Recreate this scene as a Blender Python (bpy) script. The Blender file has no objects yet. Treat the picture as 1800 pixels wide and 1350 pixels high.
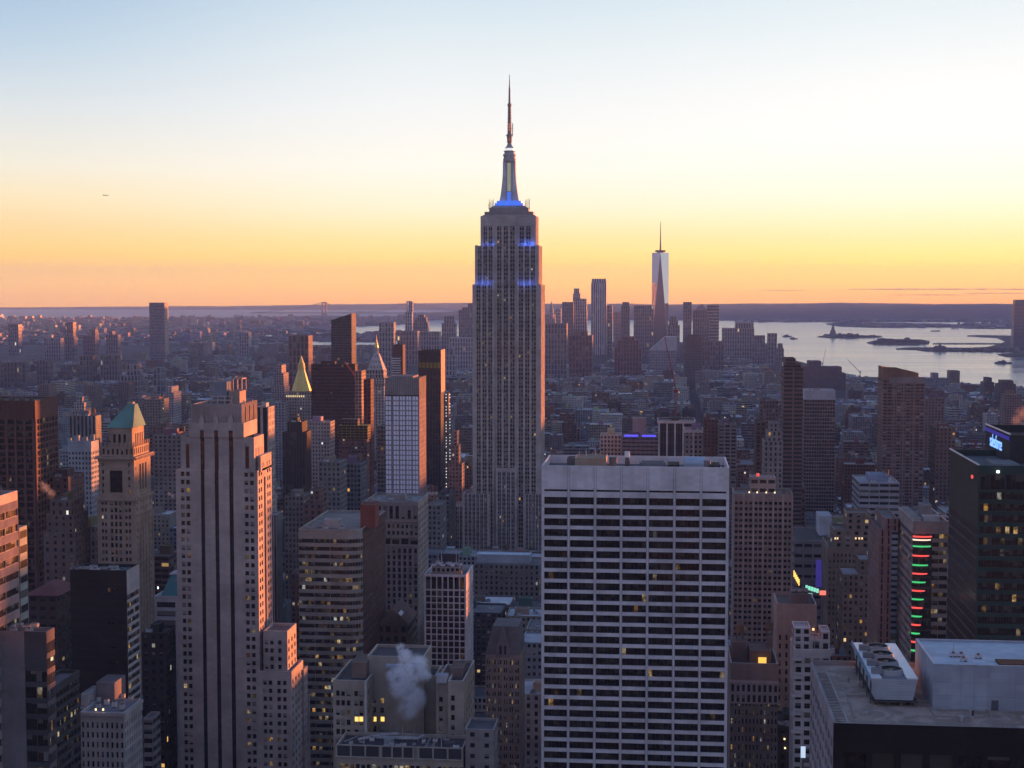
import bpy, math, random
from mathutils import Vector, Matrix, Euler
rad = math.radians
sc = bpy.context.scene
COL = sc.collection
random.seed(7)

# ------------------------------------------------------------------ camera
CAMZ, FPX, YAW, PITCH = 259.0, 2660.0, 5.8, 3.6
cd = bpy.data.cameras.new('camera')
cam = bpy.data.objects.new('camera', cd)
COL.objects.link(cam)
cd.sensor_width = 36.0
cd.lens = 36.0 * FPX / 1800.0
cd.clip_start, cd.clip_end = 1.0, 200000.0
cam.location = (0, 0, CAMZ)
cam.rotation_euler = (rad(90 - PITCH), 0, rad(YAW))
sc.camera = cam

# ------------------------------------------------------------------ sun, sky, exposure
SUN_AZ, SUN_EL = 34.0, 0.6         # degrees from +Y towards +X, degrees up
sun_dir = Vector((math.sin(rad(SUN_AZ)) * math.cos(rad(SUN_EL)), math.cos(rad(SUN_AZ)) * math.cos(rad(SUN_EL)), math.sin(rad(SUN_EL))))
sl = bpy.data.lights.new('sun', 'SUN')
sl.energy, sl.angle, sl.color = 4.4, rad(0.5), (1.0, 0.27, 0.065)
so = bpy.data.objects.new('sun', sl)
COL.objects.link(so)
so.rotation_euler = sun_dir.to_track_quat('Z', 'Y').to_euler()
sc.view_settings.view_transform = 'Standard'
sc.view_settings.look = 'None'
sc.view_settings.gamma = 1.0
sc.cycles.volume_bounces = 5
sc.view_settings.exposure = 3.0
EXPO = 2 ** 3.0
ES = 2.64 / EXPO          # lamps and lit windows keep their look when the exposure changes
HAZE = 3.9e-5

def srgb(r, g, b):
    f = lambda c: (c / 255 / 12.92) if c / 255 < 0.04045 else ((c / 255 + 0.055) / 1.055) ** 2.4
    return (f(r), f(g), f(b), 1.0)

class NT:
    """small helper round a node tree"""
    def __init__(s, nt):
        s.nt = nt; nt.nodes.clear()
    def n(s, typ, **kw):
        nd = s.nt.nodes.new(typ)
        for k, v in kw.items():
            setattr(nd, k, v)
        return nd
    def put(s, sock, v):
        if isinstance(v, bpy.types.NodeSocket): s.nt.links.new(v, sock)
        elif v is not None: sock.default_value = v
    def math(s, op, a, b=None, c=None, clamp=False):
        nd = s.n('ShaderNodeMath', operation=op, use_clamp=clamp)
        for i, v in enumerate((a, b, c)): s.put(nd.inputs[i], v)
        return nd.outputs[0]
    def mix(s, f, a, b, blend='MIX'):
        nd = s.n('ShaderNodeMix', data_type='RGBA', blend_type=blend)
        s.put(nd.inputs[0], f); s.put(nd.inputs[6], a); s.put(nd.inputs[7], b)
        return nd.outputs[2]
    def ramp(s, f, stops, interp='LINEAR'):
        nd = s.n('ShaderNodeValToRGB')
        el = nd.color_ramp.elements
        nd.color_ramp.interpolation = interp
        while len(el) < len(stops): el.new(0.5)
        for e, (p, c) in zip(el, stops): e.position = p; e.color = c
        s.put(nd.inputs[0], f)
        return nd.outputs[0]
    def mapr(s, v, a, b, c=0.0, d=1.0, smooth=False):
        nd = s.n('ShaderNodeMapRange', interpolation_type='SMOOTHSTEP' if smooth else 'LINEAR')
        for i, x in enumerate((v, a, b, c, d)): s.put(nd.inputs[i], x)
        return nd.outputs[0]

w = bpy.data.worlds.new('World'); sc.world = w; w.use_nodes = True
T = NT(w.node_tree)
sky = T.n('ShaderNodeTexSky', sky_type='NISHITA')
sky.sun_disc = False
sky.sun_elevation, sky.sun_rotation = rad(SUN_EL), rad(SUN_AZ)
sky.altitude = 250; sky.air_density = 1.0; sky.dust_density = 1.0; sky.ozone_density = 1.0
tc = T.n('ShaderNodeTexCoord')
sx = T.n('ShaderNodeSeparateXYZ'); T.put(sx.inputs[0], tc.outputs['Generated'])
X_, Y_, Z_ = sx.outputs
el = T.math('MULTIPLY', T.math('ARCSINE', Z_), 57.29578)
hl = T.math('SQRT', T.math('ADD', T.math('ADD', T.math('MULTIPLY', X_, X_), T.math('MULTIPLY', Y_, Y_)), 1e-6))
dt = T.math('DIVIDE', T.math('ADD', T.math('MULTIPLY', X_, math.sin(rad(SUN_AZ))), T.math('MULTIPLY', Y_, math.cos(rad(SUN_AZ)))), hl)
daz = T.math('MULTIPLY', T.math('ARCCOSINE', T.math('MINIMUM', T.math('MAXIMUM', dt, -1.0), 1.0)), 57.29578)   # degrees away from the sunset
pos = T.math('SQRT', T.math('DIVIDE', T.math('MAXIMUM', T.math('ADD', el, 1.0), 0.0), 91.0))
def P_(e): return math.sqrt((e + 1.0) / 91.0)
def clear(e):           # what the air between takes away again, by elevation
    return math.exp(HAZE * min(21500.0, 300.0 / math.tan(rad(max(e, .05))))) * (.85 + .15 * min(1, max(0, e) / 4))
def sky_ramp(rows, k=True): return T.ramp(pos, [(P_(e), tuple(v * (clear(e) if k else 1) for v in srgb(*c)[:3]) + (1,)) for e, c in rows])
near_sun = sky_ramp([(-1, (225, 128, 60)), (-0.25, (250, 174, 58)), (0.25, (253, 198, 62)), (0.9, (254, 218, 84)), (1.9, (255, 237, 166)),
                     (3.4, (254, 248, 226)), (5.5, (250, 251, 250)), (7.6, (243, 247, 249)), (11, (220, 235, 243)), (22, (160, 196, 230)), (45, (112, 144, 196)), (90, (88, 114, 170))])
mid_sky = sky_ramp([(-1, (222, 130, 60)), (-0.4, (246, 170, 60)), (0.2, (250, 189, 66)), (1.0, (252, 209, 90)), (1.9, (252, 230, 154)),
                    (3.0, (250, 242, 208)), (4.5, (248, 246, 236)), (6.6, (240, 243, 245)), (8.8, (226, 236, 242)), (11, (204, 224, 238)), (22, (150, 186, 224)), (45, (110, 142, 194)), (90, (88, 114, 170))])
far_sky = sky_ramp([(-1, (206, 138, 66)), (-0.4, (230, 164, 70)), (0.2, (240, 180, 76)), (1.2, (248, 199, 94)), (2.3, (246, 215, 152)),
                    (3.4, (244, 228, 188)), (4.5, (236, 232, 216)), (6.6, (214, 224, 230)), (8.8, (184, 208, 228)), (11, (158, 189, 220)), (22, (130, 168, 214)), (45, (104, 134, 186)), (90, (88, 114, 170))])
back_sky = sky_ramp([(-1, (100, 104, 124)), (1.5, (118, 120, 142)), (6, (154, 152, 178)), (12, (160, 168, 198)), (25, (146, 162, 202)), (45, (118, 140, 188)), (90, (88, 114, 170))], False)
c = T.mix(T.mapr(daz, 24, 42, smooth=True), near_sun, mid_sky)
c = T.mix(T.mapr(daz, 42, 60, smooth=True), c, far_sky)
c = T.mix(T.mapr(daz, 62, 125, smooth=True), c, back_sky)
SKY_GAIN = 10.0 / EXPO
vm = T.n('ShaderNodeVectorMath', operation='SCALE'); T.put(vm.inputs[0], c); vm.inputs[3].default_value = SKY_GAIN
c = T.mix(0.06, vm.outputs[0], sky.outputs[0])
bg = T.n('ShaderNodeBackground'); bg.inputs[1].default_value = 0.10
T.put(bg.inputs[0], c)
wo = T.n('ShaderNodeOutputWorld')
T.nt.links.new(bg.outputs[0], wo.inputs[0])

# ------------------------------------------------------------------ pixels of the photograph -> points of the place
ROT = Euler(cam.rotation_euler).to_matrix()
C0 = Vector((0, 0, CAMZ))
def ray(px, py): return ROT @ Vector(((px - 900) / FPX, (675 - py) / FPX, -1.0))
def atY(px, py, Y):
    d = ray(px, py); return C0 + d * (Y / d.y)
def atZ(px, py, z=0.0):
    d = ray(px, py); return C0 + d * ((z - CAMZ) / d.z)
def XY(px, Y, py=700): return atY(px, py, Y).x
def ZY(py, Y, px=900): return atY(px, py, Y).z
def far_Y(px, X, py=700):          # where the ray of a pixel meets the plane X = const
    d = ray(px, py); return d.y * (X / d.x)
RI = ROT.transposed()
def pix(p):
    v = RI @ (Vector(p) - C0); return (900 + FPX * v.x / -v.z, 675 - FPX * v.y / -v.z)

# ------------------------------------------------------------------ materials
def mat(name, rgb=(.5, .5, .5), rough=.7, metal=0.0, noise=.15, scale=.2, emit=None, estr=0.0, spec=.5, detail=4):
    m = bpy.data.materials.new(name); m.use_nodes = True
    T = NT(m.node_tree)
    b = T.n('ShaderNodeBsdfPrincipled'); o = T.n('ShaderNodeOutputMaterial')
    T.put(o.inputs[0], b.outputs[0])
    g = T.n('ShaderNodeNewGeometry')
    nz = T.n('ShaderNodeTexNoise'); T.put(nz.inputs['Vector'], g.outputs['Position']); nz.inputs['Scale'].default_value = scale; nz.inputs['Detail'].default_value = detail
    f = T.mapr(nz.outputs[0], .3, .7, 1 - noise, 1 + noise)
    vm = T.n('ShaderNodeVectorMath', operation='SCALE'); vm.inputs[0].default_value = rgb[:3]; T.put(vm.inputs[3], f)
    T.put(b.inputs['Base Color'], vm.outputs[0])
    b.inputs['Roughness'].default_value = rough; b.inputs['Metallic'].default_value = metal; b.inputs['Specular IOR Level'].default_value = spec
    if emit:
        b.inputs['Emission Color'].default_value = (*emit, 1); b.inputs['Emission Strength'].default_value = estr * ES
    return m

def lit_colour(T, r):
    return T.ramp(r, [(0, (1, .50, .12, 1)), (.4, (1, .66, .24, 1)), (.65, (1, .80, .48, 1)), (.85, (.95, .93, .80, 1)), (1, (.72, .92, 1, 1))])

def facade_material():
    """walls with windows: 'wall' = wall colour + share of lit windows, 'win' = half width, half height (of one cell), blind lightness, seed; UV counts cells"""
    m = bpy.data.materials.new('building_facade'); m.use_nodes = True
    T = NT(m.node_tree)
    b = T.n('ShaderNodeBsdfPrincipled'); o = T.n('ShaderNodeOutputMaterial'); T.put(o.inputs[0], b.outputs[0])
    aw = T.n('ShaderNodeAttribute', attribute_name='wall'); an = T.n('ShaderNodeAttribute', attribute_name='win')
    uv = T.n('ShaderNodeUVMap', uv_map='UVMap')
    s = T.n('ShaderNodeSeparateXYZ'); T.put(s.inputs[0], uv.outputs[0])
    n3 = T.n('ShaderNodeSeparateXYZ'); T.put(n3.inputs[0], an.outputs['Vector'])
    hw, hh, bl = n3.outputs; seed = an.outputs['Alpha']
    fu, fv = T.math('FRACT', s.outputs[0]), T.math('FRACT', s.outputs[1])
    mu = T.math('LESS_THAN', T.math('ABSOLUTE', T.math('SUBTRACT', fu, .5)), hw)
    mv = T.math('LESS_THAN', T.math('ABSOLUTE', T.math('SUBTRACT', fv, .5)), hh)
    mask = T.math('MULTIPLY', mu, mv)
    cmb = T.n('ShaderNodeCombineXYZ')
    T.put(cmb.inputs[0], T.math('FLOOR', s.outputs[0])); T.put(cmb.inputs[1], T.math('FLOOR', s.outputs[1])); T.put(cmb.inputs[2], T.math('MULTIPLY', seed, 977.0))
    wn = T.n('ShaderNodeTexWhiteNoise', noise_dimensions='3D'); T.put(wn.inputs[0], cmb.outputs[0])
    rs = T.n('ShaderNodeSeparateColor'); T.put(rs.inputs[0], wn.outputs[1])
    r1, r2, r3 = rs.outputs
    g = T.n('ShaderNodeNewGeometry')
    nz = T.n('ShaderNodeTexNoise'); T.put(nz.inputs['Vector'], g.outputs['Position']); nz.inputs['Scale'].default_value = .09; nz.inputs['Detail'].default_value = 6
    mp = T.n('ShaderNodeMapping'); T.put(mp.inputs[0], g.outputs['Position']); mp.inputs[3].default_value = (1.1, 1.1, .05)
    st = T.n('ShaderNodeTexNoise'); T.put(st.inputs['Vector'], mp.outputs[0]); st.inputs['Scale'].default_value = .5; st.inputs['Detail'].default_value = 3
    f = T.math('MULTIPLY', T.mapr(nz.outputs[0], .3, .7, .78, 1.18), T.mapr(st.outputs[0], .3, .7, .94, 1.05))
    # stone courses: each panel a little lighter or darker than the next
    pq = T.n('ShaderNodeVectorMath', operation='DIVIDE'); T.put(pq.inputs[0], g.outputs['Position']); pq.inputs[1].default_value = (2.7, 2.7, 1.25)
    pf = T.n('ShaderNodeVectorMath', operation='FLOOR'); T.put(pf.inputs[0], pq.outputs[0]); pw_ = T.n('ShaderNodeTexWhiteNoise', noise_dimensions='3D'); T.put(pw_.inputs[0], pf.outputs[0])
    f = T.math('MULTIPLY', f, T.mapr(pw_.outputs[0], 0, 1, .93, 1.06))
    # floors read as faint courses
    f = T.math('MULTIPLY', f, T.mapr(r3, 0, 1, .93, 1.07))
    vm = T.n('ShaderNodeVectorMath', operation='SCALE'); T.put(vm.inputs[0], aw.outputs['Color']); T.put(vm.inputs[3], f)
    # a blind hangs part of the way down in some windows
    drop = T.math('MULTIPLY', T.math('GREATER_THAN', r1, .55), T.math('GREATER_THAN', T.math('ADD', T.math('DIVIDE', T.math('SUBTRACT', fv, .5), T.math('MULTIPLY', T.math('ADD', hh, .001), 2.0)), .5), T.math('SUBTRACT', 1.0, r2)))
    bcol = T.n('ShaderNodeVectorMath', operation='SCALE'); bcol.inputs[0].default_value = (.42, .40, .38); T.put(bcol.inputs[3], T.math('MULTIPLY', bl, T.mapr(r3, 0, 1, .35, 1.0)))
    glass = T.mix(drop, (.018, .019, .024, 1), bcol.outputs[0])
    col = T.mix(mask, vm.outputs[0], glass)
    T.put(b.inputs['Base Color'], col)
    T.put(b.inputs['Roughness'], T.mapr(mask, 0, 1, .85, .18))
    T.put(b.inputs['Specular IOR Level'], T.mapr(mask, 0, 1, .2, .42))
    lit = T.math('MULTIPLY', mask, T.math('LESS_THAN', r3, aw.outputs['Alpha']))
    T.put(b.inputs['Emission Color'], lit_colour(T, r1))
    T.put(b.inputs['Emission Strength'], T.math('MULTIPLY', lit, T.math('MULTIPLY', .42 * ES, T.math('POWER', r2, 3.5))))
    return m
FAC = facade_material()

def window_material():
    """panes of the nearer buildings: UV 0..1 on the pane, 'wall' alpha = share lit, 'win' z = blinds, w = seed of panes that share a mesh part"""
    m = bpy.data.materials.new('window_glass'); m.use_nodes = True
    T = NT(m.node_tree)
    b = T.n('ShaderNodeBsdfPrincipled'); o = T.n('ShaderNodeOutputMaterial'); T.put(o.inputs[0], b.outputs[0])
    aw = T.n('ShaderNodeAttribute', attribute_name='wall'); an = T.n('ShaderNodeAttribute', attribute_name='win')
    oi = T.n('ShaderNodeObjectInfo')
    uv = T.n('ShaderNodeUVMap', uv_map='UVMap')
    s = T.n('ShaderNodeSeparateXYZ'); T.put(s.inputs[0], uv.outputs[0])
    n3 = T.n('ShaderNodeSeparateXYZ'); T.put(n3.inputs[0], an.outputs['Vector'])
    bl = n3.outputs[2]
    cmb = T.n('ShaderNodeCombineXYZ'); T.put(cmb.inputs[0], T.math('MULTIPLY', oi.outputs['Random'], 331.0)); T.put(cmb.inputs[1], T.math('MULTIPLY', an.outputs['Alpha'], 977.0)); T.put(cmb.inputs[2], T.math('FLOOR', s.outputs[0]))
    wn = T.n('ShaderNodeTexWhiteNoise', noise_dimensions='3D'); T.put(wn.inputs[0], cmb.outputs[0])
    rs = T.n('ShaderNodeSeparateColor'); T.put(rs.inputs[0], wn.outputs[1])
    r1, r2, r3 = rs.outputs
    drop = T.math('MULTIPLY', T.math('GREATER_THAN', r1, .5), T.math('GREATER_THAN', s.outputs[1], T.math('SUBTRACT', 1.0, r2)))
    bcol = T.n('ShaderNodeVectorMath', operation='SCALE'); bcol.inputs[0].default_value = (.42, .40, .38); T.put(bcol.inputs[3], T.math('MULTIPLY', bl, T.mapr(r3, 0, 1, .35, 1.0)))
    # clutter behind the glass
    g = T.n('ShaderNodeNewGeometry')
    nz = T.n('ShaderNodeTexNoise'); T.put(nz.inputs['Vector'], g.outputs['Position']); nz.inputs['Scale'].default_value = .55; nz.inputs['Detail'].default_value = 5
    inside = T.mix(T.mapr(nz.outputs[0], .42, .7), (.010, .010, .013, 1), (.04, .034, .032, 1))
    T.put(b.inputs['Base Color'], T.mix(drop, inside, bcol.outputs[0]))
    b.inputs['Roughness'].default_value = .12; b.inputs['Specular IOR Level'].default_value = .3
    lit = T.math('LESS_THAN', r3, aw.outputs['Alpha'])
    patch = T.mapr(nz.outputs[0], .38, .62, .15, 1.3)
    T.put(b.inputs['Emission Color'], lit_colour(T, T.math('MULTIPLY', r1, T.mapr(nz.outputs[0], .35, .65, .55, 1.1))))
    T.put(b.inputs['Emission Strength'], T.math('MULTIPLY', T.math('MULTIPLY', lit, patch), T.mapr(T.math('POWER', r2, 3.0), 0, 1, .012 * ES, .19 * ES)))
    return m
GLS = window_material()

# ------------------------------------------------------------------ mesh building
class MB:
    def __init__(s): s.v = []; s.f = []; s.wall = []; s.win = []; s.uv = []; s.mi = []
    def quad(s, ps, wall, win=(0, 0, 0, 0), uv=None, mi=0):
        i = len(s.v); s.v += [tuple(p) for p in ps]; n = len(ps)
        s.f.append(tuple(range(i, i + n))); s.wall.append(tuple(wall) if len(wall) == 4 else (*wall, 0)); s.win.append(win); s.mi.append(mi)
        s.uv += uv if uv else [(.5, .5)] * n
    def side(s, a, b, z0, z1, wall, win=None, mi=0):
        """upright wall from a to b (outside on the right-hand side of a->b), win = (hw, hh, blind, pitch_u, pitch_v)"""
        L = math.hypot(b[0] - a[0], b[1] - a[1])
        ps = [(a[0], a[1], z0), (b[0], b[1], z0), (b[0], b[1], z1), (a[0], a[1], z1)]
        if win and L > .5 * win[3]:
            nu, nv = max(1, round(L / win[3])), max(1, round((z1 - z0) / win[4]))
            s.quad(ps, wall, (win[0], win[1], win[2], random.random()), [(0, 0), (nu, 0), (nu, nv), (0, nv)], mi)
        else: s.quad(ps, wall, mi=mi)
    def prism(s, poly, z0, z1, wall, win=None, roof=None, par=0.0, wins=None, rim=None, mi=0, topinset=.5):
        """poly counter-clockwise seen from above; par = parapet height"""
        n = len(poly); roof = roof or [c * .7 for c in wall[:3]]
        for i in range(n):
            wd = wins[i] if wins else win
            s.side(poly[i], poly[(i + 1) % n], z0, z1, wall, wd, mi)
        if par > 0:
            cx, cy = sum(p[0] for p in poly) / n, sum(p[1] for p in poly) / n
            inn = []
            for p in poly:
                d = math.hypot(p[0] - cx, p[1] - cy); k = max(.5, 1 - topinset * 1.4 / max(d, .1)); inn.append((cx + (p[0] - cx) * k, cy + (p[1] - cy) * k))
            rim = rim or [min(1, c * 1.25) for c in wall[:3]]
            for i in range(n):
                j = (i + 1) % n
                s.quad([(*poly[i], z1), (*poly[j], z1), (*inn[j], z1), (*inn[i], z1)], rim, mi=mi)
                s.quad([(*inn[i], z1), (*inn[j], z1), (*inn[j], z1 - par), (*inn[i], z1 - par)], wall[:3], mi=mi)
            s.quad([(*p, z1 - par) for p in inn], roof, mi=mi)
        else: s.quad([(*p, z1) for p in poly], roof, mi=mi)
    def box(s, x0, x1, y0, y1, z0, z1, wall, win=None, **k):
        s.prism([(x0, y0), (x1, y0), (x1, y1), (x0, y1)], z0, z1, wall, win, **k)
    def frustum(s, p0, z0, p1, z1, wall, win=None, cap=True, mi=0):
        n = len(p0)
        for i in range(n):
            j = (i + 1) % n
            ps = [(*p0[i], z0), (*p0[j], z0), (*p1[j], z1), (*p1[i], z1)]
            if win:
                L = math.hypot(p0[j][0] - p0[i][0], p0[j][1] - p0[i][1]); nu, nv = max(1, round(L / win[3])), max(1, round((z1 - z0) / win[4]))
                s.quad(ps, wall, (win[0], win[1], win[2], random.random()), [(0, 0), (nu, 0), (nu, nv), (0, nv)], mi)
            else: s.quad(ps, wall, mi=mi)
        if cap: s.quad([(*p, z1) for p in p1], wall, mi=mi)
    def cyl(s, cx, cy, r, z0, z1, wall, n=12, r1=None, mi=0):
        r1 = r if r1 is None else r1
        a = [(cx + r * math.cos(2 * math.pi * i / n), cy + r * math.sin(2 * math.pi * i / n)) for i in range(n)]
        b = [(cx + r1 * math.cos(2 * math.pi * i / n), cy + r1 * math.sin(2 * math.pi * i / n)) for i in range(n)]
        s.frustum(a, z0, b, z1, wall, mi=mi)
    def bar(s, p, q, t, wall, mi=0):
        """square bar between two points"""
        p, q = Vector(p), Vector(q); d = (q - p).normalized()
        u = d.cross(Vector((0, 0, 1)) if abs(d.z) < .9 else Vector((1, 0, 0))).normalized() * t / 2; v = d.cross(u).normalized() * t / 2
        A = [p + u + v, p - u + v, p - u - v, p + u - v]; B = [x + (q - p) for x in A]
        for i in range(4):
            j = (i + 1) % 4; s.quad([A[j], A[i], B[i], B[j]], wall, mi=mi)
        s.quad(A, wall, mi=mi); s.quad(B[::-1], wall, mi=mi)
    def holes(s, P, u, W, H, rects, depth, wall, mi=0):
        """wall sheet from P along unit u (outside = u x z on the right), with openings (u0,u1,v0,v1) and their reveals"""
        us = sorted({0, W, *[r[0] for r in rects], *[r[1] for r in rects]}); vs = sorted({0, H, *[r[2] for r in rects], *[r[3] for r in rects]})
        inn = Vector((-u[1], u[0], 0)) * depth; P = Vector(P); U = Vector((u[0], u[1], 0)); Zv = Vector((0, 0, 1))
        iu = {x: i for i, x in enumerate(us)}; iv = {x: i for i, x in enumerate(vs)}
        occ = set()
        for r in rects:
            for i in range(iu[r[0]], iu[r[1]]):
                for j in range(iv[r[2]], iv[r[3]]): occ.add((i, j))
        at = lambda a, b: P + U * a + Zv * b
        for j in range(len(vs) - 1):
            i = 0
            while i < len(us) - 1:
                if (i, j) in occ: i += 1; continue
                k = i
                while k < len(us) - 1 and (k, j) not in occ: k += 1
                s.quad([at(us[i], vs[j]), at(us[k], vs[j]), at(us[k], vs[j + 1]), at(us[i], vs[j + 1])], wall, mi=mi); i = k
        for r in rects:
            a, b, c, d = at(r[0], r[2]), at(r[1], r[2]), at(r[1], r[3]), at(r[0], r[3])
            for p, q in ((a, b), (b, c), (c, d), (d, a)): s.quad([q, p, p + inn, q + inn], wall, mi=mi)
    def build(s, name, parent=None, mats=None, origin=None, link=True, smooth=False):
        xs = [p[0] for p in s.v]; ys = [p[1] for p in s.v]; zs = [p[2] for p in s.v]
        o = Vector(origin) if origin is not None else Vector(((min(xs) + max(xs)) / 2, (min(ys) + max(ys)) / 2, min(zs)))
        me = bpy.data.meshes.new(name)
        me.from_pydata([(p[0] - o.x, p[1] - o.y, p[2] - o.z) for p in s.v], [], s.f)
        me.uv_layers.new(name='UVMap').data.foreach_set('uv', [c for q in s.uv for c in q])
        me.attributes.new('wall', 'FLOAT_COLOR', 'FACE').data.foreach_set('color', [c for q in s.wall for c in q])
        me.attributes.new('win', 'FLOAT_COLOR', 'FACE').data.foreach_set('color', [c for q in s.win for c in q])
        for m in (mats or [FAC]): me.materials.append(m)
        if any(s.mi): me.polygons.foreach_set('material_index', s.mi)
        if smooth: me.polygons.foreach_set('use_smooth', [True] * len(s.f))
        me.update()
        ob = bpy.data.objects.new(name, me)
        COL.objects.link(ob)
        put(ob, o, parent)
        return ob
def wpos(o): return o.location + (wpos(o.parent) if o.parent else Vector())
def put(ob, o, parent=None):
    if parent is not None: ob.parent = parent; ob.location = Vector(o) - wpos(parent)
    else: ob.location = o
    return ob
def tag(o, label=None, cat=None, group=None, kind=None):
    if label: o['label'] = label
    if cat: o['category'] = cat
    if group: o['group'] = group
    if kind: o['kind'] = kind
    return o
def empty(name, loc, label, cat, group=None):
    o = bpy.data.objects.new(name, None); COL.objects.link(o); o.location = loc; return tag(o, label, cat, group)

# ------------------------------------------------------------------ windows of the nearer buildings
BAR = mat('window_frame_metal', (.06, .055, .06), .5)
class Wins:
    """collects the openings of one building; the 100 that show largest become window parts, the rest one part"""
    def __init__(s, lit=.04, blind=.6, bars=1, name='window', frame=None): s.l = []; s.lit = lit; s.blind = blind; s.bars = bars; s.name = name; s.frame = frame or BAR
    def add(s, P, u, rects, depth, lit=None):
        inn = Vector((-u[1], u[0], 0)) * depth
        for r in rects: s.l.append((Vector(P) + Vector((u[0], u[1], 0)) * r[0] + Vector((0, 0, r[2])) + inn, (u[0], u[1]), round(r[1] - r[0], 3), round(r[3] - r[2], 3), lit))
    def pane(s, mb, o, u, wd, h, seed, lit):
        U = Vector((u[0], u[1], 0)); Zv = Vector((0, 0, 1)); out = Vector((u[1], -u[0], 0))
        k = max(1, round(wd / 1.6)) if s.bars > 1 else 1
        mb.quad([o, o + U * wd, o + U * wd + Zv * h, o + Zv * h], (.02, .02, .02, lit), (0, 0, s.blind, seed), [(0, 0), (k * .999, 0), (k * .999, 1), (0, 1)])
        t = .07
        if s.bars:
            q = o + out * .05
            def strip(a, b, c, d): mb.quad([q + U * a + Zv * c, q + U * b + Zv * c, q + U * b + Zv * d, q + U * a + Zv * d], (.1, .1, .1), mi=1)
            strip(0, wd, 0, t); strip(0, wd, h - t, h); strip(0, t, t, h - t); strip(wd - t, wd, t, h - t)
            if s.bars == 1: strip(t, wd - t, h * .5 - t / 2, h * .5 + t / 2)
            else:
                for i in range(1, s.bars): strip(wd * i / s.bars - t / 2, wd * i / s.bars + t / 2, t, h - t)
    def build(s, parent, limit=100):
        def size(w):
            p = w[0] + Vector((w[1][0], w[1][1], 0)) * w[2] * .5
            x, y = pix(p); inside = -20 < x < 1820 and -20 < y < 1370
            facing = max(.02, ((C0 - p).normalized()).dot(Vector((w[1][1], -w[1][0], 0))))
            return -(w[2] * w[3] * facing / (p - C0).length_squared) * (1 if inside else .001)
        ls = sorted(s.l, key=size); cache = {}
        for P, u, wd, h, lit in ls[:limit]:
            key = (u, wd, h, lit)
            o = None
            if key in cache: o = cache[key].copy(); COL.objects.link(o); put(o, P, parent)
            else:
                mb = MB(); s.pane(mb, P, u, wd, h, 0.0, s.lit if lit is None else lit); o = cache[key] = mb.build(s.name, parent, [GLS, s.frame], P)
        if len(ls) > limit:
            mb = MB()
            for P, u, wd, h, lit in ls[limit:]: s.pane(mb, P, u, wd, h, random.random(), s.lit if lit is None else lit)
            tag(mb.build(s.name, parent, [GLS, s.frame]), kind='stuff')

def grid(W, H, cols, rows, hw, hh, x0=0.0, x1=None, z0=0.0, z1=None, pair=0.0):
    """openings in cols x rows cells of the field x0..x1, z0..z1; pair = gap that splits each into two"""
    x1 = W if x1 is None else x1; z1 = H if z1 is None else z1
    cu, cv = (x1 - x0) / cols, (z1 - z0) / rows; out = []
    for j in range(rows):
        for i in range(cols):
            a, b = x0 + cu * (i + .5 - hw), x0 + cu * (i + .5 + hw); c, d = z0 + cv * (j + .5 - hh), z0 + cv * (j + .5 + hh)
            r = lambda q: round(q, 3)
            if pair: m = (a + b) / 2; out += [(r(a), r(m - pair / 2), r(c), r(d)), (r(m + pair / 2), r(b), r(c), r(d))]
            else: out.append((r(a), r(b), r(c), r(d)))
    return out
def wall_north(mb, ws, x0, x1, y, z0, z1, rects, wall, depth=.45, lit=None):
    mb.holes((x0, y, z0), (1, 0), x1 - x0, z1 - z0, rects, depth, wall); ws.add((x0, y, z0), (1, 0), rects, depth, lit)
def wall_west(mb, ws, x, y0, y1, z0, z1, rects, wall, depth=.45, lit=None):     # faces +X
    mb.holes((x, y0, z0), (0, 1), y1 - y0, z1 - z0, rects, depth, wall); ws.add((x, y0, z0), (0, 1), rects, depth, lit)
def wall_east(mb, ws, x, y0, y1, z0, z1, rects, wall, depth=.45, lit=None):     # faces -X; u runs from y1 to y0
    mb.holes((x, y1, z0), (0, -1), y1 - y0, z1 - z0, rects, depth, wall); ws.add((x, y1, z0), (0, -1), rects, depth, lit)
def shell(mb, x0, x1, y0, y1, z0, z1, wall, roof=None, par=1.2, north=True, west=True, east=True, rim=None, roofmi=0):
    """the walls that carry no openings, and a roof behind a parapet"""
    if north: mb.side((x0, y0), (x1, y0), z0, z1, wall)
    if west: mb.side((x1, y0), (x1, y1), z0, z1, wall)
    mb.side((x1, y1), (x0, y1), z0, z1, wall)
    if east: mb.side((x0, y1), (x0, y0), z0, z1, wall)
    t = .6; rim = rim or [min(1, c * 1.2) for c in wall[:3]]; roof = roof or [c * .6 for c in wall[:3]]
    P = [(x0, y0), (x1, y0), (x1, y1), (x0, y1)]; Q = [(x0 + t, y0 + t), (x1 - t, y0 + t), (x1 - t, y1 - t), (x0 + t, y1 - t)]
    for i in range(4):
        j = (i + 1) % 4
        mb.quad([(*P[i], z1), (*P[j], z1), (*Q[j], z1), (*Q[i], z1)], rim)
        mb.quad([(*Q[i], z1), (*Q[j], z1), (*Q[j], z1 - par), (*Q[i], z1 - par)], wall[:3])
    mb.quad([(*q, z1 - par) for q in Q], roof, mi=roofmi)

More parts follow.
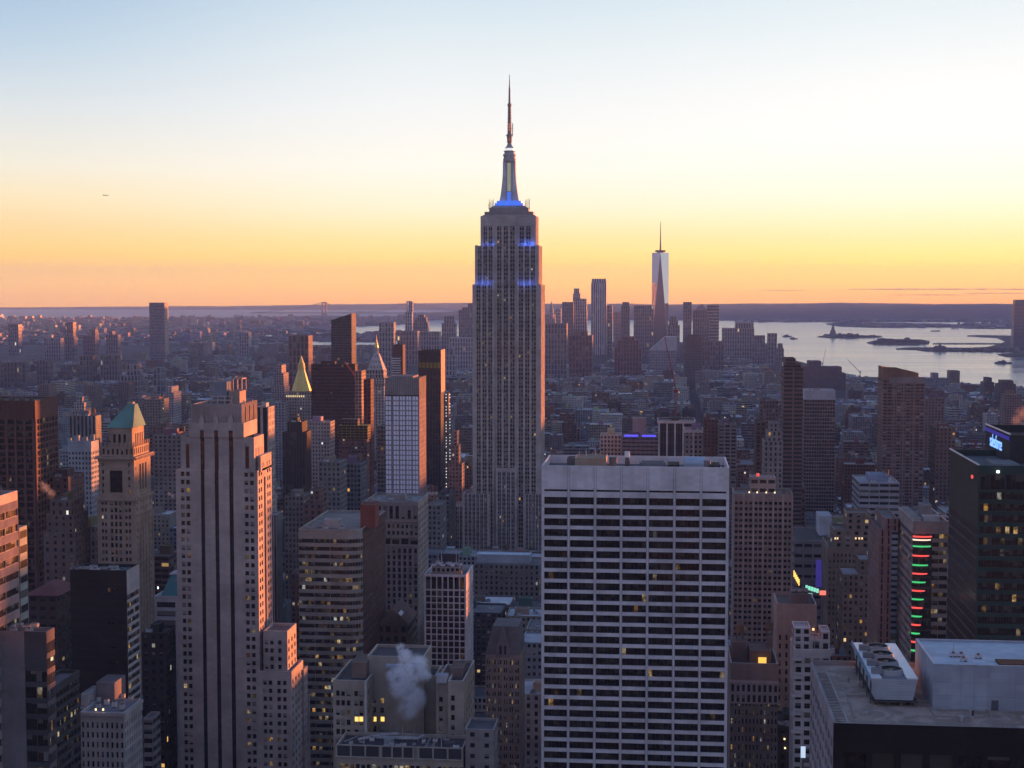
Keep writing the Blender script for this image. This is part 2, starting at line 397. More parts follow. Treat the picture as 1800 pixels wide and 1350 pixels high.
# ------------------------------------------------------------------ roof furniture (parts of their building)
def water_tank(parent, x, y, z, r=1.8, h=3.6, col=(.16, .11, .08)):
    mb = MB()
    for sx in (-1, 1):
        for sy in (-1, 1): mb.bar((x + sx * r * .65, y + sy * r * .65, z), (x + sx * r * .65, y + sy * r * .65, z + 2.6), .25, (.07, .06, .06))
    mb.cyl(x, y, r, z + 2.6, z + 2.6 + h, col, 12); mb.cyl(x, y, r * 1.08, z + 2.6 + h, z + 4.1 + h, [c * .7 for c in col], 12, .1)
    return mb.build('water_tank', parent)
def bulkhead(parent, x0, x1, y0, y1, z, h, col, name='bulkhead', win=None):
    mb = MB(); mb.box(x0, x1, y0, y1, z, z + h, col, win, par=.3); return mb.build(name, parent)
def roof_unit(parent, x, y, z, w=3, d=2.4, h=1.8, col=(.34, .35, .37)):
    mb = MB(); mb.box(x - w / 2, x + w / 2, y - d / 2, y + d / 2, z + .3, z + h, col)
    for sx in (-1, 1):
        mb.box(x + sx * w * .3 - .15, x + sx * w * .3 + .15, y - d / 2 + .1, y + d / 2 - .1, z, z + .3, (.1, .1, .1))
    mb.cyl(x, y, min(w, d) * .36, z + h, z + h + .35, (.12, .12, .13), 10)
    return mb.build('roof_unit', parent)
def mast(parent, x, y, z, h, t=.3, name='mast', col=(.2, .2, .2)):
    mb = MB(); mb.cyl(x, y, t, z, z + h * .6, col, 6, t * .7); mb.cyl(x, y, t * .6, z + h * .6, z + h, col, 6, .04); return mb.build(name, parent)

# ------------------------------------------------------------------ the setting: water, land, hills, haze
def water_material():
    m = bpy.data.materials.new('bay_water'); m.use_nodes = True; T = NT(m.node_tree)
    b = T.n('ShaderNodeBsdfPrincipled'); o = T.n('ShaderNodeOutputMaterial'); T.put(o.inputs[0], b.outputs[0])
    b.inputs['Base Color'].default_value = (.10, .13, .18, 1); b.inputs['IOR'].default_value = 1.38
    g = T.n('ShaderNodeNewGeometry')
    mp = T.n('ShaderNodeMapping'); T.put(mp.inputs[0], g.outputs['Position']); mp.inputs[3].default_value = (.0012, .006, 1)
    big = T.n('ShaderNodeTexNoise'); T.put(big.inputs['Vector'], mp.outputs[0]); big.inputs['Scale'].default_value = 1.0; big.inputs['Detail'].default_value = 5
    sp = T.n('ShaderNodeSeparateXYZ'); T.put(sp.inputs[0], g.outputs['Position'])     # the open lower bay is choppier than the sheltered harbour
    chop = T.math('MULTIPLY', T.mapr(sp.outputs[1], 9500, 12000, 0, .30, smooth=True), T.mapr(sp.outputs[0], 300, -1200, 0, 1, smooth=True))
    T.put(b.inputs['Roughness'], T.math('ADD', T.mapr(big.outputs[0], .3, .7, .12, .24), chop))
    nz = T.n('ShaderNodeTexNoise'); T.put(nz.inputs['Vector'], g.outputs['Position']); nz.inputs['Scale'].default_value = .05; nz.inputs['Detail'].default_value = 4
    bp = T.n('ShaderNodeBump'); bp.inputs['Strength'].default_value = .12; bp.inputs['Distance'].default_value = 3.0
    T.put(bp.inputs['Height'], nz.outputs[0]); T.put(b.inputs['Normal'], bp.outputs[0])
    return m
def land_material(name, a, b_, sc_):
    m = bpy.data.materials.new(name); m.use_nodes = True; T = NT(m.node_tree)
    b = T.n('ShaderNodeBsdfPrincipled'); o = T.n('ShaderNodeOutputMaterial'); T.put(o.inputs[0], b.outputs[0])
    g = T.n('ShaderNodeNewGeometry')
    nz = T.n('ShaderNodeTexNoise'); T.put(nz.inputs['Vector'], g.outputs['Position']); nz.inputs['Scale'].default_value = sc_; nz.inputs['Detail'].default_value = 9; nz.inputs['Roughness'].default_value = .7
    T.put(b.inputs['Base Color'], T.mix(T.mapr(nz.outputs[0], .35, .65), a, b_)); b.inputs['Roughness'].default_value = .95; b.inputs['Specular IOR Level'].default_value = .1
    return m
WATER = water_material()
ASPHALT = land_material('street_asphalt', (.035, .033, .036, 1), (.07, .066, .068, 1), .08)
TOWN = land_material('distant_town_ground', (.03, .028, .03, 1), (.12, .105, .10, 1), .012)
SHORE = land_material('low_shore_ground', (.03, .03, .026, 1), (.085, .075, .06, 1), .02)
HILL = land_material('wooded_hill', (.022, .02, .02, 1), (.085, .066, .066, 1), .004)

def sheet(name, pts, z0, z1, m):
    mb = MB(); 
    a = sum(p[0] * q[1] - q[0] * p[1] for p, q in zip(pts, pts[1:] + pts[:1]))
    if a < 0: pts = pts[::-1]
    mb.prism(pts, z0, z1, (.1, .1, .1))
    return tag(mb.build(name, None, [m]), kind='structure')
mb = MB(); mb.quad([(-26000, -1500, 0), (26000, -1500, 0), (26000, 20600, 0), (-26000, 20600, 0)], (.1, .1, .1))
tag(mb.build('bay_water', None, [WATER]), kind='structure')
def land(name, px, m, z1=2.5): return sheet(name, [tuple(atZ(a, b)[:2]) for a, b in px], -.5, z1, m)
MANHATTAN = [(-1900, -1400), (1400, -1400), (1400, 1500)] + [tuple(atZ(a, b)[:2]) for a, b in
             [(1830, 684), (1700, 676), (1530, 668), (1440, 646), (1390, 632), (1350, 616), (1300, 606), (1200, 602), (1100, 603), (1000, 605), (900, 607), (820, 611), (740, 617), (690, 622), (560, 622), (430, 636), (250, 648), (0, 662), (-60, 668)]] + [(-1900, 3000)]
sheet('ground', MANHATTAN, -.5, 2.0, ASPHALT)
BROOKLYN = [(-120, 655), (240, 641), (420, 629), (545, 603), (500, 598), (430, 592), (520, 585), (600, 583), (622, 574), (690, 572), (742, 566), (700, 560), (640, 557), (560, 554.5), (440, 558), (250, 561), (0, 562), (-140, 562)]
land('far_shore_land', BROOKLYN, TOWN, 3)
land('waterfront_land', [(470, 594), (560, 600.5), (670, 602), (745, 594), (700, 588), (600, 589)], TOWN, 3)
# islands and piers in the bay
ISLAND_A = [(1437, 592.5), (1452, 590.5), (1462, 589.5), (1480, 589), (1500, 590), (1515, 590.5), (1550, 591.5), (1548, 593), (1500, 594.5), (1465, 594.8)]
ISLAND_B = [(1524, 603), (1540, 599), (1570, 597), (1620, 598), (1634, 601), (1632, 605), (1590, 606), (1535, 605.5)]
PIER_C = [(1575, 614), (1600, 612), (1640, 612), (1700, 613), (1738, 611), (1765, 603), (1767, 600), (1752, 594), (1700, 591), (1718, 590), (1830, 592), (1830, 622), (1780, 619), (1700, 618.5), (1630, 618), (1610, 615)]
land('statue_island', ISLAND_A, SHORE, 4); land('hospital_island', ISLAND_B, SHORE, 4); land('terminal_shore', PIER_C, SHORE, 4)
land('harbour_pier', [(1452, 570), (1470, 567), (1530, 566), (1535, 569), (1570, 568), (1670, 570), (1672, 575.5), (1530, 576), (1475, 574)], SHORE, 4)
land('container_shore', [(1670, 571), (1830, 566), (1830, 578), (1720, 578), (1672, 576)], TOWN, 4)
land('breakwater', [(1636, 581.8), (1652, 581.6), (1653, 582.6), (1636, 582.8)], SHORE, 3)
land('long_causeway', [(1640, 604.2), (1770, 604.2), (1770, 605), (1640, 605)], SHORE, 3)
land('ferry_pier', [(1755, 624), (1800, 620), (1830, 620), (1830, 627), (1770, 627)], SHORE, 4)

def hills(name, row, D0, D1, m, seed, nx=160, ny=10):
    """row = (pixel x, pixel y of its crest); near foot at D0 (pixel rows of shores), far end at D1"""
    rnd = random.Random(seed); ph = [rnd.uniform(0, 6.28) for _ in range(12)]
    xs = [row[0][0] + (row[-1][0] - row[0][0]) * i / nx for i in range(nx + 1)]
    def crest(x):
        for (a, b), (c, d) in zip(row, row[1:]):
            if a <= x <= c: return b + (d - b) * (x - a) / (c - a)
        return row[-1][1]
    V = []; F = []
    for i, x in enumerate(xs):
        wob = sum(math.sin(x * .013 * (1.9 ** k) + ph[k]) / (1.7 ** k) for k in range(6))
        for j in range(ny + 1):
            t = j / ny; Y = D0 + (D1 - D0) * t
            q = atY(x, crest(x) + .5 * wob, D0 + (D1 - D0) * .7); h = max(q.z, 4)
            prof = (math.sin(min(t / .7, 1) * math.pi / 2)) ** (1.1 + .4 * math.sin(x * .02 + ph[7])) if t <= .7 else max(0, 1 - ((t - .7) / .3) ** 2)
            edge = min(1, i / 4, (nx - i) / 4)
            V.append((XY(x, Y, 560), Y, -1 + (h + 1) * prof * (.25 + .75 * edge)))
    for i in range(nx):
        for j in range(ny):
            a = i * (ny + 1) + j; F.append((a, a + ny + 1, a + ny + 2, a + 1))
    me = bpy.data.meshes.new(name); me.from_pydata(V, [], F); me.materials.append(m); me.polygons.foreach_set('use_smooth', [True] * len(F)); me.update()
    o = bpy.data.objects.new(name, me); COL.objects.link(o); return tag(o, kind='structure')
hills('far_hills', [(-400, 543), (0, 541), (120, 539.5), (300, 539), (500, 536), (700, 534), (900, 532), (1100, 535), (1300, 536)], 18300, 20500, HILL, 3)
hills('island_hills', [(720, 552), (790, 548), (830, 545), (960, 535), (1060, 535), (1100, 533.5), (1180, 535), (1290, 533.5), (1400, 533), (1480, 532.8), (1600, 534), (1700, 533.5), (1830, 534.5), (2300, 537)], 12400, 16500, HILL, 5, 220, 14)
hills('low_headland', [(590, 558), (640, 556.5), (700, 556), (760, 558), (835, 560)], 12300, 13200, HILL, 8, 60, 6)

# unseen ridge added beyond the right edge to keep low sun off far towers
mb = MB(); sa_, ca_ = math.sin(rad(SUN_AZ)), math.cos(rad(SUN_AZ)); RW_ = []
for k in range(15):
    s_ = -1600 - 320 * k; t_ = -2.86 * s_ + 200; RW_.append((s_ * ca_ + t_ * sa_, -s_ * sa_ + t_ * ca_, 150 + .0066 * (t_ - 4800) + 9 * math.sin(k * 2.1)))
for (a, b, h), (c, d, g) in zip(RW_, RW_[1:]):
    for q in ((0, 260, 0, 1), (260, 420, 1, 1), (420, 900, 1, 0)):
        mb.quad([(a + q[0], b, h * q[2] - 1), (a + q[1], b, h * q[3] - 1), (c + q[1], d, g * q[3] - 1), (c + q[0], d, g * q[2] - 1)], (.1, .1, .1))
tag(mb.build('added_shade_ridge', None, [HILL]), kind='structure')
hz = MB(); hz.box(-26500, 26500, -2000, 21000, -2, 560, (.5, .5, .5))
hm = bpy.data.materials.new('haze_air'); hm.use_nodes = True; T = NT(hm.node_tree)
pv = T.n('ShaderNodeVolumePrincipled'); ho = T.n('ShaderNodeOutputMaterial'); T.put(ho.inputs['Volume'], pv.outputs[0])
pv.inputs['Color'].default_value = (.27, .49, 1.0, 1); pv.inputs['Density'].default_value = HAZE; pv.inputs['Anisotropy'].default_value = 0.0
haze = hz.build('haze', None, [hm]); tag(haze, kind='stuff')

# ------------------------------------------------------------------ the nearer towers, windows modelled
KEEP = []       # (L, R, T, B, Y, x0, x1, y0, y1, phrase): what is built, so that the small blocks keep clear of it
def reg(o, L, R, T, B, Y, x0, x1, y0, y1, phrase): KEEP.append((L, R, T, B, Y, x0, x1, y0, y1, phrase)); return o
LIME, LIME2 = (.37, .31, .295), (.33, .28, .26)

# white travertine office slab in the middle
def white_slab():
    Y = 560.; x0, x1 = XY(952, Y, 820), XY(1282, Y, 822); z1 = ZY(820, Y, 1117); y1 = Y + 36
    ws = Wins(.012, .14, 6); mb = MB(); W = (.60, .565, .60); f = 2660 / Y
    edge = [x0, *[XY(p, Y, 900) for p in (977 + 22.5, 1046, 1092, 1138.5, 1185.5, 1232)], x1]
    rows = []
    z = ZY(875.5, Y, 1117); k = 0
    while z > 70: rows.append((z - 2.72, z)); z -= 4.03
    rects = []
    for i in range(7):
        a, b = edge[i] + (1.0 if i == 0 else .5), edge[i + 1] - (1.0 if i == 6 else .5)
        zs = ZY(862, Y, 1117); rects.append((round(a - x0, 3), round(b - x0, 3), round(zs - .75, 3), round(zs, 3)))
        for c, d in rows: rects.append((round(a - x0, 3), round(b - x0, 3), round(c, 3), round(d, 3)))
    wall_north(mb, ws, x0, x1, Y, 0, z1, rects, W, .7)
    shell(mb, x0, x1, Y, y1, 0, z1, W, roof=(.12, .12, .13), par=3.2, north=False, rim=(.66, .61, .66))
    for i in range(1, 7):
        mb.box(edge[i] - .22, edge[i] + .22, Y - .28, Y, 60, z1 - .02, W)
    for i in range(1, 7):
        for s in (-.4, .4): mb.quad([(edge[i] + s - .05, Y - .012, 60), (edge[i] + s + .05, Y - .012, 60), (edge[i] + s + .05, Y - .012, z1 - .3), (edge[i] + s - .05, Y - .012, z1 - .3)], (.2, .17, .22))
    o = mb.build('office_tower'); tag(o, 'broad pale stone office slab with dark horizontal window bands and a flat roof', 'skyscraper')
    ws.build(o)
    zr = z1 - 3.2; P = lambda px, py: None
    xx = lambda px: XY(px, Y + 14, 810)
    bulkhead(o, xx(1012), xx(1066), Y + 9, Y + 22, zr, 5.2, (.36, .27, .21), 'penthouse')
    b = bulkhead(o, xx(996), xx(1012) - .3, Y + 16, Y + 24, zr, 4.2, (.16, .14, .15), 'plant_room')
    for i, px in enumerate((1018, 1030, 1046, 1056)): mast(o, xx(px), Y + 14, zr + 5.2, 2.4 + (i % 3), .3, 'vent_pipe', (.3, .3, .32))
    mb = MB(); mb.cyl(xx(1078), Y + 13, 1.5, zr, zr + 4.6, (.28, .22, .2), 14); mb.cyl(xx(1078), Y + 13, 1.6, zr + 4.6, zr + 5.2, (.2, .18, .18), 14); mb.build('vent_drum', o)
    mb = MB(); mb.box(xx(1098), xx(1106), Y + 20, Y + 23, zr, zr + 4.2, (.14, .12, .12)); mb.box(xx(1097), xx(1106), Y + 20, Y + 23, zr + 4.3, zr + 6.4, (.75, .75, .78)); mb.build('satellite_dish', o)
    bulkhead(o, xx(1124), xx(1170), Y + 16, Y + 22, zr, 3.0, (.17, .18, .2), 'plant_room')
    for a, c in ((1174, 1194), (1245, 1265)):
        mb = MB(); mb.box(xx(a), xx(c), Y + 8, Y + 20, zr + .02, zr + 2.9, (.02, .02, .02), roof=(.015, .015, .015)); mb.build('open_shaft', o)
    mb = MB(); n = 10; a, c = xx(1203), xx(1238); cy, r = Y + 15, 3.4
    for i in range(n):
        t0, t1 = math.pi * i / n, math.pi * (i + 1) / n
        mb.quad([(a, cy - r * math.cos(t0), zr + 3.2 + 2.2 * math.sin(t0)), (c, cy - r * math.cos(t0), zr + 3.2 + 2.2 * math.sin(t0)), (c, cy - r * math.cos(t1), zr + 3.2 + 2.2 * math.sin(t1)), (a, cy - r * math.cos(t1), zr + 3.2 + 2.2 * math.sin(t1))], (.34, .42, .52))
    mb.box(a, c, cy - r, cy + r, zr, zr + 3.2, (.3, .34, .4)); mb.build('cooling_unit', o)
    mb = MB(); mb.cyl(xx(1243), Y + 12, 1.3, zr, zr + 4.4, (.2, .18, .19), 12); mb.build('vent_drum', o)
    mb = MB()
    for px in (1262, 1268): mb.bar((xx(px), Y + 3, zr + 2.2), (xx(px) - 1.5, Y + 20, zr + 2.2), .5, (.6, .6, .62))
    for px in (1262, 1268):
        for yy in (4, 19): mb.box(xx(px) - .15 - (yy - 3) * .088, xx(px) + .15 - (yy - 3) * .088, Y + yy, Y + yy + .3, zr, zr + 2.0, (.3, .3, .3))
    mb.build('roof_pipe', o)
    for i in range(6): roof_unit(o, xx(970 + i * 6.3), Y + 9 + (i % 2) * 2, zr, 1.6, 1.4, 1.0 + .3 * (i % 3), (.4, .4, .42))
    return reg(o, 952, 1282, 800, 1350, Y, x0, x1, Y, y1, 'the broad pale office slab')
white_slab()

# slender limestone tower with three dark stripes
def striped_tower():
    Y = 640.; X = lambda p, py=900: XY(p, Y, py); Z = lambda py, px=400: ZY(py, Y, px)
    ws = Wins(.10, .9, 1); mb = MB(); W = LIME
    xl, xr = X(309, 860), X(453, 860); zb = Z(826, 320); y1 = far_Y(478, xr, 900)
    rh = 4 * 0 + 3.62; nrow = int((zb - 46) / rh)
    strips = [(353.4, 360), (378, 384.8), (403.4, 410.6)]
    def cols(lo, hi, xa, z0, z1_, n): 
        return grid(0, 0, len(lo), n, .34, .29, 0, 1, z0, z1_) if 0 else [(round(X(a) - xa, 3), round(X(b) - xa, 3), round(z0 + (z1_ - z0) * (j + .22), 3) if 0 else round(z0 + (z1_ - z0) / n * (j + .25), 3), round(z0 + (z1_ - z0) / n * (j + .80), 3)) for a, b in zip(lo, hi) for j in range(n)]
    rects = cols((318.4, 327.8, 430.2, 440), (324.8, 334.2, 436.8, 446.6), xl, zb - nrow * rh, zb, nrow)
    st = [(round(X(a) - xl, 3), round(X(b) - xl, 3), 10, zb) for a, b in strips]
    mb.holes((xl, Y, 0), (1, 0), xr - xl, zb, rects + st, .5, W); ws.add((xl, Y, 0), (1, 0), rects, .5)
    wd = y1 - Y
    pr = []
    for c in (.12, .27, .72, .87): pr += [(round(wd * (c - .045), 3), round(wd * (c + .045), 3), round(zb - rh * (j + 1) + rh * .25, 3), round(zb - rh * (j + 1) + rh * .8, 3)) for j in range(nrow)]
    wall_west(mb, ws, xr, Y, y1, 0, zb, pr + [(round(wd * .44, 3), round(wd * .56, 3), 20, zb - 4)], W)
    shell(mb, xl, xr, Y, y1, 0, zb, W, north=False, west=False)
    # shoulders
    a0, a1, zs = X(319), X(447), Z(768, 330); y2 = far_Y(464, a1, 800)
    fl = [(round(X(327.4) - a0, 3), round(X(333.4) - a0, 3), .8, round(zs - zb - 3.2, 3)), (round(X(431.4) - a0, 3), round(X(438) - a0, 3), .8, round(zs - zb - 3.2, 3))]
    st1 = [(round(X(a) - a0, 3), round(X(b) - a0, 3), 0, zs - zb) for a, b in strips]
    mb.holes((a0, Y + .6, zb), (1, 0), a1 - a0, zs - zb, fl + st1, .5, W); ws.add((a0, Y + .6, zb), (1, 0), fl, .5, 0.0)
    wdd = y2 - Y - .6
    wall_west(mb, ws, a1, Y + .6, y2, zb, zs, [(round(wdd * c - .5, 3), round(wdd * c + .5, 3), 3, zs - zb - 5) for c in (.2, .42, .58, .8)], W)
    shell(mb, a0, a1, Y + .6, y2, zb, zs, W, north=False, west=False)
    # slab above the shoulders
    b0, b1, zt = X(333.4), X(430), Z(743, 380); y3 = far_Y(448, b1, 760)
    tops = [(round(X(a) - b0, 3), round(X(b) - b0, 3), 0, round(Z(757) - zs, 3)) for a, b in strips]
    mb.holes((b0, Y, zs - .01), (1, 0), b1 - b0, zt - zs + .01, tops, .5, W)
    mb.holes((b0, Y, zb), (1, 0), .01, zs - zb, [], .5, W)
    shell(mb, b0, b1, Y, y3 + 4, zs, zt, W, north=False)
    # small projecting block on the lit side
    c0 = X(447.6); zu = Z(804, 455); Lc = y1 - Y - 5
    mb.side((c0, Y + 5), (xr, Y + 5), zb - 1, zu, W); wall_west(mb, ws, xr, Y + 5, y1, zb - 1, zu, [(round(Lc * c - .5, 3), round(Lc * c + .5, 3), 1.5, 3.6) for c in (.15, .3, .6, .8)], W); shell(mb, c0, xr, Y + 5, y1, zb - 1, zu, W, north=False, west=False)
    mb.box(X(451), X(456), Y + 3, Y + 5, zb - 1, Z(806, 455), W)
    o = mb.build('office_tower'); tag(o, 'slender limestone tower with three dark vertical stripes and sunset lit western side', 'skyscraper')
    for a, b in strips:
        m2 = MB(); za = Z(757)
        m2.quad([(X(a), Y + .5, 10), (X(b), Y + .5, 10), (X(b), Y + .5, za), (X(a), Y + .5, za)], (.022, .02, .026), (.42, .28, .08, random.random()), [(0, 0), (2, 0), (2, 48), (0, 48)])
        m2.bar(((X(a) + X(b)) / 2, Y + .45, 10), ((X(a) + X(b)) / 2, Y + .45, za), .22, (.05, .045, .05)); m2.build('window_strip', o)
        m2 = MB(); m = (X(a) + X(b)) / 2   # pointed stone finial above each stripe
        m2.frustum([(m - 1.0, Y - .35), (m + 1.0, Y - .35), (m + 1.0, Y), (m - 1.0, Y)], za + .6, [(m - 1.0, Y - .35), (m + 1.0, Y - .35), (m + 1.0, Y), (m - 1.0, Y)], zt + 1.5, (.42, .36, .34))
        m2.frustum([(m - 1.0, Y - .35), (m + 1.0, Y - .35), (m + 1.0, Y), (m - 1.0, Y)], zt + 1.5, [(m - .1, Y - .3), (m + .1, Y - .3), (m + .1, Y), (m - .1, Y)], zt + 3.6, (.42, .36, .34)); m2.build('stone_finial', o)
    # fluted crown
    m2 = MB(); d0, d1, zc = X(337.5), X(424.5), Z(711.5); ya, yb = Y + 1.2, far_Y(450, d1, 730)
    m2.box(d0, d1, ya, yb, zt - 1.2, zc, (.34, .285, .275), par=1.0, roof=(.1, .09, .09))
    n = 22
    for i in range(n + 1):
        x = d0 + (d1 - d0) * i / n; m2.box(x - .17, x + .17, ya - .3, ya, zt - 1, zc + .35, (.36, .3, .29))
    n = 14
    for i in range(n + 1):
        y = ya + (yb - ya) * i / n; m2.box(d1, d1 + .45, y - .25, y + .25, zt - 6, zc + .35 + .8 * (i % 7 == 3), (.36, .3, .29))
    m2.build('crown', o)
    for t in (.22, .5, .78):
        m2 = MB(); y = ya + (yb - ya) * t; m2.box(d1 + .46, d1 + .6, y - .5, y + .5, zt - 4, zc - 2.4, (.03, .026, .03)); m2.frustum([(d1 + .46, y - .5), (d1 + .6, y - .5), (d1 + .6, y + .5), (d1 + .46, y + .5)], zc - 2.4, [(d1 + .46, y - .05), (d1 + .6, y - .05), (d1 + .6, y + .05), (d1 + .46, y + .05)], zc - 1.2, (.03, .026, .03)); m2.build('slot_window', o)
    # roof plant inside open frames
    zc2 = zc - 1
    m2 = MB(); e0, e1 = X(364, 700), X(401, 700)
    for zz in (zc2 + 2.6, zc2 + 4.2):
        m2.bar((e0, ya + 4, zz), (e1, ya + 4, zz), .45, (.4, .34, .32)); m2.bar((e0, ya + 12, zz), (e1, ya + 12, zz), .45, (.4, .34, .32))
    for k in range(4):
        x = e0 + (e1 - e0) * k / 3; m2.bar((x, ya + 4, zc2), (x, ya + 4, zc2 + 4.3), .4, (.4, .34, .32)); m2.bar((x, ya + 12, zc2), (x, ya + 12, zc2 + 4.3), .4, (.4, .34, .32))
        m2.bar((x, ya + 4, zc2 + 4.3), (x, ya + 12, zc2 + 4.3), .4, (.4, .34, .32))
    m2.build('steel_frame', o)
    bulkhead(o, X(366, 700), X(390, 700), ya + 6, ya + 13, zc2, Z(673, 375) - zc2, (.20, .22, .27), 'plant_room')
    bulkhead(o, X(392, 700), X(412, 700), ya + 7, ya + 17, zc2, Z(690, 400) - zc2, (.34, .27, .25), 'penthouse')
    m2 = MB(); g0, g1 = X(399, 680), X(414, 680); zf0, zf1 = Z(690, 405), Z(668, 405)
    for x in (g0, (g0 + g1) / 2, g1):
        for y in (ya + 8, ya + 15): m2.bar((x, y, zf0), (x, y, zf1), .5, (.42, .34, .32))
    for y in (ya + 8, ya + 15): m2.bar((g0, y, zf1), (g1, y, zf1), .5, (.42, .34, .32)); m2.bar((g0, y, zf0 + .4), (g1, y, zf0 + .4), .5, (.42, .34, .32))
    for x in (g0, g1): m2.bar((x, ya + 8, zf1), (x, ya + 15, zf1), .5, (.42, .34, .32))
    m2.build('steel_frame', o)
    for px in (401, 405, 409, 413, 372, 378): mast(o, X(px, 670), ya + 10, (zf1 if px > 390 else Z(673, 375)), 1.6, .35, 'vent_pipe', (.4, .3, .28))
    # low wings at the western foot
    def wing(pl, pr_, py, y0, pfar, ncol, cs, z0=0.0):
        x0_, x1_ = X(pl, py), X(pr_, py); zt_ = Z(py, pr_); yb_ = far_Y(pfar, x1_, py + 10); n = int((zt_ - 3.6 - 40) / rh); mb = MB()
        base = zt_ - 3.4 - n * rh; rc = []
        for c in cs:
            cx = X(c, py) - x0_
            rc += [(round(cx - .78, 3), round(cx + .78, 3), round(base + rh * (j + .25), 3), round(base + rh * (j + .8), 3)) for j in range(n)]
        wall_north(mb, ws, x0_, x1_, y0, 0, zt_, rc, W)
        L = yb_ - y0; k = ncol
        rc = [(round(L * (i + .3) / k, 3), round(L * (i + .7) / k, 3), round(base + rh * (j + .25), 3), round(base + rh * (j + .8), 3)) for i in range(k) for j in range(n)]
        wall_west(mb, ws, x1_, y0, yb_, 0, zt_, rc, W)
        shell(mb, x0_, x1_, y0, yb_, 0, zt_, W, north=False, west=False, roof=(.16, .13, .13))
        return mb.build('side_wing', o)
    wing(461, 503.5, 1111, Y + 1.5, 521, 3, (466.5, 476, 490))
    wing(453, 513, 1180, Y - .8, 533, 4, (466.5, 476, 491, 501))
    wing(508, 516, 1196, Y + 19, 541, 2, ())
    wing(510, 518, 1250, Y + 27, 545, 1, ())
    ws.build(o)
    return reg(o, 308, 545, 665, 1350, Y, xl, X(520), Y - 1, y1 + 20, 'the slender tower with three dark stripes')
striped_tower()

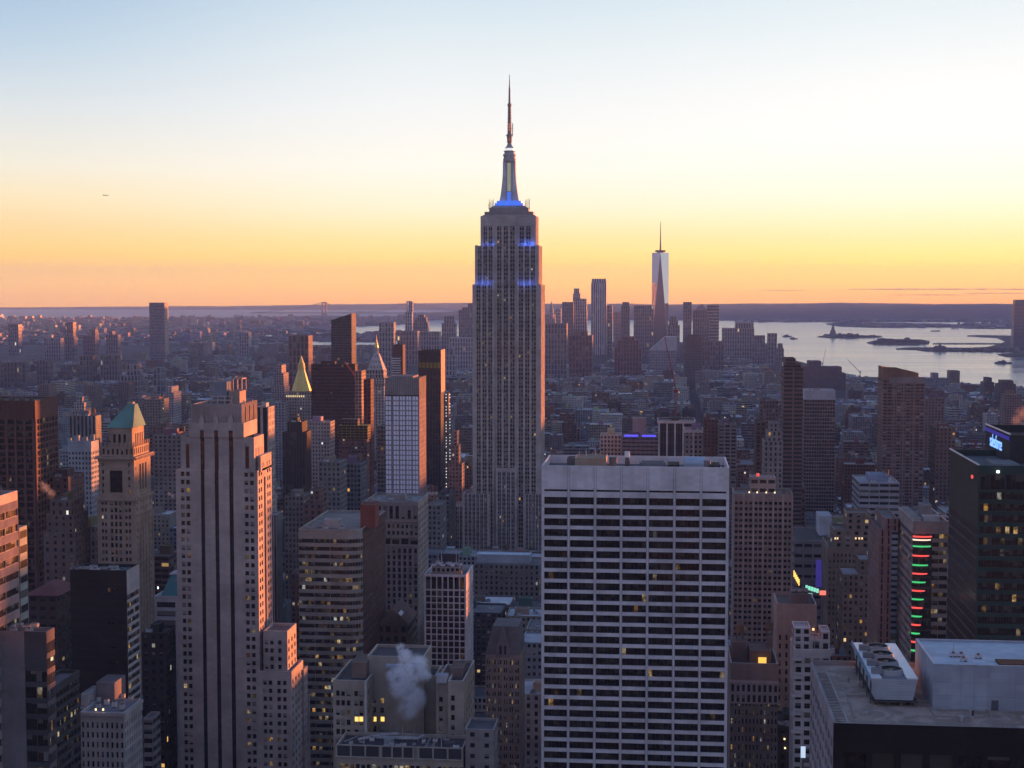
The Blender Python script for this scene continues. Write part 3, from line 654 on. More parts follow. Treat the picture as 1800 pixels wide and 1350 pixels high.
# ornate tower with a green copper roof
def copper_tower():
    Y = 800.; X = lambda p, py=900: XY(p, Y, py); Z = lambda py, px=210: ZY(py, Y, px); W = (.30, .225, .18)
    ws = Wins(.09, .7, 1); mb = MB()
    x0, x1 = X(171), X(237.5); yb = far_Y(268.5, x1, 920); z1 = Z(878)
    rh = 3.9; n = int((z1 - 30) / rh); rc = []
    for c in (180.3, 186, 222, 228): cx = X(c) - x0; rc += [(round(cx - .62, 3), round(cx + .62, 3), round(z1 - rh * (j + 1) + .9, 3), round(z1 - rh * (j + 1) + 2.9, 3)) for j in range(n)]
    for c in (196.5, 204, 211.5): cx = X(c) - x0; rc += [(round(cx - .72, 3), round(cx + .72, 3), round(z1 - rh * (j + 1) + .6, 3), round(z1 - rh * (j + 1) + 3.2, 3)) for j in range(n)]
    wall_north(mb, ws, x0, x1, Y, 0, z1, rc, W)
    L = yb - Y; rc = []
    for c in (.12, .34, .5, .66, .88): rc += [(round(L * c - .7, 3), round(L * c + .7, 3), round(z1 - rh * (j + 1) + .9, 3), round(z1 - rh * (j + 1) + 2.9, 3)) for j in range(n)]
    wall_west(mb, ws, x1, Y, yb, 0, z1, rc, W); shell(mb, x0, x1, Y, yb, 0, z1, W, north=False, west=False)
    for c in (.0, .24, .42, .58, .76, .97): mb.box(x1, x1 + .5, Y + L * c, Y + L * c + 1.0, 0, z1 - 9, (.33, .25, .2))
    # upper shaft with tall arched openings
    u0, u1, z2 = X(174), X(236), Z(806); ya, yc = Y + .8, far_Y(266, u1, 840) - 1
    H = z2 - z1; rc = []
    for c in (181, 227): cx = X(c) - u0; rc += [(round(cx - .6, 3), round(cx + .6, 3), round(H * t, 3), round(H * t + 2.0, 3)) for t in (.14, .30, .46, .62, .80)]
    wall_big = [(round(cx - 3.6, 3), round(cx + 3.6, 3), round(H * .16, 3), round(H * .70, 3))]
    cx = X(204) - u0; wall_big = [(round(cx - 3.6, 3), round(cx + 3.6, 3), round(H * .16, 3), round(H * .70, 3))]
    mb.holes((u0, ya, z1), (1, 0), u1 - u0, z2 - z1, rc + wall_big, .8, W); ws.add((u0, ya, z1), (1, 0), rc, .8); ws.add((u0, ya, z1), (1, 0), wall_big, .8, 0.0)
    Lw = yc - ya; rc = [(round(Lw * c - 1.25, 3), round(Lw * c + 1.25, 3), round(H * .18, 3), round(H * .82, 3)) for c in (.36, .53, .70)] + [(round(Lw * .1 - .5, 3), round(Lw * .1 + .5, 3), round(H * t, 3), round(H * t + 2, 3)) for t in (.2, .45, .7)]
    wall_west(mb, ws, u1, ya, yc, z1, z2, rc, W, .8); shell(mb, u0, u1, ya, yc, z1, z2, W, north=False, west=False)
    o = mb.build('office_tower'); tag(o, 'ornate brown stone tower with a steep green copper roof', 'skyscraper')
    for za, h, g, w0, w1, p, q in ((z1 - .6, 1.6, .8, x0, x1, Y, yb), (z2 - .4, 1.3, 1.5, u0, u1, ya, yc)):
        m2 = MB(); m2.box(w0 - g, w1 + g, p - g, q + g, za, za + h, (.34, .26, .21), roof=(.2, .16, .14))
        for i in range(14): xx_ = w0 - g + (w1 - w0 + 2 * g) * i / 13; m2.box(xx_ - .25, xx_ + .25, p - g - .3, p - g, za - .6, za + .9, (.34, .26, .21))
        for i in range(16): yy_ = p - g + (q - p + 2 * g) * i / 15; m2.box(w1 + g, w1 + g + .3, yy_ - .3, yy_ + .3, za - .6, za + .9, (.34, .26, .21))
        m2.build('cornice', o)
    # crown storeys
    m2 = MB(); c0, c1, z3, zl = X(176, 790), X(233, 790), Z(786), z2 + .9
    rc = grid(c1 - c0, z3 - zl, 7, 1, .22, .3); yd, ye = Y + 1.6, yc - 1
    wall_north(m2, ws, c0, c1, yd, zl, z3, rc, W); wall_west(m2, ws, c1, yd, ye, zl, z3, grid(ye - yd, z3 - zl, 8, 1, .2, .3), W); shell(m2, c0, c1, yd, ye, zl, z3, W, north=False, west=False)
    e0, e1, z4 = X(186, 760), X(228, 760), Z(753); yf, yg = Y + 3.5, far_Y(253, e1, 765)
    rc = [(round(X(c) - e0 - .75, 3), round(X(c) - e0 + .75, 3), 3.2, round(z4 - z3 - 2.4, 3)) for c in (190, 199, 208, 217)]
    wall_north(m2, ws, e0, e1, yf, z3 - 1.2, z4, rc, W, .7); lw = yg - yf
    wall_west(m2, ws, e1, yf, yg, z3 - 1.2, z4, [(round(lw * c - .7, 3), round(lw * c + .7, 3), 3.2, round(z4 - z3 - 2.4, 3)) for c in (.3, .44, .58, .72, .86)], W, .7); shell(m2, e0, e1, yf, yg, z3 - 1.2, z4, W, north=False, west=False)
    for i in range(9):
        xx_ = c0 + (c1 - c0) * i / 8; m2.box(xx_ - .3, xx_ + .3, yd - .2, yd + .4, z3, z3 + 1.6, (.34, .26, .2)); m2.frustum([(xx_ - .3, yd - .2), (xx_ + .3, yd - .2), (xx_ + .3, yd + .4), (xx_ - .3, yd + .4)], z3 + 1.6, [(xx_ - .05, yd + .05), (xx_ + .05, yd + .05), (xx_ + .05, yd + .15), (xx_ - .05, yd + .15)], z3 + 2.8, (.34, .26, .2))
        yy_ = yd + (ye - yd) * i / 8; m2.box(c1 - .4, c1 + .2, yy_ - .3, yy_ + .3, z3, z3 + 2.2, (.34, .26, .2))
    m2.build('crown', o)
    m2 = MB(); r0, r1 = X(211, 715), X(224, 715); zt = Z(713, 217); ym = (yf + yg) / 2; g = .9
    base = [(e0 - g, yf - g), (e1 + g, yf - g), (e1 + g, yg + g), (e0 - g, yg + g)]
    m2.frustum(base, z4 - .05, [(r0, ym - 1.5), (r1, ym - 1.5), (r1, ym + 3), (r0, ym + 3)], zt, (.10, .23, .21)); m2.build('copper_roof', o)
    m2 = MB(); m2.box(X(213), X(223), ym - 1, ym + 2, zt, zt + 1.1, (.35, .28, .22)); m2.build('chimney', o)
    ws.build(o)
    return reg(o, 168, 272, 712, 1080, Y, x0, x1, Y, yb, 'the tower with the green copper roof')
copper_tower()

# white framed grid tower
def grid_tower():
    Y = 760.; X = lambda p, py=1050: XY(p, Y, py); Z = lambda py, px=783: ZY(py, Y, px); W = (.50, .47, .49)
    ws = Wins(.05, .25, 2); mb = MB(); x0, x1, z1 = X(745.5, 1005), X(819.5, 1005), Z(1010); yb = far_Y(832, x1, 1050)
    rh = 2660 / 2660 * 3.28; n = int((z1 - 15) / rh); Wd = x1 - x0
    rects = [(r(a), r(b), r(c), r(d)) for r in (lambda q: round(q, 3),) for i in range(7) for j in range(n) for a, b, c, d in ((.55 + (Wd - 1.1) / 7 * (i + .11), .55 + (Wd - 1.1) / 7 * (i + .89), z1 - 8.2 - rh * (j + 1) + .32, z1 - 8.2 - rh * (j + 1) + rh - .22),) if c > 10]
    rects += [(round(.55 + (Wd - 1.1) / 7 * (i + .11), 3), round(.55 + (Wd - 1.1) / 7 * (i + .89), 3), round(z1 - 7.6, 3), round(z1 - 1.2, 3)) for i in range(7)]
    wall_north(mb, ws, x0, x1, Y, 0, z1, rects, W, .6)
    L = yb - Y
    rs_ = [(round(L * (i + .3) / 5, 3), round(L * (i + .7) / 5, 3), round(z1 - 8.2 - rh * (j + 1) + .5, 3), round(z1 - 8.2 - rh * (j + 1) + rh - .3, 3)) for i in range(5) for j in range(n - 2)]
    wall_west(mb, ws, x1, Y, yb, 0, z1, rs_, W, .5)
    shell(mb, x0, x1, Y, yb, 0, z1, W, north=False, west=False, par=3, roof=(.14, .13, .14))
    o = mb.build('office_tower'); tag(o, 'narrow white framed office tower with square windows and cluttered roof', 'office tower'); ws.build(o)
    bulkhead(o, X(757), X(806), Y + 4, Y + 14, z1 - 3, 6.2, (.25, .22, .22), 'penthouse', (.3, .3, .3, 2.5, 3))
    bulkhead(o, X(795), X(810), Y + 3, Y + 6, z1 - 3, 4.2, (.3, .23, .17), 'plant_room')
    for i in range(9): roof_unit(o, X(760 + (i * 11) % 50), Y + 5.5 + (i % 3) * 2.6, z1 + 3.2, 2.2, 1.8, 1.3 + (i % 2) * .6, (.5, .54, .6))
    for px, h in ((766, 5), (772, 7.5), (798, 9), (803, 5)): mast(o, X(px), Y + 9, z1 + 3.2, h, .22, 'mast', (.5, .5, .52))
    m2 = MB(); m2.box(X(766), X(800), Y + 12, Y + 13.5, z1 + 3.2, z1 + 8.5, (.05, .05, .06)); m2.build('roof_screen', o)
    return reg(o, 745, 832, 940, 1275, Y, x0, x1, Y, yb, 'the narrow white grid tower')
grid_tower()

# office block with long lit ribbon windows and a brick flank
def ribbon_block():
    Y = 720.; X = lambda p, py=1000: XY(p, Y, py); Z = lambda py, px=580: ZY(py, Y, px); W = (.25, .255, .235); BR = (.10, .052, .045)
    ws = Wins(.20, .35, 8); mb = MB(); x0, xc, x1, z1 = X(525), X(608), X(637), Z(931); yb = far_Y(680, x1, 960)
    arc = [(x0, Y), (xc, Y)] + [(xc + (x1 - xc) * math.sin(t), Y + 6.5 * (1 - math.cos(t))) for t in [math.pi / 2 * i / 6 * .75 for i in range(1, 7)]]
    rh = 3.82; n = int((z1 - 22) / rh)
    for (a, b) in zip(arc, arc[1:]):
        L = math.hypot(b[0] - a[0], b[1] - a[1]); u = ((b[0] - a[0]) / L, (b[1] - a[1]) / L)
        k = 3 if L > 15 else 1
        rc = [(round(L * (i + .01 if k > 1 else .0), 3) if 0 else round(L / k * (i + .012), 3), round(L / k * (i + .988), 3), round(z1 - 3.4 - rh * (j + 1) + .55, 3), round(z1 - 3.4 - rh * (j + 1) + 2.55, 3)) for i in range(k) for j in range(n)]
        mb.holes((a[0], a[1], 0), u, L, z1, rc, .4, W); ws.add((a[0], a[1], 0), u, rc, .4)
    ex, ey = arc[-1]
    mb.side((ex, ey), (ex, yb), 0, z1, BR, (.2, .22, .5, 4.2, 3.8)); mb.side((ex, yb), (x0, yb), 0, z1, BR); mb.side((x0, yb), (x0, Y), 0, z1, W)
    poly = arc + [(ex, yb), (x0, yb)]
    inn = [(p[0] + (-.6 if p[0] > xc else .6), p[1] + (.6 if p[1] < Y + 20 else -.6)) for p in poly]
    for i in range(len(poly)):
        j = (i + 1) % len(poly); mb.quad([(*poly[i], z1), (*poly[j], z1), (*inn[j], z1), (*inn[i], z1)], (.34, .32, .3)); mb.quad([(*inn[i], z1), (*inn[j], z1), (*inn[j], z1 - 1), (*inn[i], z1 - 1)], W)
    mb.quad([(*q, z1 - 1) for q in inn], (.17, .16, .16))
    o = mb.build('office_building'); tag(o, 'tan office block with curved corner, many lit ribbon windows and dark brick flank', 'office building'); ws.build(o)
    b = bulkhead(o, X(624, 930), X(650, 930), Y + 13, Y + 24, z1 - 1, Z(905, 640) - z1 + 4, (.17, .06, .05), 'brick_bulkhead')
    bulkhead(o, X(562), X(590), Y + 10, Y + 15, z1 - 1, 4.4, (.33, .34, .35), 'plant_room')
    for i in range(5): roof_unit(o, X(540 + i * 14), Y + 7 + (i % 2) * 6, z1 - 1, 3, 2, 1.6)
    return reg(o, 522, 682, 905, 1200, Y, x0, x1, Y, yb, 'the block with lit ribbon windows')
ribbon_block()

# brown office block with a columned top behind it
def columned_block():
    Y = 900.; X = lambda p, py=900: XY(p, Y, py); Z = lambda py, px=690: ZY(py, Y, px); W = (.235, .19, .18)
    ws = Wins(.05, .6, 1); mb = MB(); x0, x1, z1 = X(640), X(735), Z(882); yb = far_Y(753, x1, 940); Wd = x1 - x0; L = yb - Y
    top = [(round(Wd * (i + .22) / 9, 3), round(Wd * (i + .78) / 9, 3), round(z1 - 10.5, 3), round(z1 - 2.6, 3)) for i in range(9)]
    mid = grid(Wd, 0, 12, 2, .28, .3, 0, Wd, z1 - 21, z1 - 13) + [(round(Wd * (i + .1) / 6, 3), round(Wd * (i + .9) / 6, 3), round(z1 - 26, 3), round(z1 - 22.5, 3)) for i in range(6)]
    rh = 3.9; n = int((z1 - 30 - 20) / rh)
    low = [(round(Wd * (i + .25) / 10, 3), round(Wd * (i + .75) / 10, 3), round(z1 - 28 - rh * (j + 1) + .5, 3), round(z1 - 28 - rh * (j + 1) + 3.3, 3)) for i in range(10) for j in range(n)]
    wall_north(mb, ws, x0, x1, Y, 0, z1, top + mid + low, W, .8)
    wl = [(round(L * (i + .28) / 6, 3), round(L * (i + .72) / 6, 3), round(z1 - 3 - rh * (j + 1) + .6, 3), round(z1 - 3 - rh * (j + 1) + 3, 3)) for i in range(6) for j in range(n + 5)]
    wall_west(mb, ws, x1, Y, yb, 0, z1, wl, (.31, .26, .24), .6)
    shell(mb, x0, x1, Y, yb, 0, z1, W, north=False, west=False, roof=(.2, .19, .2), rim=(.34, .31, .3))
    for zz in (z1 - 12.2, z1 - 21.8, z1 - 27.2): mb.box(x0 - .3, x1 + .3, Y - .7, Y, zz, zz + 1.0, (.28, .23, .22))
    for i in range(11): xx_ = x0 + Wd * i / 10; mb.box(max(x0, xx_ - .6), min(x1, xx_ + .6), Y - .5, Y, 10, z1 - 27.4, (.25, .2, .19))
    o = mb.build('office_building'); tag(o, 'brown stone block with columned top storey in front of the bright glass tower', 'office building'); ws.build(o)
    for px, d in ((655, 3), (680, 6), (715, 4)): roof_unit(o, X(px), Y + 8 + d, z1 - 1.2, 4, 3, 2)
    bulkhead(o, X(672), X(705), Y + 14, Y + 22, z1 - 1.2, 3.5, (.22, .2, .2))
    return reg(o, 640, 755, 872, 1090, Y, x0, x1, Y, yb, 'the block with the columned top')
columned_block()

# stepped pale building with the steam plume
def stepped_building():
    W = (.32, .275, .235); ws = Wins(.10, .9, 1)
    def piece(pl, pr_, py, Y, D, cols, z0=0, rows=None, rh=3.75, top=3.0, hw=.32, side=4, lit=None, rf=(.07, .065, .075)):
        mb = MB(); x0, x1 = XY(pl, Y, py), XY(pr_, Y, py); z1 = ZY(py, Y, (pl + pr_) / 2); n = int((z1 - top - z0 - 1) / rh) if rows is None else rows; n = min(n, 16); Wd = x1 - x0
        rc = []
        for c in cols:
            cx = XY(c, Y, py + 40) - x0
            rc += [(round(cx - .72, 3), round(cx + .72, 3), round(z1 - z0 - top - rh * (j + 1) + 1.0, 3), round(z1 - z0 - top - rh * (j + 1) + 3.1, 3)) for j in range(n)]
        wall_north(mb, ws, x0, x1, Y, z0, z1, rc, W, .4, lit)
        rc = [(round(D * (i + .3) / side, 3), round(D * (i + .7) / side, 3), round(z1 - z0 - top - rh * (j + 1) + 1.0, 3), round(z1 - z0 - top - rh * (j + 1) + 3.1, 3)) for i in range(side) for j in range(n)]
        wall_west(mb, ws, x1, Y, Y + D, z0, z1, rc, W, .4)
        shell(mb, x0, x1, Y, Y + D, z0, z1, W, north=False, west=False, roof=rf, rim=(.40, .36, .33)); return mb, z1
    mb, zc = piece(645.5, 745, 1154, 575, 20, (657.5, 671.5), top=16, side=3)
    o = mb.build('office_building'); tag(o, 'pale stepped office building with lit windows and a white steam plume on its roof', 'office building')
    m, z = piece(585, 645.3, 1196, 562, 33, (594, 603, 612.5, 626, 635), top=3.4); m.build('side_wing', o)
    m, z = piece(745.2, 766, 1188, 579, 16, ()); m.build('side_wing', o)
    m, z = piece(766.2, 787, 1199, 566, 28, (775,), top=5); m.build('side_wing', o)
    m, z = piece(787.2, 815, 1197, 562, 33, (796,), top=5, side=5); m.build('side_wing', o)
    m, zl = piece(591, 814, 1312, 545, 16.4, [600 + i * 9.6 for i in range(23)], top=6.5, side=3, lit=.34); lw = m.build('front_wing', o)
    Y = 545.; G = lambda y: 545 + (y - 525) * .44; X = lambda p: XY(p, Y, 1320)
    m2 = MB()      # glazed band along the front parapet
    for a, b in ((592, 668), (671, 727), (736, 813)):
        m2.box(X(a), X(b), Y - .5, Y - .02, zl - 4.2, zl - .2, (.05, .05, .06)); k = 3
        for i in range(k + 1): xx_ = X(a) + (X(b) - X(a)) * i / k; m2.box(xx_ - .3, xx_ + .3, Y - .75, Y - .5, zl - 4.4, zl, (.33, .3, .28))
        for zz in (zl - 4.5, zl - .1): m2.box(X(a) - .3, X(b) + .3, Y - .8, Y - .5, zz, zz + .45, (.36, .33, .31))
    m2.build('parapet_band', o)
    zr = zl - 1.2
    m2 = MB()      # roof ducts and steel
    for a, b in (((662, 548), (735, 548)), ((735, 548), (745, 556)), ((670, 556), (700, 560)), ((630, 540), (668, 553))): m2.bar((XY(a[0], G(a[1]), 1290), G(a[1]), zr + 1.4), (XY(b[0], G(b[1]), 1290), G(b[1]), zr + 1.4), .8, (.42, .42, .45))
    for px, y in ((745, 556), (735, 548), (670, 552), (700, 552)): m2.box(XY(px, G(y), 1290) - .3, XY(px, G(y), 1290) + .3, G(y) - .3, G(y) + .3, zr, zr + 1.2, (.2, .2, .2))
    m2.build('roof_duct', o)
    m2 = MB(); m2.cyl(XY(684, 552, 1300), 552, 2.0, zr, zr + 2.2, (.3, .32, .33), 16); m2.build('cooling_unit', o)
    m2 = MB()
    for i in range(14): x, y = XY(672 + (i * 7) % 40, 548, 1310), 546.2 + (i * .9) % 3; m2.box(x, x + .9, y, y + .8, zr, zr + .8 + (i % 3) * .4, (.5, .52, .56))
    m2.build('roof_plant', o)
    for i in range(16):
        px, y = 600 + (i * 37) % 205, 528 + (i * 11) % 30
        if not (660 < px < 750 and y > 544): roof_unit(o, XY(px, G(y), 1300), G(y), zr, 1.3 + (i % 3) * .5, 1.2, .8 + (i % 4) * .3, [.2 + .1 * (i % 4)] * 3)
    m2 = MB()
    for a, b in (((598, 530), (640, 530)), ((640, 530), (640, 556)), ((752, 530), (806, 530)), ((776, 532), (776, 556)), ((606, 540), (628, 556))): m2.bar((XY(a[0], G(a[1]), 1300), G(a[1]), zr + .35), (XY(b[0], G(b[1]), 1300), G(b[1]), zr + .35), .35, (.34, .33, .34))
    m2.build('roof_pipe', o)
    m2 = MB()
    for px, y in ((600, 545), (616, 533), (646, 534), (760, 538), (790, 550), (800, 536)): y = G(y); x = XY(px, y, 1300); m2.box(x - 2.0, x + 2.0, y - 1.2, y + 1.2, zr + .004, zr + .03, (.12, .115, .125), roof=(.13, .125, .135))
    tag(m2.build('roof_patch', o))
    m2 = MB()
    for px in (750, 762): m2.box(XY(px, 553, 1290), XY(px + 4, 553, 1290), 547.5, 559, zr, zr + .6, (.3, .27, .26))
    m2.build('roof_kerb', o)
    for px in (686, 707.5, 728): mast(o, XY(px, 557, 1280), 557, zr, 6, .22, 'lamp_post', (.3, .3, .3))
    m2 = MB(); x = XY(641.5, 560.5, 1200)      # light stone quoin down the corner
    m2.box(x - .35, x + .35, 561.2, 562, 40, ZY(1196, 562, 641), (.52, .5, .5)); m2.build('corner_pipe', o)
    m2 = MB(); za = ZY(1168, 574, 700); m2.box(XY(679, 574, 1165), XY(737, 574, 1165), 572.5, 575, za - 1.2, za, (.34, .38, .44), roof=(.45, .5, .58)); m2.build('canopy', o)
    m2 = MB(); za = ZY(1192, 580, 700); m2.box(XY(767.5, 565, 1185), XY(786, 565, 1185), 564, 569, ZY(1200, 565, 777), ZY(1187, 565, 777), (.4, .41, .46)); m2.build('dormer', o)
    bulkhead(o, XY(618, 570, 1190), XY(644, 570, 1190), 570, 584, ZY(1196, 562, 620) - 1.2, 6.2, (.2, .15, .13), 'brick_bulkhead')
    bulkhead(o, XY(790, 570, 1190), XY(812, 570, 1190), 572, 584, ZY(1197, 562, 800) - 1.2, 3.6, (.17, .12, .11), 'brick_bulkhead')
    m2 = MB()
    for px, y in ((627, 562), (635, 562), (649.5, 575), (658.5, 575), (672.5, 575)): x = XY(px, y, 1264); z = ZY(1264, y, px); m2.box(x - .72, x + .72, y - .06, y - .01, z - .9, z + .9, (1, .7, .2))
    m2.build('lit_window', o, [mat('golden_window_glow', (.9, .7, .3), .5, emit=(1, .62, .14), estr=.5, noise=.5, scale=.9)])
    ws.build(o)
    return reg(o, 583, 816, 1150, 1350, 545, XY(585, 562), XY(815, 562), 545, 595, 'the stepped building with the steam plume')
stepped_building()

# ------------------------------------------------------------------ towers with the same recipe: walls with openings, or walls whose small windows are in the material
def geo_tower(name, cat, label, phrase, L, R, T, B, Y, D, wall, cols, rh, hw=.3, hh=.3, top=3.0, side=4, lit=.06, blind=.7, bars=1, depth=.45, par=1.2, roof=None, floor=25, limit=100, pfar=None, west=True, east=False, rim=None, swall=None, ends=0.0, pair=0.0, maxrows=60):
    py = (T + 60); x0, x1 = XY(L, Y, T), XY(R, Y, T); z1 = ZY(T, Y, (L + R) / 2)
    y1 = far_Y(pfar, x1 if west else x0, T + 20) if pfar else Y + D
    ws = Wins(lit, blind, bars); mb = MB(); Wd = x1 - x0; dp = y1 - Y
    n = min(maxrows, int((z1 - top - floor) / rh)); zb = z1 - top - n * rh
    r = lambda q: round(q, 3)
    wall_north(mb, ws, x0, x1, Y, 0, z1, grid(Wd, z1, cols, n, hw, hh, ends, Wd - ends, zb, z1 - top, pair), wall, depth)
    sg = grid(dp, z1, side, n, hw, hh, min(ends, 1), dp - min(ends, 1), zb, z1 - top, pair)
    sw = swall or wall
    if west: wall_west(mb, ws, x1, Y, y1, 0, z1, sg, sw, depth)
    if east: wall_east(mb, ws, x0, Y, y1, 0, z1, sg, sw, depth)
    shell(mb, x0, x1, Y, y1, 0, z1, wall, roof, par, north=False, west=not west, east=not east, rim=rim)
    o = mb.build(name); tag(o, label, cat); ws.build(o, limit)
    reg(o, L, R, T, B, Y, x0, x1, Y, y1, phrase)
    return o, x0, x1, y1, z1

def tower(name, cat, label, phrase, tiers, B, Y, D, wall, win=(.3, .3, .5, 3.2, 3.7), lit=.02, roof=None, swin=None, par=1.0, rot=0.0, pfar=None, group=None, rim=None, west=True, z0=0, roofs=True, taper=None, step=1.5):
    """tiers: (L, R, T) from the lowest, each above the one before; rot turns the plan about its front middle"""
    Lp, Rp, Tp = tiers[0]; x0, x1 = XY(Lp, Y, tiers[0][2]), XY(Rp, Y, tiers[0][2])
    if pfar: D = far_Y(pfar, x1 if west else x0, tiers[0][2] + 15) - Y
    mb = MB(); zb = z0; boxes = []
    for i, (L, R, T) in enumerate(tiers):
        yy = Y + i * step; dd = max(4.0, D - 2 * i * step)
        a, b = XY(L, Y, T), XY(R, Y, T); zt = ZY(T, Y, (L + R) / 2)
        poly = [(a, yy), (b, yy), (b, yy + dd), (a, yy + dd)]
        if rot:
            cx, cy = (a + b) / 2, yy; cs, sn = math.cos(rad(rot)), math.sin(rad(rot))
            poly = [(cx + (p[0] - cx) * cs - (p[1] - cy) * sn, cy + (p[0] - cx) * sn + (p[1] - cy) * cs) for p in poly]
        wl = (*wall[:3], lit)
        mb.prism(poly, zb - (.0 if i == 0 else 1.2), zt, wl, win, roof, par, [win, swin or win, win, swin or win], rim)
        boxes.append((a, b, yy, yy + dd, zt)); zb = zt
    o = mb.build(name); tag(o, label, cat, group)
    a, b, ya, yb, zt = boxes[-1]
    if roofs and b - a > 10 and yb - ya > 8:
        rnd = random.Random(hash_(label)); w_ = b - a
        q = rnd.uniform(.25, .5) * w_; s = a + rnd.uniform(.15, .4) * w_
        bulkhead(o, s, min(s + q, b - 1), ya + (yb - ya) * .3, ya + (yb - ya) * .75, zt - par, rnd.uniform(3.5, 6), [c * rnd.uniform(.6, 1.1) for c in wall[:3]])
        if Y < 2300:
            for k in range(rnd.randint(1, 3)): roof_unit(o, a + w_ * rnd.uniform(.12, .88), ya + (yb - ya) * rnd.uniform(.12, .26), zt - par, rnd.uniform(2, 4), 2.2, rnd.uniform(1.4, 2.2), [rnd.uniform(.2, .5)] * 3)
        if rnd.random() < .35 and Y < 2300 and wall[0] > .1: water_tank(o, a + w_ * .8, ya + (yb - ya) * .6, zt - par)
    reg(o, min(t[0] for t in tiers), max(t[1] for t in tiers), min(t[2] for t in tiers), B, Y, boxes[0][0], boxes[0][1], boxes[0][2], boxes[0][3], phrase)
    o['_top'] = zt; del o['_top']
    return o, boxes
def hash_(s):
    h = 7
    for c in s: h = (h * 131 + ord(c)) % 1000003
    return h

# ------------------------------------------------------------------ the great tower with the spire
def spire_tower():
    Y = 1290.; X = lambda p, py=600: XY(p, Y, py); Z = lambda py: ZY(py, Y, 890)
    STONE, SPAN = (.43, .375, .355), (.205, .175, .165)
    ws = Wins(.045, .7, 1)
    BLUE = mat('blue_floodlit_glow', (.05, .1, .5), .5, emit=(.07, .22, 1.0), estr=.28)  # floodlit tiers glow of themselves: the blue wash is put into emission
    STEEL = mat('grey_steel', (.36, .35, .37), .4, .4)
    SILVER = mat('lit_metal_panel', (.55, .55, .58), .35, .3)
    rh = 3.72
    def tier(mb, px0, px1, py1, z0, yo, D, bays, z1=None, win=True, lit=None, sidebays=6, wallc=SPAN, side=True, crown=0.0):
        """a block with windows between stone piers; bays = list of (px from, px to, number of bays)"""
        a, b = X(px0, py1), X(px1, py1); z1 = Z(py1) if z1 is None else z1; H = z1 - z0; y0 = Y + yo; n = max(1, int((H - crown) / rh)); rc = []; piers = []
        for p, q, k in bays:
            xa, xb = X(p, py1) - a, X(q, py1) - a; bw = (xb - xa) / k
            for i in range(k):
                l, r_ = xa + bw * (i + .17), xa + bw * (i + .83); m = (l + r_) / 2
                for j in range(n):
                    c, d = H - crown - rh * (j + 1) + 1.1, H - crown - rh * (j + 1) + 3.1
                    if c < .2: continue
                    rc += [(round(l, 3), round(m - .22, 3), round(c, 3), round(d, 3)), (round(m + .22, 3), round(r_, 3), round(c, 3), round(d, 3))]
                piers.append((xa + bw * i - bw * .16, xa + bw * i + bw * .16)); piers.append((m - .13, m + .13))
            piers.append((xb - bw * .16, xb + bw * .16))
        wall_north(mb, ws, a, b, y0, z0, z1, rc, wallc, .35, lit)
        for l, r_ in piers:
            l, r_ = max(0, l), min(b - a, r_)
            mb.box(a + l, a + r_, y0 - (.55 if r_ - l > .5 else .25), y0, z0, z1 - crown * .55 + (.6 if crown == 0 else 0), STONE)
        # blank stone between the bay groups
        edges = [0] + [v for p, q, k in bays for v in (X(p, py1) - a, X(q, py1) - a)] + [b - a]
        for l, r_ in zip(edges[0::2], edges[1::2]):
            if r_ - l > .8: mb.box(a + l, a + r_, y0 - .5, y0, z0, z1 + .5, STONE)
        if crown: mb.box(a, b, y0 - .52, y0, z1 - crown * .9, z1 + .4, STONE)
        L = D; m = sidebays
        if side:
            rs_ = [(round(L * (i + .25) / m, 3), round(L * (i + .75) / m, 3), round(H - crown - rh * (j + 1) + 1.1, 3), round(H - crown - rh * (j + 1) + 3.1, 3)) for i in range(m) for j in range(n) if H - crown - rh * (j + 1) > .2]
            wall_west(mb, ws, b, y0, y0 + D, z0, z1, rs_, STONE, .35, lit)
            for i in range(m + 1):
                yy = y0 + L * i / m; mb.box(b, b + .4, max(y0, yy - .8), min(y0 + D, yy + .8), z0, z1 + .4, STONE)
        shell(mb, a, b, y0, y0 + D, z0, z1, STONE, roof=(.2, .18, .18), north=False, west=not side)
        return a, b, z1
    mb = MB()
    zA = Z(866); zB = Z(501); zC = Z(432); zD = Z(380)
    W_, C_, E_ = (836, 867, 3), (871.5, 906, 3), (910, 944, 3)
    # main shaft: two wings with the recessed middle between them
    tier(mb, 830.5, 869, 501, 0, 0, 40, [W_])
    tier(mb, 869, 908.5, 501, zA, 2.2, 38, [C_], side=False)
    tier(mb, 908.5, 950.5, 501, 0, 0, 40, [E_], sidebays=9)
    tier(mb, 869, 908.5, 432, zB, 2.2, 34, [C_], side=False)
    tier(mb, 834.5, 869, 432, zB, 1.5, 36, [(838, 867, 3)])
    tier(mb, 908.5, 946, 432, zB, 1.5, 36, [(910, 942, 3)], sidebays=8)
    tier(mb, 869, 908.5, 380, zC, 2.2, 30, [C_], side=False, crown=9)
    tier(mb, 844, 869, 380, zC, 3, 28, [(848, 866, 2)], crown=9)
    tier(mb, 908.5, 940.5, 380, zC, 3, 28, [(911, 934, 2)], crown=9, sidebays=6)
    o = mb.build('skyscraper'); tag(o, 'tallest stone skyscraper with stepped top, blue floodlights and a long antenna spire', 'skyscraper')
    m2 = MB()     # middle bay that stands forward lower down, and the low shoulders
    tier(m2, 872, 909, 823, 0, -3, 6, [(874.5, 906.5, 4)], crown=3, sidebays=1, wallc=SPAN)
    m2.build('front_bay', o)
    m2 = MB(); tier(m2, 815, 862, 867, 0, -8, 30, [(818, 859, 6)], sidebays=4, wallc=SPAN); m2.build('shoulder_block', o)
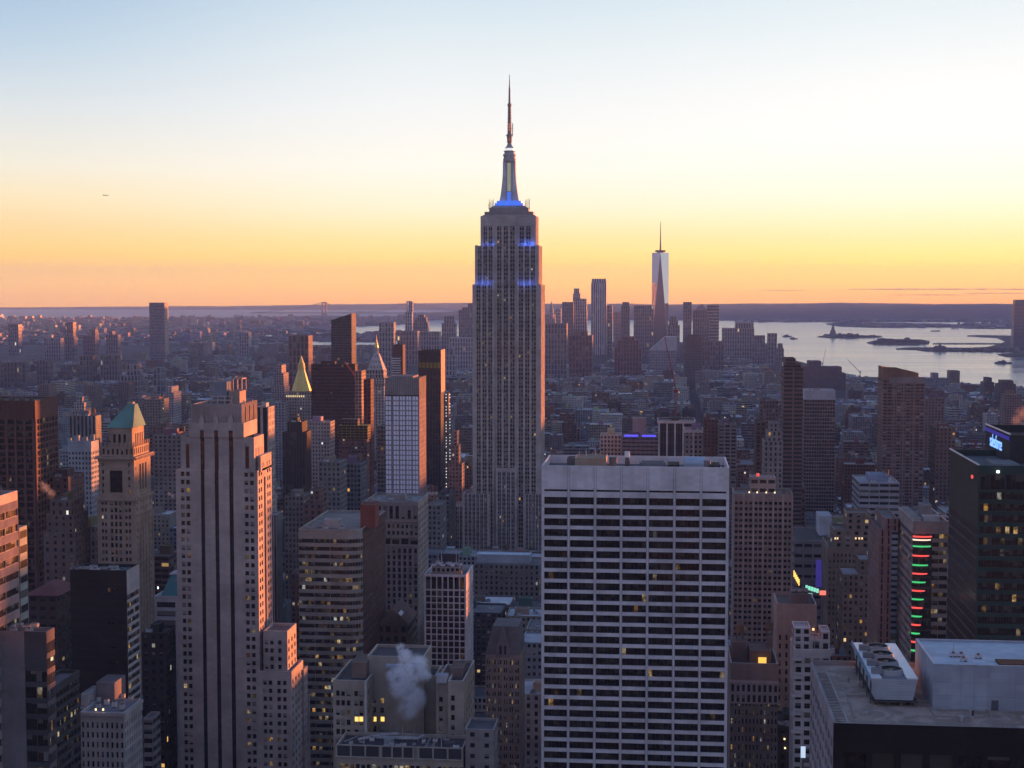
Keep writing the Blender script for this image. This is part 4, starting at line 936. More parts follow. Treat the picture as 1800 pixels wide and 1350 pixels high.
    m2 = MB(); tier(m2, 922, 957, 866, 0, -8, 30, [(925, 954, 5)], sidebays=4, wallc=SPAN); m2.build('shoulder_block', o)
    m2 = MB(); tier(m2, 790, 815, 893, 0, 4, 30, [(793, 813, 3)], sidebays=4, wallc=SPAN); m2.build('shoulder_block', o)
    # top storeys
    m2 = MB(); xm = (X(892, 350)); yc = Y + 17
    def sq(h, za, zb, c, k=1.0, h2=None):
        h2 = h if h2 is None else h2
        P = lambda q: [(xm - q, yc - q * k), (xm + q, yc - q * k), (xm + q, yc + q * k), (xm - q, yc + q * k)]
        m2.frustum(P(h), za, P(h2), zb, c)
    pw = lambda p: (X(892 + p, 350) - xm)
    sq(pw(46), zD - .2, zD + 1.6, STONE, .32); sq(pw(43), zD + 1.6, Z(371), (.30, .26, .25), .32)
    m2.build('cornice', o)
    m2 = MB(); sq(pw(35), Z(371) - .1, Z(364), (.30, .27, .27), .36); sq(pw(33), Z(364), Z(360), (.34, .31, .31), .36, pw(27)); m2.build('observation_deck', o)
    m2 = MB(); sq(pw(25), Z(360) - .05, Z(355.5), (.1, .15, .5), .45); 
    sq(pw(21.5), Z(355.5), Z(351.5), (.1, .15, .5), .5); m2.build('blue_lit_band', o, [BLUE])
    m2 = MB()
    for k in range(22):
        s = -1 if k % 2 else 1; px = s * (28 + (k * 1.7) % 9); m2.cyl(xm + pw(px), yc - 5 + (k * 2.3) % 10, .16, Z(364) - 1, Z(364 - 6 - (k * 3) % 13), (.16, .14, .14), 5)
    m2.build('aerial_cluster', o)
    # mooring mast: four buttress wings round a glazed core
    m2 = MB(); prof = [(352, 17.5), (344, 15.8), (330, 13.8), (315, 12.2), (300, 11.4), (281, 11.2)]
    for (pa, wa), (pb, wb) in zip(prof, prof[1:]):
        for sx in (-1, 1):
            xa0, xa1, xb0, xb1 = sorted((xm + sx * pw(3.6), xm + sx * pw(wa))) + sorted((xm + sx * pw(3.6), xm + sx * pw(wb)))
            m2.frustum([(xa0, yc - 2.6), (xa1, yc - 2.6), (xa1, yc + 2.6), (xa0, yc + 2.6)], Z(pa), [(xb0, yc - 2.6), (xb1, yc - 2.6), (xb1, yc + 2.6), (xb0, yc + 2.6)], Z(pb), (.62, .60, .62), cap=pb == 281)
        for sy in (-1, 1):
            wa_, wb_ = pw(wa) * .8, pw(wb) * .8
            if sy == 1: m2.frustum([(xm - 2, yc + 2), (xm + 2, yc + 2), (xm + 2, yc + wa_), (xm - 2, yc + wa_)], Z(pa), [(xm - 2, yc + 2), (xm + 2, yc + 2), (xm + 2, yc + wb_), (xm - 2, yc + wb_)], Z(pb), (.4, .38, .38))
    m2.cyl(xm, yc, pw(8.4), Z(352), Z(281), (.42, .41, .44), 16)
    m2.build('mooring_mast', o)
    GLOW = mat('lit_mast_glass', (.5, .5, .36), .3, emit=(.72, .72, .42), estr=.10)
    m2 = MB(); zz = Z(335); 
    nrow = 12
    for i in range(nrow):
        za, zb = Z(334) + (Z(284) - Z(334)) * i / nrow, Z(334) + (Z(284) - Z(334)) * (i + .84) / nrow
        m2.box(xm - pw(2.9), xm + pw(2.9), yc - pw(8.4) - .5, yc - pw(8.4) + 1, za, zb, (.5, .5, .36))
    m2.build('mast_glazing', o, [GLOW])
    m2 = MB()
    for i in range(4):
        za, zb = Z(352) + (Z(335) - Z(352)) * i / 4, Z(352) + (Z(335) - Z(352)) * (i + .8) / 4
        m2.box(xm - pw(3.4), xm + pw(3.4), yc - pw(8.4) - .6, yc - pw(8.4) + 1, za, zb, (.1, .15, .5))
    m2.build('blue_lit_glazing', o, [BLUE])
    m2 = MB(); ST = (.44, .42, .44)
    for pa, pb, ra, rb in ((281, 276, 11, 11.6), (276, 272, 10.2, 10.2), (272, 268, 11.4, 11.4), (268, 264, 9, 9), (264, 262, 10, 10)): m2.cyl(xm, yc, pw(ra), Z(pa), Z(pb), ST, 20, pw(rb))
    m2.build('mast_rings', o)
    m2 = MB(); m2.cyl(xm, yc, pw(7.8), Z(262), Z(257.5), (.8, .8, .85), 16); m2.build('beacon_ring', o, [mat('beacon_lamp', (.8, .8, .8), .3, emit=(.95, .9, .85), estr=.28)])
    m2 = MB(); m2.cyl(xm, yc, pw(8.4), Z(257.5), Z(253), ST, 16, pw(5)); m2.cyl(xm, yc, pw(5), Z(253), Z(248), ST, 16, pw(3)); m2.build('dome', o)
    # antenna
    m2 = MB(); seg = [(248, 236, 4.2, 4.6), (236, 233.5, 6, 6), (233.5, 214, 3.4, 3.1), (214, 182, 2.9, 2.4), (182, 178, 3.6, 3.6), (178, 150, 2.0, 1.5), (150, 126, 1.1, .4)]
    for i, (pa, pb, ra, rb) in enumerate(seg): m2.cyl(xm, yc, pw(ra), Z(pa), Z(pb), (.32, .28, .28), 8, pw(rb))
    for i in range(26):
        pa = 246 - i * 2.6; m2.cyl(xm, yc, pw(4.4 - i * .045), Z(pa), Z(pa - .9), (.42, .39, .39) if i % 4 else (.42, .12, .08), 8)
    m2.cyl(xm + pw(5.6), yc, .35, Z(235), Z(213), (.2, .18, .18), 6); m2.bar((xm, yc, Z(233)), (xm + pw(5.6), yc, Z(233)), .5, (.2, .18, .18)); m2.bar((xm, yc, Z(222)), (xm + pw(5.6), yc, Z(222)), .4, (.2, .18, .18))
    m2.build('antenna', o)
    m2 = MB()
    for pa in (243, 239, 226, 221, 216): m2.cyl(xm, yc - pw(3.4), .55, Z(pa), Z(pa - 1.6), (.8, .2, .1), 6)
    m2.build('red_beacon', o, [mat('red_beacon_lamp', (.6, .1, .05), .4, emit=(1, .25, .12), estr=.5)])
    # floodlights on the ledges: lamps with their own light
    def flood(px, py, yo, e, w=None):
        l = bpy.data.lights.new('floodlight', 'POINT'); l.energy = e * ES * .09; l.color = (.05, .16, 1.0); l.shadow_soft_size = .6
        lo = bpy.data.objects.new('floodlight_lamp', l); COL.objects.link(lo); put(lo, (X(px, py), Y + yo, Z(py)), o)
    for px in (839, 846, 853, 861, 914, 921, 929, 937): flood(px, 498.0, -1.4, 1400)
    for px in (850, 859, 866): flood(px, 429.5, .5, 1000)
    for px in (918, 923, 929, 936): flood(px, 429, .5, 2200)
    ws.build(o)
    return reg(o, 790, 957, 126, 965, Y, X(815), X(957), Y - 8, Y + 42, 'the skyscraper with the antenna spire')
spire_tower()

# ------------------------------------------------------------------ right-hand near roof with cooling plant
def roof_terrace_tower():
    Y = 318.; z1 = 168.; x0 = XY(1465, Y, 1268); x1 = x0 + 64; yb = 368.; W = (.17, .15, .165)
    ws = Wins(.02, .3, 0); mb = MB()
    # east flank: slanted openings between broad bands
    L = yb - Y; rh = 3.9; n = 14; r = lambda q: round(q, 3)
    rc = [(r(L * (i + .14) / 9), r(L * (i + .80) / 9), r(z1 - 3.2 - rh * (j + 1) + .9), r(z1 - 3.2 - rh * (j + 1) + 3.2)) for i in range(9) for j in range(n)]
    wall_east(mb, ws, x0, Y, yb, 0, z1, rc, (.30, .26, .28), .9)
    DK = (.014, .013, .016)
    rn = [(r(2.2 + 5.9 * i), r(2.2 + 5.9 * i + 4.6), r(z1 - 15.0 - 12 * j), r(z1 - 6.2 - 12 * j)) for i in range(10) for j in range(3)]
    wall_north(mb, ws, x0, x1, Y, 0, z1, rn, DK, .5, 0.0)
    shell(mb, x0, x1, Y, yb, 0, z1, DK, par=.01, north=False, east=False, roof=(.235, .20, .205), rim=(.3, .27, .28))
    o = mb.build('office_tower'); tag(o, 'dark office block with a broad gravel roof carrying fan units and a grey penthouse', 'office building'); ws.build(o)
    m2 = MB(); m2.quad([(x0 + .6, Y + .3, z1 + .006), (x1 - .6, Y + .3, z1 + .006), (x1 - .6, yb - .6, z1 + .006), (x0 + .6, yb - .6, z1 + .006)], (.2, .2, .2))
    rm = bpy.data.materials.new('gravel_roofing'); rm.use_nodes = True; T = NT(rm.node_tree); b = T.n('ShaderNodeBsdfPrincipled'); oo = T.n('ShaderNodeOutputMaterial'); T.put(oo.inputs[0], b.outputs[0]); b.inputs['Roughness'].default_value = .9
    g = T.n('ShaderNodeNewGeometry'); n1 = T.n('ShaderNodeTexNoise'); T.put(n1.inputs['Vector'], g.outputs['Position']); n1.inputs['Scale'].default_value = .16; n1.inputs['Detail'].default_value = 8; n1.inputs['Distortion'].default_value = 1.2
    n2 = T.n('ShaderNodeTexNoise'); T.put(n2.inputs['Vector'], g.outputs['Position']); n2.inputs['Scale'].default_value = 2.2; n2.inputs['Detail'].default_value = 6
    c1 = T.mix(T.mapr(n1.outputs[0], .42, .6, smooth=True), (.27, .20, .165, 1), (.42, .32, .27, 1)); T.put(b.inputs['Base Color'], T.mix(T.mapr(n2.outputs[0], .35, .65, 0, .35), c1, (.10, .09, .095, 1)))
    m2.build('roof_deck', o, [rm])
    m2 = MB()      # parapet along the eastern and northern edge, rail of the window-cleaning track
    m2.box(x0, x0 + .45, Y, yb, z1 + .01, z1 + .55, (.36, .34, .37)); m2.box(x0 + .46, x1, yb - .5, yb, z1 + .01, z1 + 1.1, (.25, .21, .21)); m2.build('parapet', o)
    m2 = MB()
    m2.box(x0 + 3.0, x0 + 3.2, Y, yb - 6, z1 + .01, z1 + .22, (.5, .48, .5)); m2.box(x0 + 3.2, x0 + 14, yb - 6.2, yb - 6, z1 + .01, z1 + .22, (.4, .38, .4)); m2.build('track_rail', o)
    m2 = MB()
    for i in range(34): y = Y + 1 + i * 1.25; m2.box(x0 + .7, x0 + 2.8, y, y + .22, z1 + .01, z1 + .07, (.10, .09, .1))
    tag(m2.build('track_sleeper', o), kind='stuff')
    # cooling tower: trapezoid trough on legs, four fans
    S = 333.; ca, cb = XY(1531, S, 1196), XY(1613, S, 1196); zt = ZY(1194, S, 1570); zb_ = z1 + 1.2; ye = S + 33; t0, t1 = ca + .9, cb - .9
    m2 = MB(); ST = (.34, .38, .43)
    m2.frustum([(t0, S), (t1, S), (t1, ye), (t0, ye)], zb_, [(ca, S), (cb, S), (cb, ye), (ca, ye)], zt, ST, cap=False)
    m2.quad([(ca, S, zt), (cb, S, zt), (cb, ye, zt), (ca, ye, zt)], (.16, .17, .19))
    for i in range(1, 9):
        f = i / 9; za = zb_ + (zt - zb_) * f; g = .9 * (1 - f); m2.box(ca + g - .02, cb - g + .02, S - .04, S, za - .03, za + .03, (.22, .25, .29))
    o2 = m2.build('cooling_plant', o)
    WP = mat('pale_deck_panel', (.62, .64, .68), .4)
    m2 = MB(); 
    m2.box(ca - .1, ca + 2.3, S, ye, zt + .02, zt + .3, (.62, .64, .68)); m2.box(cb - 2.3, cb + .1, S, ye, zt + .02, zt + .3, (.62, .64, .68)); m2.build('side_deck', o2, [WP])
    m2 = MB(); m2.box(ca - .35, ca - .1, S - .3, ye, zt - .2, zt + .75, (.2, .3, .42)); m2.build('edge_rail', o2)
    cx = (ca + cb) / 2
    for i in range(4):
        y = S + 5.5 + i * 7.2; m2 = MB()
        for k in range(24):
            a, b = 2 * math.pi * k / 24, 2 * math.pi * (k + 1) / 24; P = lambda q, rr, zz: (cx + rr * math.cos(q), y + rr * math.sin(q), zz)
            m2.quad([P(a, 2.9, zt), P(b, 2.9, zt), P(b, 2.6, zt + 1.1), P(a, 2.6, zt + 1.1)], (.30, .30, .31)); m2.quad([P(a, 2.6, zt + 1.1), P(b, 2.6, zt + 1.1), P(b, 2.35, zt + 1.1), P(a, 2.35, zt + 1.1)], (.36, .36, .37))
            m2.quad([P(a, 2.35, zt + 1.1), P(b, 2.35, zt + 1.1), P(b, 2.35, zt + .1), P(a, 2.35, zt + .1)], (.05, .05, .05))
        m2.quad([(cx + 2.34 * math.cos(2 * math.pi * k / 24), y + 2.34 * math.sin(2 * math.pi * k / 24), zt + .12) for k in range(24)], (.02, .02, .02))
        fan = m2.build('fan_cowl', o2)
        m2 = MB()
        for k in range(6):
            a = k * math.pi / 3 + .3 * i; c, s = math.cos(a), math.sin(a)
            m2.quad([(cx + .3 * c - .1 * s, y + .3 * s + .1 * c, zt + .72), (cx + .3 * c + .1 * s, y + .3 * s - .1 * c, zt + .6), (cx + 2.2 * c + .4 * s, y + 2.2 * s - .4 * c, zt + .6), (cx + 2.2 * c - .3 * s, y + 2.2 * s + .3 * c, zt + .75)], (.12, .12, .12))
        m2.cyl(cx, y, .4, zt + .5, zt + .95, (.3, .26, .2), 10); m2.build('fan_blade', fan)
        m2 = MB(); m2.box(ca + .6, ca + 2.9, y - 2.4, y - .8, zt + .3, zt + 1.5, (.2, .2, .22)); m2.bar((ca + 2.9, y - 1.6, zt + 1), (cx, y, zt + .9), .2, (.2, .2, .2)); m2.build('fan_motor', o2)
    m2 = MB()
    for i in range(6):
        for x in (t0 + .3, t1 - .3): m2.bar((x, S + .6 + i * 6.2, z1), (x, S + .6 + i * 6.2, zb_), .35, (.10, .10, .11))
    for i in range(5): m2.bar((ca + .1, S + 1 + i * 6.2, z1 + .1), (ca + .1, S + 1 + i * 6.2, zt - .5), .3, (.09, .09, .1))
    m2.box(t0 - .6, t1 + .8, S - .8, ye, zb_ - .35, zb_ - .05, (.06, .06, .07)); tag(m2.build('support_frame', o2))
    m2 = MB()
    for i in range(9): m2.box(t0 + i * .9, t0 + i * .9 + .5, S + .3 + (i % 3), S + 1.3 + (i % 3), z1, z1 + .5 + .2 * (i % 3), (.16, .12, .11))
    m2.build('pipework', o)
    # grey penthouse
    Q = 331.; pa = XY(1641, Q, 1166); zp = ZY(1167, Q, 1641); pq = 355.
    m2 = MB(); G = (.30, .33, .39); m2.box(pa, x1 - 2, Q, pq, z1, zp, G, par=.5, roof=(.38, .43, .50), rim=(.42, .46, .52))
    for i in range(1, 3): m2.box(pa - .02, x1 - 2, Q - .03, Q, z1 + 3 * i - .05, z1 + 3 * i + .02, (.24, .27, .32))
    for i in range(1, 14): m2.box(pa + i * 2.9 - .03, pa + i * 2.9 + .03, Q - .028, Q, z1 + .1, zp - .1, (.25, .28, .33))
    for i in range(1, 8): m2.box(pa - .028, pa, Q + i * 3 - .03, Q + i * 3 + .03, z1 + .1, zp - .1, (.25, .28, .33))
    o3 = m2.build('penthouse', o)
    m2 = MB()      # railing along the north edge, conduits and a hatch
    for i in range(26): m2.bar((x0 + 4 + i * 2.2, Y + .35, z1), (x0 + 4 + i * 2.2, Y + .35, z1 + .5), .07, (.2, .2, .2))
    m2.bar((x0 + 4, Y + .35, z1 + .5), (x0 + 60, Y + .35, z1 + .5), .07, (.22, .22, .22)); m2.build('railing', o)
    m2 = MB()
    for (ax, ay), (bx_, by_) in (((5, 4), (5, 40)), ((5, 22), (9.5, 22)), ((22, 7), (22, 12)), ((22, 7), (34, 7)), ((34, 7), (34, 12.8))): m2.bar((x0 + ax, Y + ay, z1 + .18), (x0 + bx_, Y + by_, z1 + .18), .22, (.30, .27, .26))
    m2.build('conduit', o)
    m2 = MB(); m2.box(x0 + 6.5, x0 + 8.1, Y + 7, Y + 8.6, z1 + .01, z1 + .7, (.36, .35, .36)); m2.build('roof_hatch', o)
    for ax, ay in ((9, 30), (7, 34), (27, 4), (40, 5), (44, 8)): m2 = MB(); m2.cyl(x0 + ax, Y + ay, .3, z1, z1 + .9, (.3, .3, .31), 8); m2.cyl(x0 + ax, Y + ay, .5, z1 + .9, z1 + 1.2, (.34, .34, .35), 8); m2.build('vent_pipe', o)
    m2 = MB(); xx = XY(1749, Q, 1230); m2.box(xx - .75, xx + .75, Q - .06, Q - .01, z1, z1 + 2.2, (.10, .10, .12)); m2.build('door', o3)
    m2 = MB(); xx = XY(1757, Q + 2, 1160); m2.box(xx, xx + 6, Q + 1.6, Q + 6.4, zp - .48, zp - .1, (.03, .03, .03), roof=(.02, .02, .02)); m2.build('open_shaft', o3)
    for px, y in ((1676, 9), (1690, 9), (1720, 8), (1694, 5)): roof_unit(o3, XY(px, Q + y, 1140), Q + y, zp - .5, 1.6, 1.0, .8, (.4, .44, .5))
    mast(o3, XY(1676, Q + 10, 1140), Q + 10, zp - .5, 2.8, .12)
    m2 = MB(); m2.cyl(XY(1691, Q + 5, 1155), Q + 5, .45, zp - .45, zp - .1, (.8, .8, .8), 12); m2.build('roof_light', o3)
    m2 = MB(); xx = XY(1708, 325, 1250); m2.box(xx - .45, xx + .45, 324.6, 325.4, z1, z1 + 1.9, (.32, .33, .36)); m2.box(xx - .1, xx + .4, 324.5, 324.6, z1 + .5, z1 + 1.7, (.06, .06, .07)); m2.build('vent_box', o)
    m2 = MB()
    for px, py in ((1625, 1198), (1637, 1218)): q = atZ(px, py, z1 + 1.6); m2.cyl(q.x, q.y, .16, z1 + 1.4, z1 + 1.75, (1, 1, 1), 8)
    m2.build('work_lamp', o, [mat('work_lamp_glow', (.9, .9, .9), .4, emit=(1, .97, .9), estr=1.2)])
    return reg(o, 1413, 1800, 1118, 1350, Y, x0, x1, Y, yb, 'the broad roof with the fan units')
roof_terrace_tower()

# dark green glass tower with the lit sign
def green_tower():
    W = (.032, .062, .058); Y = 560.; x0 = XY(1720.5, Y, 818); x1 = x0 + 60; yb = 616.; z1 = ZY(818, Y, 1722)
    ws = Wins(.13, .2, 5); mb = MB(); rh = 4.15; r = lambda q: round(q, 3)
    rc = [(r(.6 + 4.6 * i), r(.6 + 4.6 * i + 4.5), r(z1 - 9.5 - rh * (j + 1) + 1.2), r(z1 - 9.5 - rh * (j + 1) + 3.9)) for i in range(12) for j in range(22)]
    rc += [(r(.8 + 9.0 * i), r(.8 + 9.0 * i + 8.6), r(z1 - 8.8), r(z1 - 3.2)) for i in range(6)]
    wall_north(mb, ws, x0, x1, Y, 0, z1, rc, W, .25)
    shell(mb, x0, x1, Y, yb, 0, z1, W, par=2.5, north=False, east=False, roof=(.10, .11, .12), rim=(.2, .21, .21))
    mb.side((x0, yb), (x0, Y), 0, z1 - 22, (.06, .055, .058, .01), (.47, .36, .1, 3.0, 4.15)); mb.side((x0, yb), (x0, Y), z1 - 22, z1, (.035, .042, .043))
    o = mb.build('glass_tower'); tag(o, 'dark green glass tower with a glowing blue sign near its top', 'skyscraper'); ws.build(o)
    u = 590.; a = XY(1775.5, u, 764); zt = ZY(764, u, 1777); ub = 634.
    m2 = MB(); m2.box(a, a + 40, u, ub, z1 - 2.5, zt, (.028, .038, .042), par=3, roof=(.06, .05, .05), rim=(.2, .21, .21)); up = m2.build('upper_block', o)
    m2 = MB(); m2.box(a - .35, a + .3, u - .3, ub, zt - .02, zt + .4, (.75, .72, .68)); m2.build('coping', up)
    m2 = MB(); m2.box(x0 - .35, x0 + .3, Y - .3, yb, z1 + .01, z1 + .4, (.75, .72, .68)); m2.build('coping', o)
    # the sign faces east
    cu = bpy.data.curves.new('sign_text', 'FONT'); cu.body = 'salesforce'; cu.size = 1.0; cu.extrude = .04; cu.align_x = 'CENTER'; cu.align_y = 'CENTER'
    tmp = bpy.data.objects.new('sign_text', cu); COL.objects.link(tmp); bpy.context.view_layer.update()
    me = bpy.data.meshes.new_from_object(tmp.evaluated_get(bpy.context.evaluated_depsgraph_get())); bpy.data.objects.remove(tmp)
    wd = max(v.co.x for v in me.vertices) - min(v.co.x for v in me.vertices)
    yc, zc = far_Y(1752, a, 778), 0; py0 = far_Y(1763, a, 778); py1 = far_Y(1739, a, 770); span = abs(py1 - py0); k = span / wd * .86
    p = ray(1752, 778); zc = CAMZ + p.z * (a / p.x)
    for v in me.vertices:
        x, y, z = v.co; v.co = (-z * 2, -x * k, y * k * 1.35)
    me.materials.append(mat('blue_sign_glow', (.3, .5, 1), .4, emit=(.20, .42, 1.0), estr=.55))
    so_ = bpy.data.objects.new('lit_sign', me); COL.objects.link(so_); put(so_, (a - .35, yc, zc), up)
    m2 = MB(); m2.box(a - .22, a, u + .5, ub - .5, zc + 3.0, zc + 4.4, (.01, .01, .08)); m2.build('blue_band', up, [mat('blue_band_glow', (.02, .02, .3), .4, emit=(.03, .03, .5), estr=.14)])
    m2 = MB(); m2.box(XY(1745, 575, 800), XY(1790, 575, 800), 572, 588, z1 - 2.5, z1 - .8, (.2, .21, .22)); m2.build('plant_deck', o)
    m2 = MB(); m2.cyl(XY(1755, Y - 1, 829), Y - .4, .55, ZY(831, Y, 1755), ZY(827, Y, 1755), (1, 1, 1), 8); m2.build('work_lamp', o, [mat('white_lamp_glow', (.9, .9, .9), .4, emit=(1, 1, .95), estr=1.0)])
    m2 = MB(); yy = far_Y(1710, x0, 838); q = ray(1710, 838); zz = CAMZ + q.z * (x0 / q.x); m2.box(x0 - .5, x0, yy - .8, yy + .8, zz - .6, zz + .6, (1, .1, .1)); m2.build('red_beacon', o, [mat('red_lamp_glow', (.6, .05, .05), .4, emit=(1, .12, .10), estr=.35)])
    GL = mat('yellow_office_light', (.8, .7, .3), .5, emit=(1, .78, .25), estr=.35)
    return reg(o, 1668, 1800, 745, 1130, Y, x0, x1, Y, yb, 'the dark green glass tower')
green_tower()

# office tower with the red and green light bands on its corner
def banded_tower():
    o, x0, x1, y1, z1 = geo_tower('office_tower', 'office tower', 'grey office tower with curved red and green light bands down its corner', 'the tower with red and green light bands', 1605, 1667, 916, 1140, 700., 44, (.20, .185, .19), 4, 3.85, .47, .27, top=5, side=9, lit=.16, blind=.3, bars=4, west=False, east=True, roof=(.12, .12, .13), swall=(.27, .245, .25), rim=(.4, .38, .38))
    RED = mat('red_light_band', (.5, .02, .02), .4, emit=(1.0, .10, .09), estr=.42); GRN = mat('green_light_band', (.02, .4, .1), .4, emit=(.08, .75, .24), estr=.30); PALE = mat('pale_light_band', (.8, .7, .6), .4, emit=(1, .75, .55), estr=.45)
    ys = [944, 961, 977.5, 994, 1009, 1024, 1039, 1054, 1069, 1084, 1099, 1114, 1129, 1144]; we = [1638, 1636, 1633, 1631, 1630, 1628, 1627, 1625, 1623.5, 1622, 1620, 1618, 1616, 1614]
    def band(py, pr_, m, h=.58, nm='light_band'):
        m2 = MB(); a = x0 - .2; b = XY(pr_, 699, py); z = ZY(py, 699, 1604); n = 8
        for i in range(n):
            s, t = i / n, (i + 1) / n; f = lambda q: (a + (b - a) * q, 699.2 - 1.7 * math.sin(math.pi * (.12 + .8 * q)), z - 1.1 * math.sin(math.pi * q) * .0)
            p, q = f(s), f(t); m2.quad([(p[0], p[1], z), (q[0], q[1], z), (q[0], q[1], z + h), (p[0], p[1], z + h)], (.5, .1, .1)); m2.quad([(p[0], p[1], z + h), (q[0], q[1], z + h), (q[0], 699.9, z + h), (p[0], 699.9, z + h)], (.2, .2, .2))
        m2.build(nm, o, [m])
    for i, (py, w_) in enumerate(zip(ys, we)): band(py, w_, RED if i % 2 == 0 else GRN)
    band(949.5, 1636, PALE, .5)
    # curved glass bay that carries the bands
    m2 = MB(); b = XY(1639, 699, 950); n = 8
    for i in range(n):
        f = lambda q: (x0 + (b - x0) * q, 699.9 - 1.75 * math.sin(math.pi * (.1 + .8 * q)) + .25)
        p, q = f(i / n), f((i + 1) / n); m2.quad([(p[0], p[1], 20), (q[0], q[1], 20), (q[0], q[1], z1 - 6), (p[0], p[1], z1 - 6)], (.05, .05, .055), (.46, .4, .2, .3), [(i, 0), (i + 1, 0), (i + 1, 26), (i, 26)])
    m2.build('curved_bay', o)
    bulkhead(o, XY(1620, 712, 900), XY(1638, 712, 900), 712, 722, z1 - 1.2, 6.8, (.2, .2, .21)); bulkhead(o, XY(1622, 708, 900), XY(1650, 708, 900), 706, 711, z1 - 1.2, 2.6, (.4, .42, .44), 'plant_room')
    for i in range(4): roof_unit(o, XY(1644 + i * 6, 715, 900), 716 + i, z1 - 1.2, 2.4, 2, 1.6, (.42, .44, .47))
    bulkhead(o, x0 + .8, x0 + 4, 703, 740, z1 - 1.2, 2.2, (.3, .28, .28), 'plant_room')
banded_tower()

def right_side():
    o, x0, x1, y1, z1 = geo_tower('apartment_tower', 'apartment tower', 'wide pinkish tower with rows of balconies just right of the pale slab', 'the pinkish balcony tower', 1290, 1394, 868, 1130, 800., 24, (.27, .215, .205), 12, 3.05, .36, .26, top=3.5, side=4, lit=.012, blind=.25, bars=0, depth=.9, roof=(.15, .13, .13), floor=30)
    m2 = MB()
    for i in range(13):
        if i % 2 == 0: xx = x0 + (x1 - x0) * i / 12; m2.box(max(x0, xx - .55), min(x1, xx + .55), 799.0, 800, 30, z1, (.32, .26, .25))
    m2.build('pier', o)
    b = bulkhead(o, XY(1319, 806, 840), XY(1364, 806, 840), 806, 818, z1 - 1.2, ZY(839, 806, 1340) - z1 + 1.2, (.32, .25, .24), 'penthouse', (.38, .2, .2, 5, 4))
    m2 = MB()
    for px in (1317, 1331, 1347, 1362): m2.cyl(XY(px, 804, 862), 804, .35, z1 - .2, z1 + .6, (1, .8, .5), 8)
    m2.build('roof_lamp', o, [mat('warm_roof_lamp', (.9, .8, .6), .5, emit=(1, .75, .42), estr=.6)])
    m2 = MB(); m2.cyl(XY(1332, 808, 834), 808, .8, ZY(838, 806, 1332), ZY(833, 806, 1332), (.8, .1, .1), 8); m2.build('red_beacon', o, [mat('red_roof_lamp', (.6, .05, .05), .5, emit=(1, .10, .08), estr=.3)])
    for i in range(6): roof_unit(o, XY(1372 + i * 3.6, 806, 862), 806 + (i % 3) * 3, z1 - 1.2, 2, 2, 2.2, (.22, .2, .2))
    # beige stepped hotel and its neighbours
    o, x0, x1, y1, z1 = geo_tower('hotel', 'hotel', 'beige stepped brick building with small windows left of the red and green light bands', 'the beige stepped building', 1456, 1546, 962, 1125, 850., 34, (.215, .165, .145), 13, 3.3, .2, .27, top=3, side=9, lit=.05, blind=.7, east=True, west=False, roof=(.13, .11, .11))
    for (L, R, T, Tb, yo) in ((1467, 1545, 932, 962, 3), (1488, 1531, 901, 932, 7)):
        zb, zt = ZY(Tb, 850, 1500) - .9, ZY(T, 850 + yo, 1500); xa, xb = XY(L, 850 + yo, T), XY(R, 850 + yo, T); m2 = MB(); m2.box(xa, xb, 850 + yo, 880 - yo, zb, zt, (.215, .165, .145, .07), (.2, .28, .7, 4.6, 3.3), par=1, roof=(.15, .12, .12)); m2.build('upper_storeys', o)
    m2 = MB()
    for px in (1467, 1471, 1503, 1509, 1514): m2.box(XY(px, 852.8, 944), XY(px + 2.6, 852.8, 944), 852.7, 852.95, ZY(948, 853, px), ZY(944.5, 853, px), (1, .7, .3))
    m2.build('lit_window', o, [mat('warm_window_glow', (.9, .7, .4), .5, emit=(1, .72, .36), estr=.38)])
    tower('office_building', 'office building', 'narrow pinkish brick tower beside the red and green light bands', 'the narrow pinkish tower', [(1546, 1568, 930), (1557, 1580, 912)], 1120, 735., 40, (.25, .17, .165), (.12, .4, .3, 3, 3.8), .01, (.12, .11, .12))
    tower('office_building', 'office building', 'brown setback building with a white roofed hut in front of the beige stepped building', 'the brown setback building', [(1482, 1547, 1010), (1512, 1543, 985), (1533, 1544, 962)], 1125, 800., 24, (.18, .135, .12), (.22, .27, .6, 2.6, 3.3), .06, (.3, .3, .33), step=2)
    tower('office_building', 'office building', 'pale grey plain topped building with narrow bands left of the tall dark apartment tower', 'the pale grey plain block', [(1511, 1581, 848)], 930, 1000., 40, (.30, .30, .335), (.46, .22, .3, 6, 3.9), .02, (.3, .31, .34), swin=(.4, .24, .3, 4, 3.9), west=False)
    # theatre with dark roof, lit street signs
    o, bx = tower('theatre', 'theatre', 'low dark roofed theatre behind the pinkish balcony tower', 'the dark roofed theatre', [(1396, 1462, 950)], 1005, 900., 52, (.22, .20, .215), (.4, .15, .2, 6, 6), .02, (.055, .05, .055), roofs=False)
    bulkhead(o, XY(1440, 925, 920), XY(1462, 925, 920), 925, 945, ZY(950, 900, 1430) - 1, 12, (.38, .40, .46), 'plant_room')
    m2 = MB(); m2.box(XY(1434, 899, 1000), XY(1452, 899, 1000), 898.5, 899.6, ZY(1032, 899, 1440), ZY(985, 899, 1440), (.05, .04, .3)); m2.build('lit_panel', o, [mat('violet_screen_glow', (.1, .08, .5), .5, emit=(.10, .07, .5), estr=.10)])
    # beige tower, white tower below it
    o, x0, x1, y1, z1 = geo_tower('office_building', 'office building', 'beige building with flat blank crown and chimney hut below the green lit street sign', 'the beige blank crowned building', 1366, 1436, 1062, 1200, 660., 24, (.265, .215, .20), 6, 3.8, .16, .3, top=13, side=4, lit=.02, roof=(.1, .09, .09))
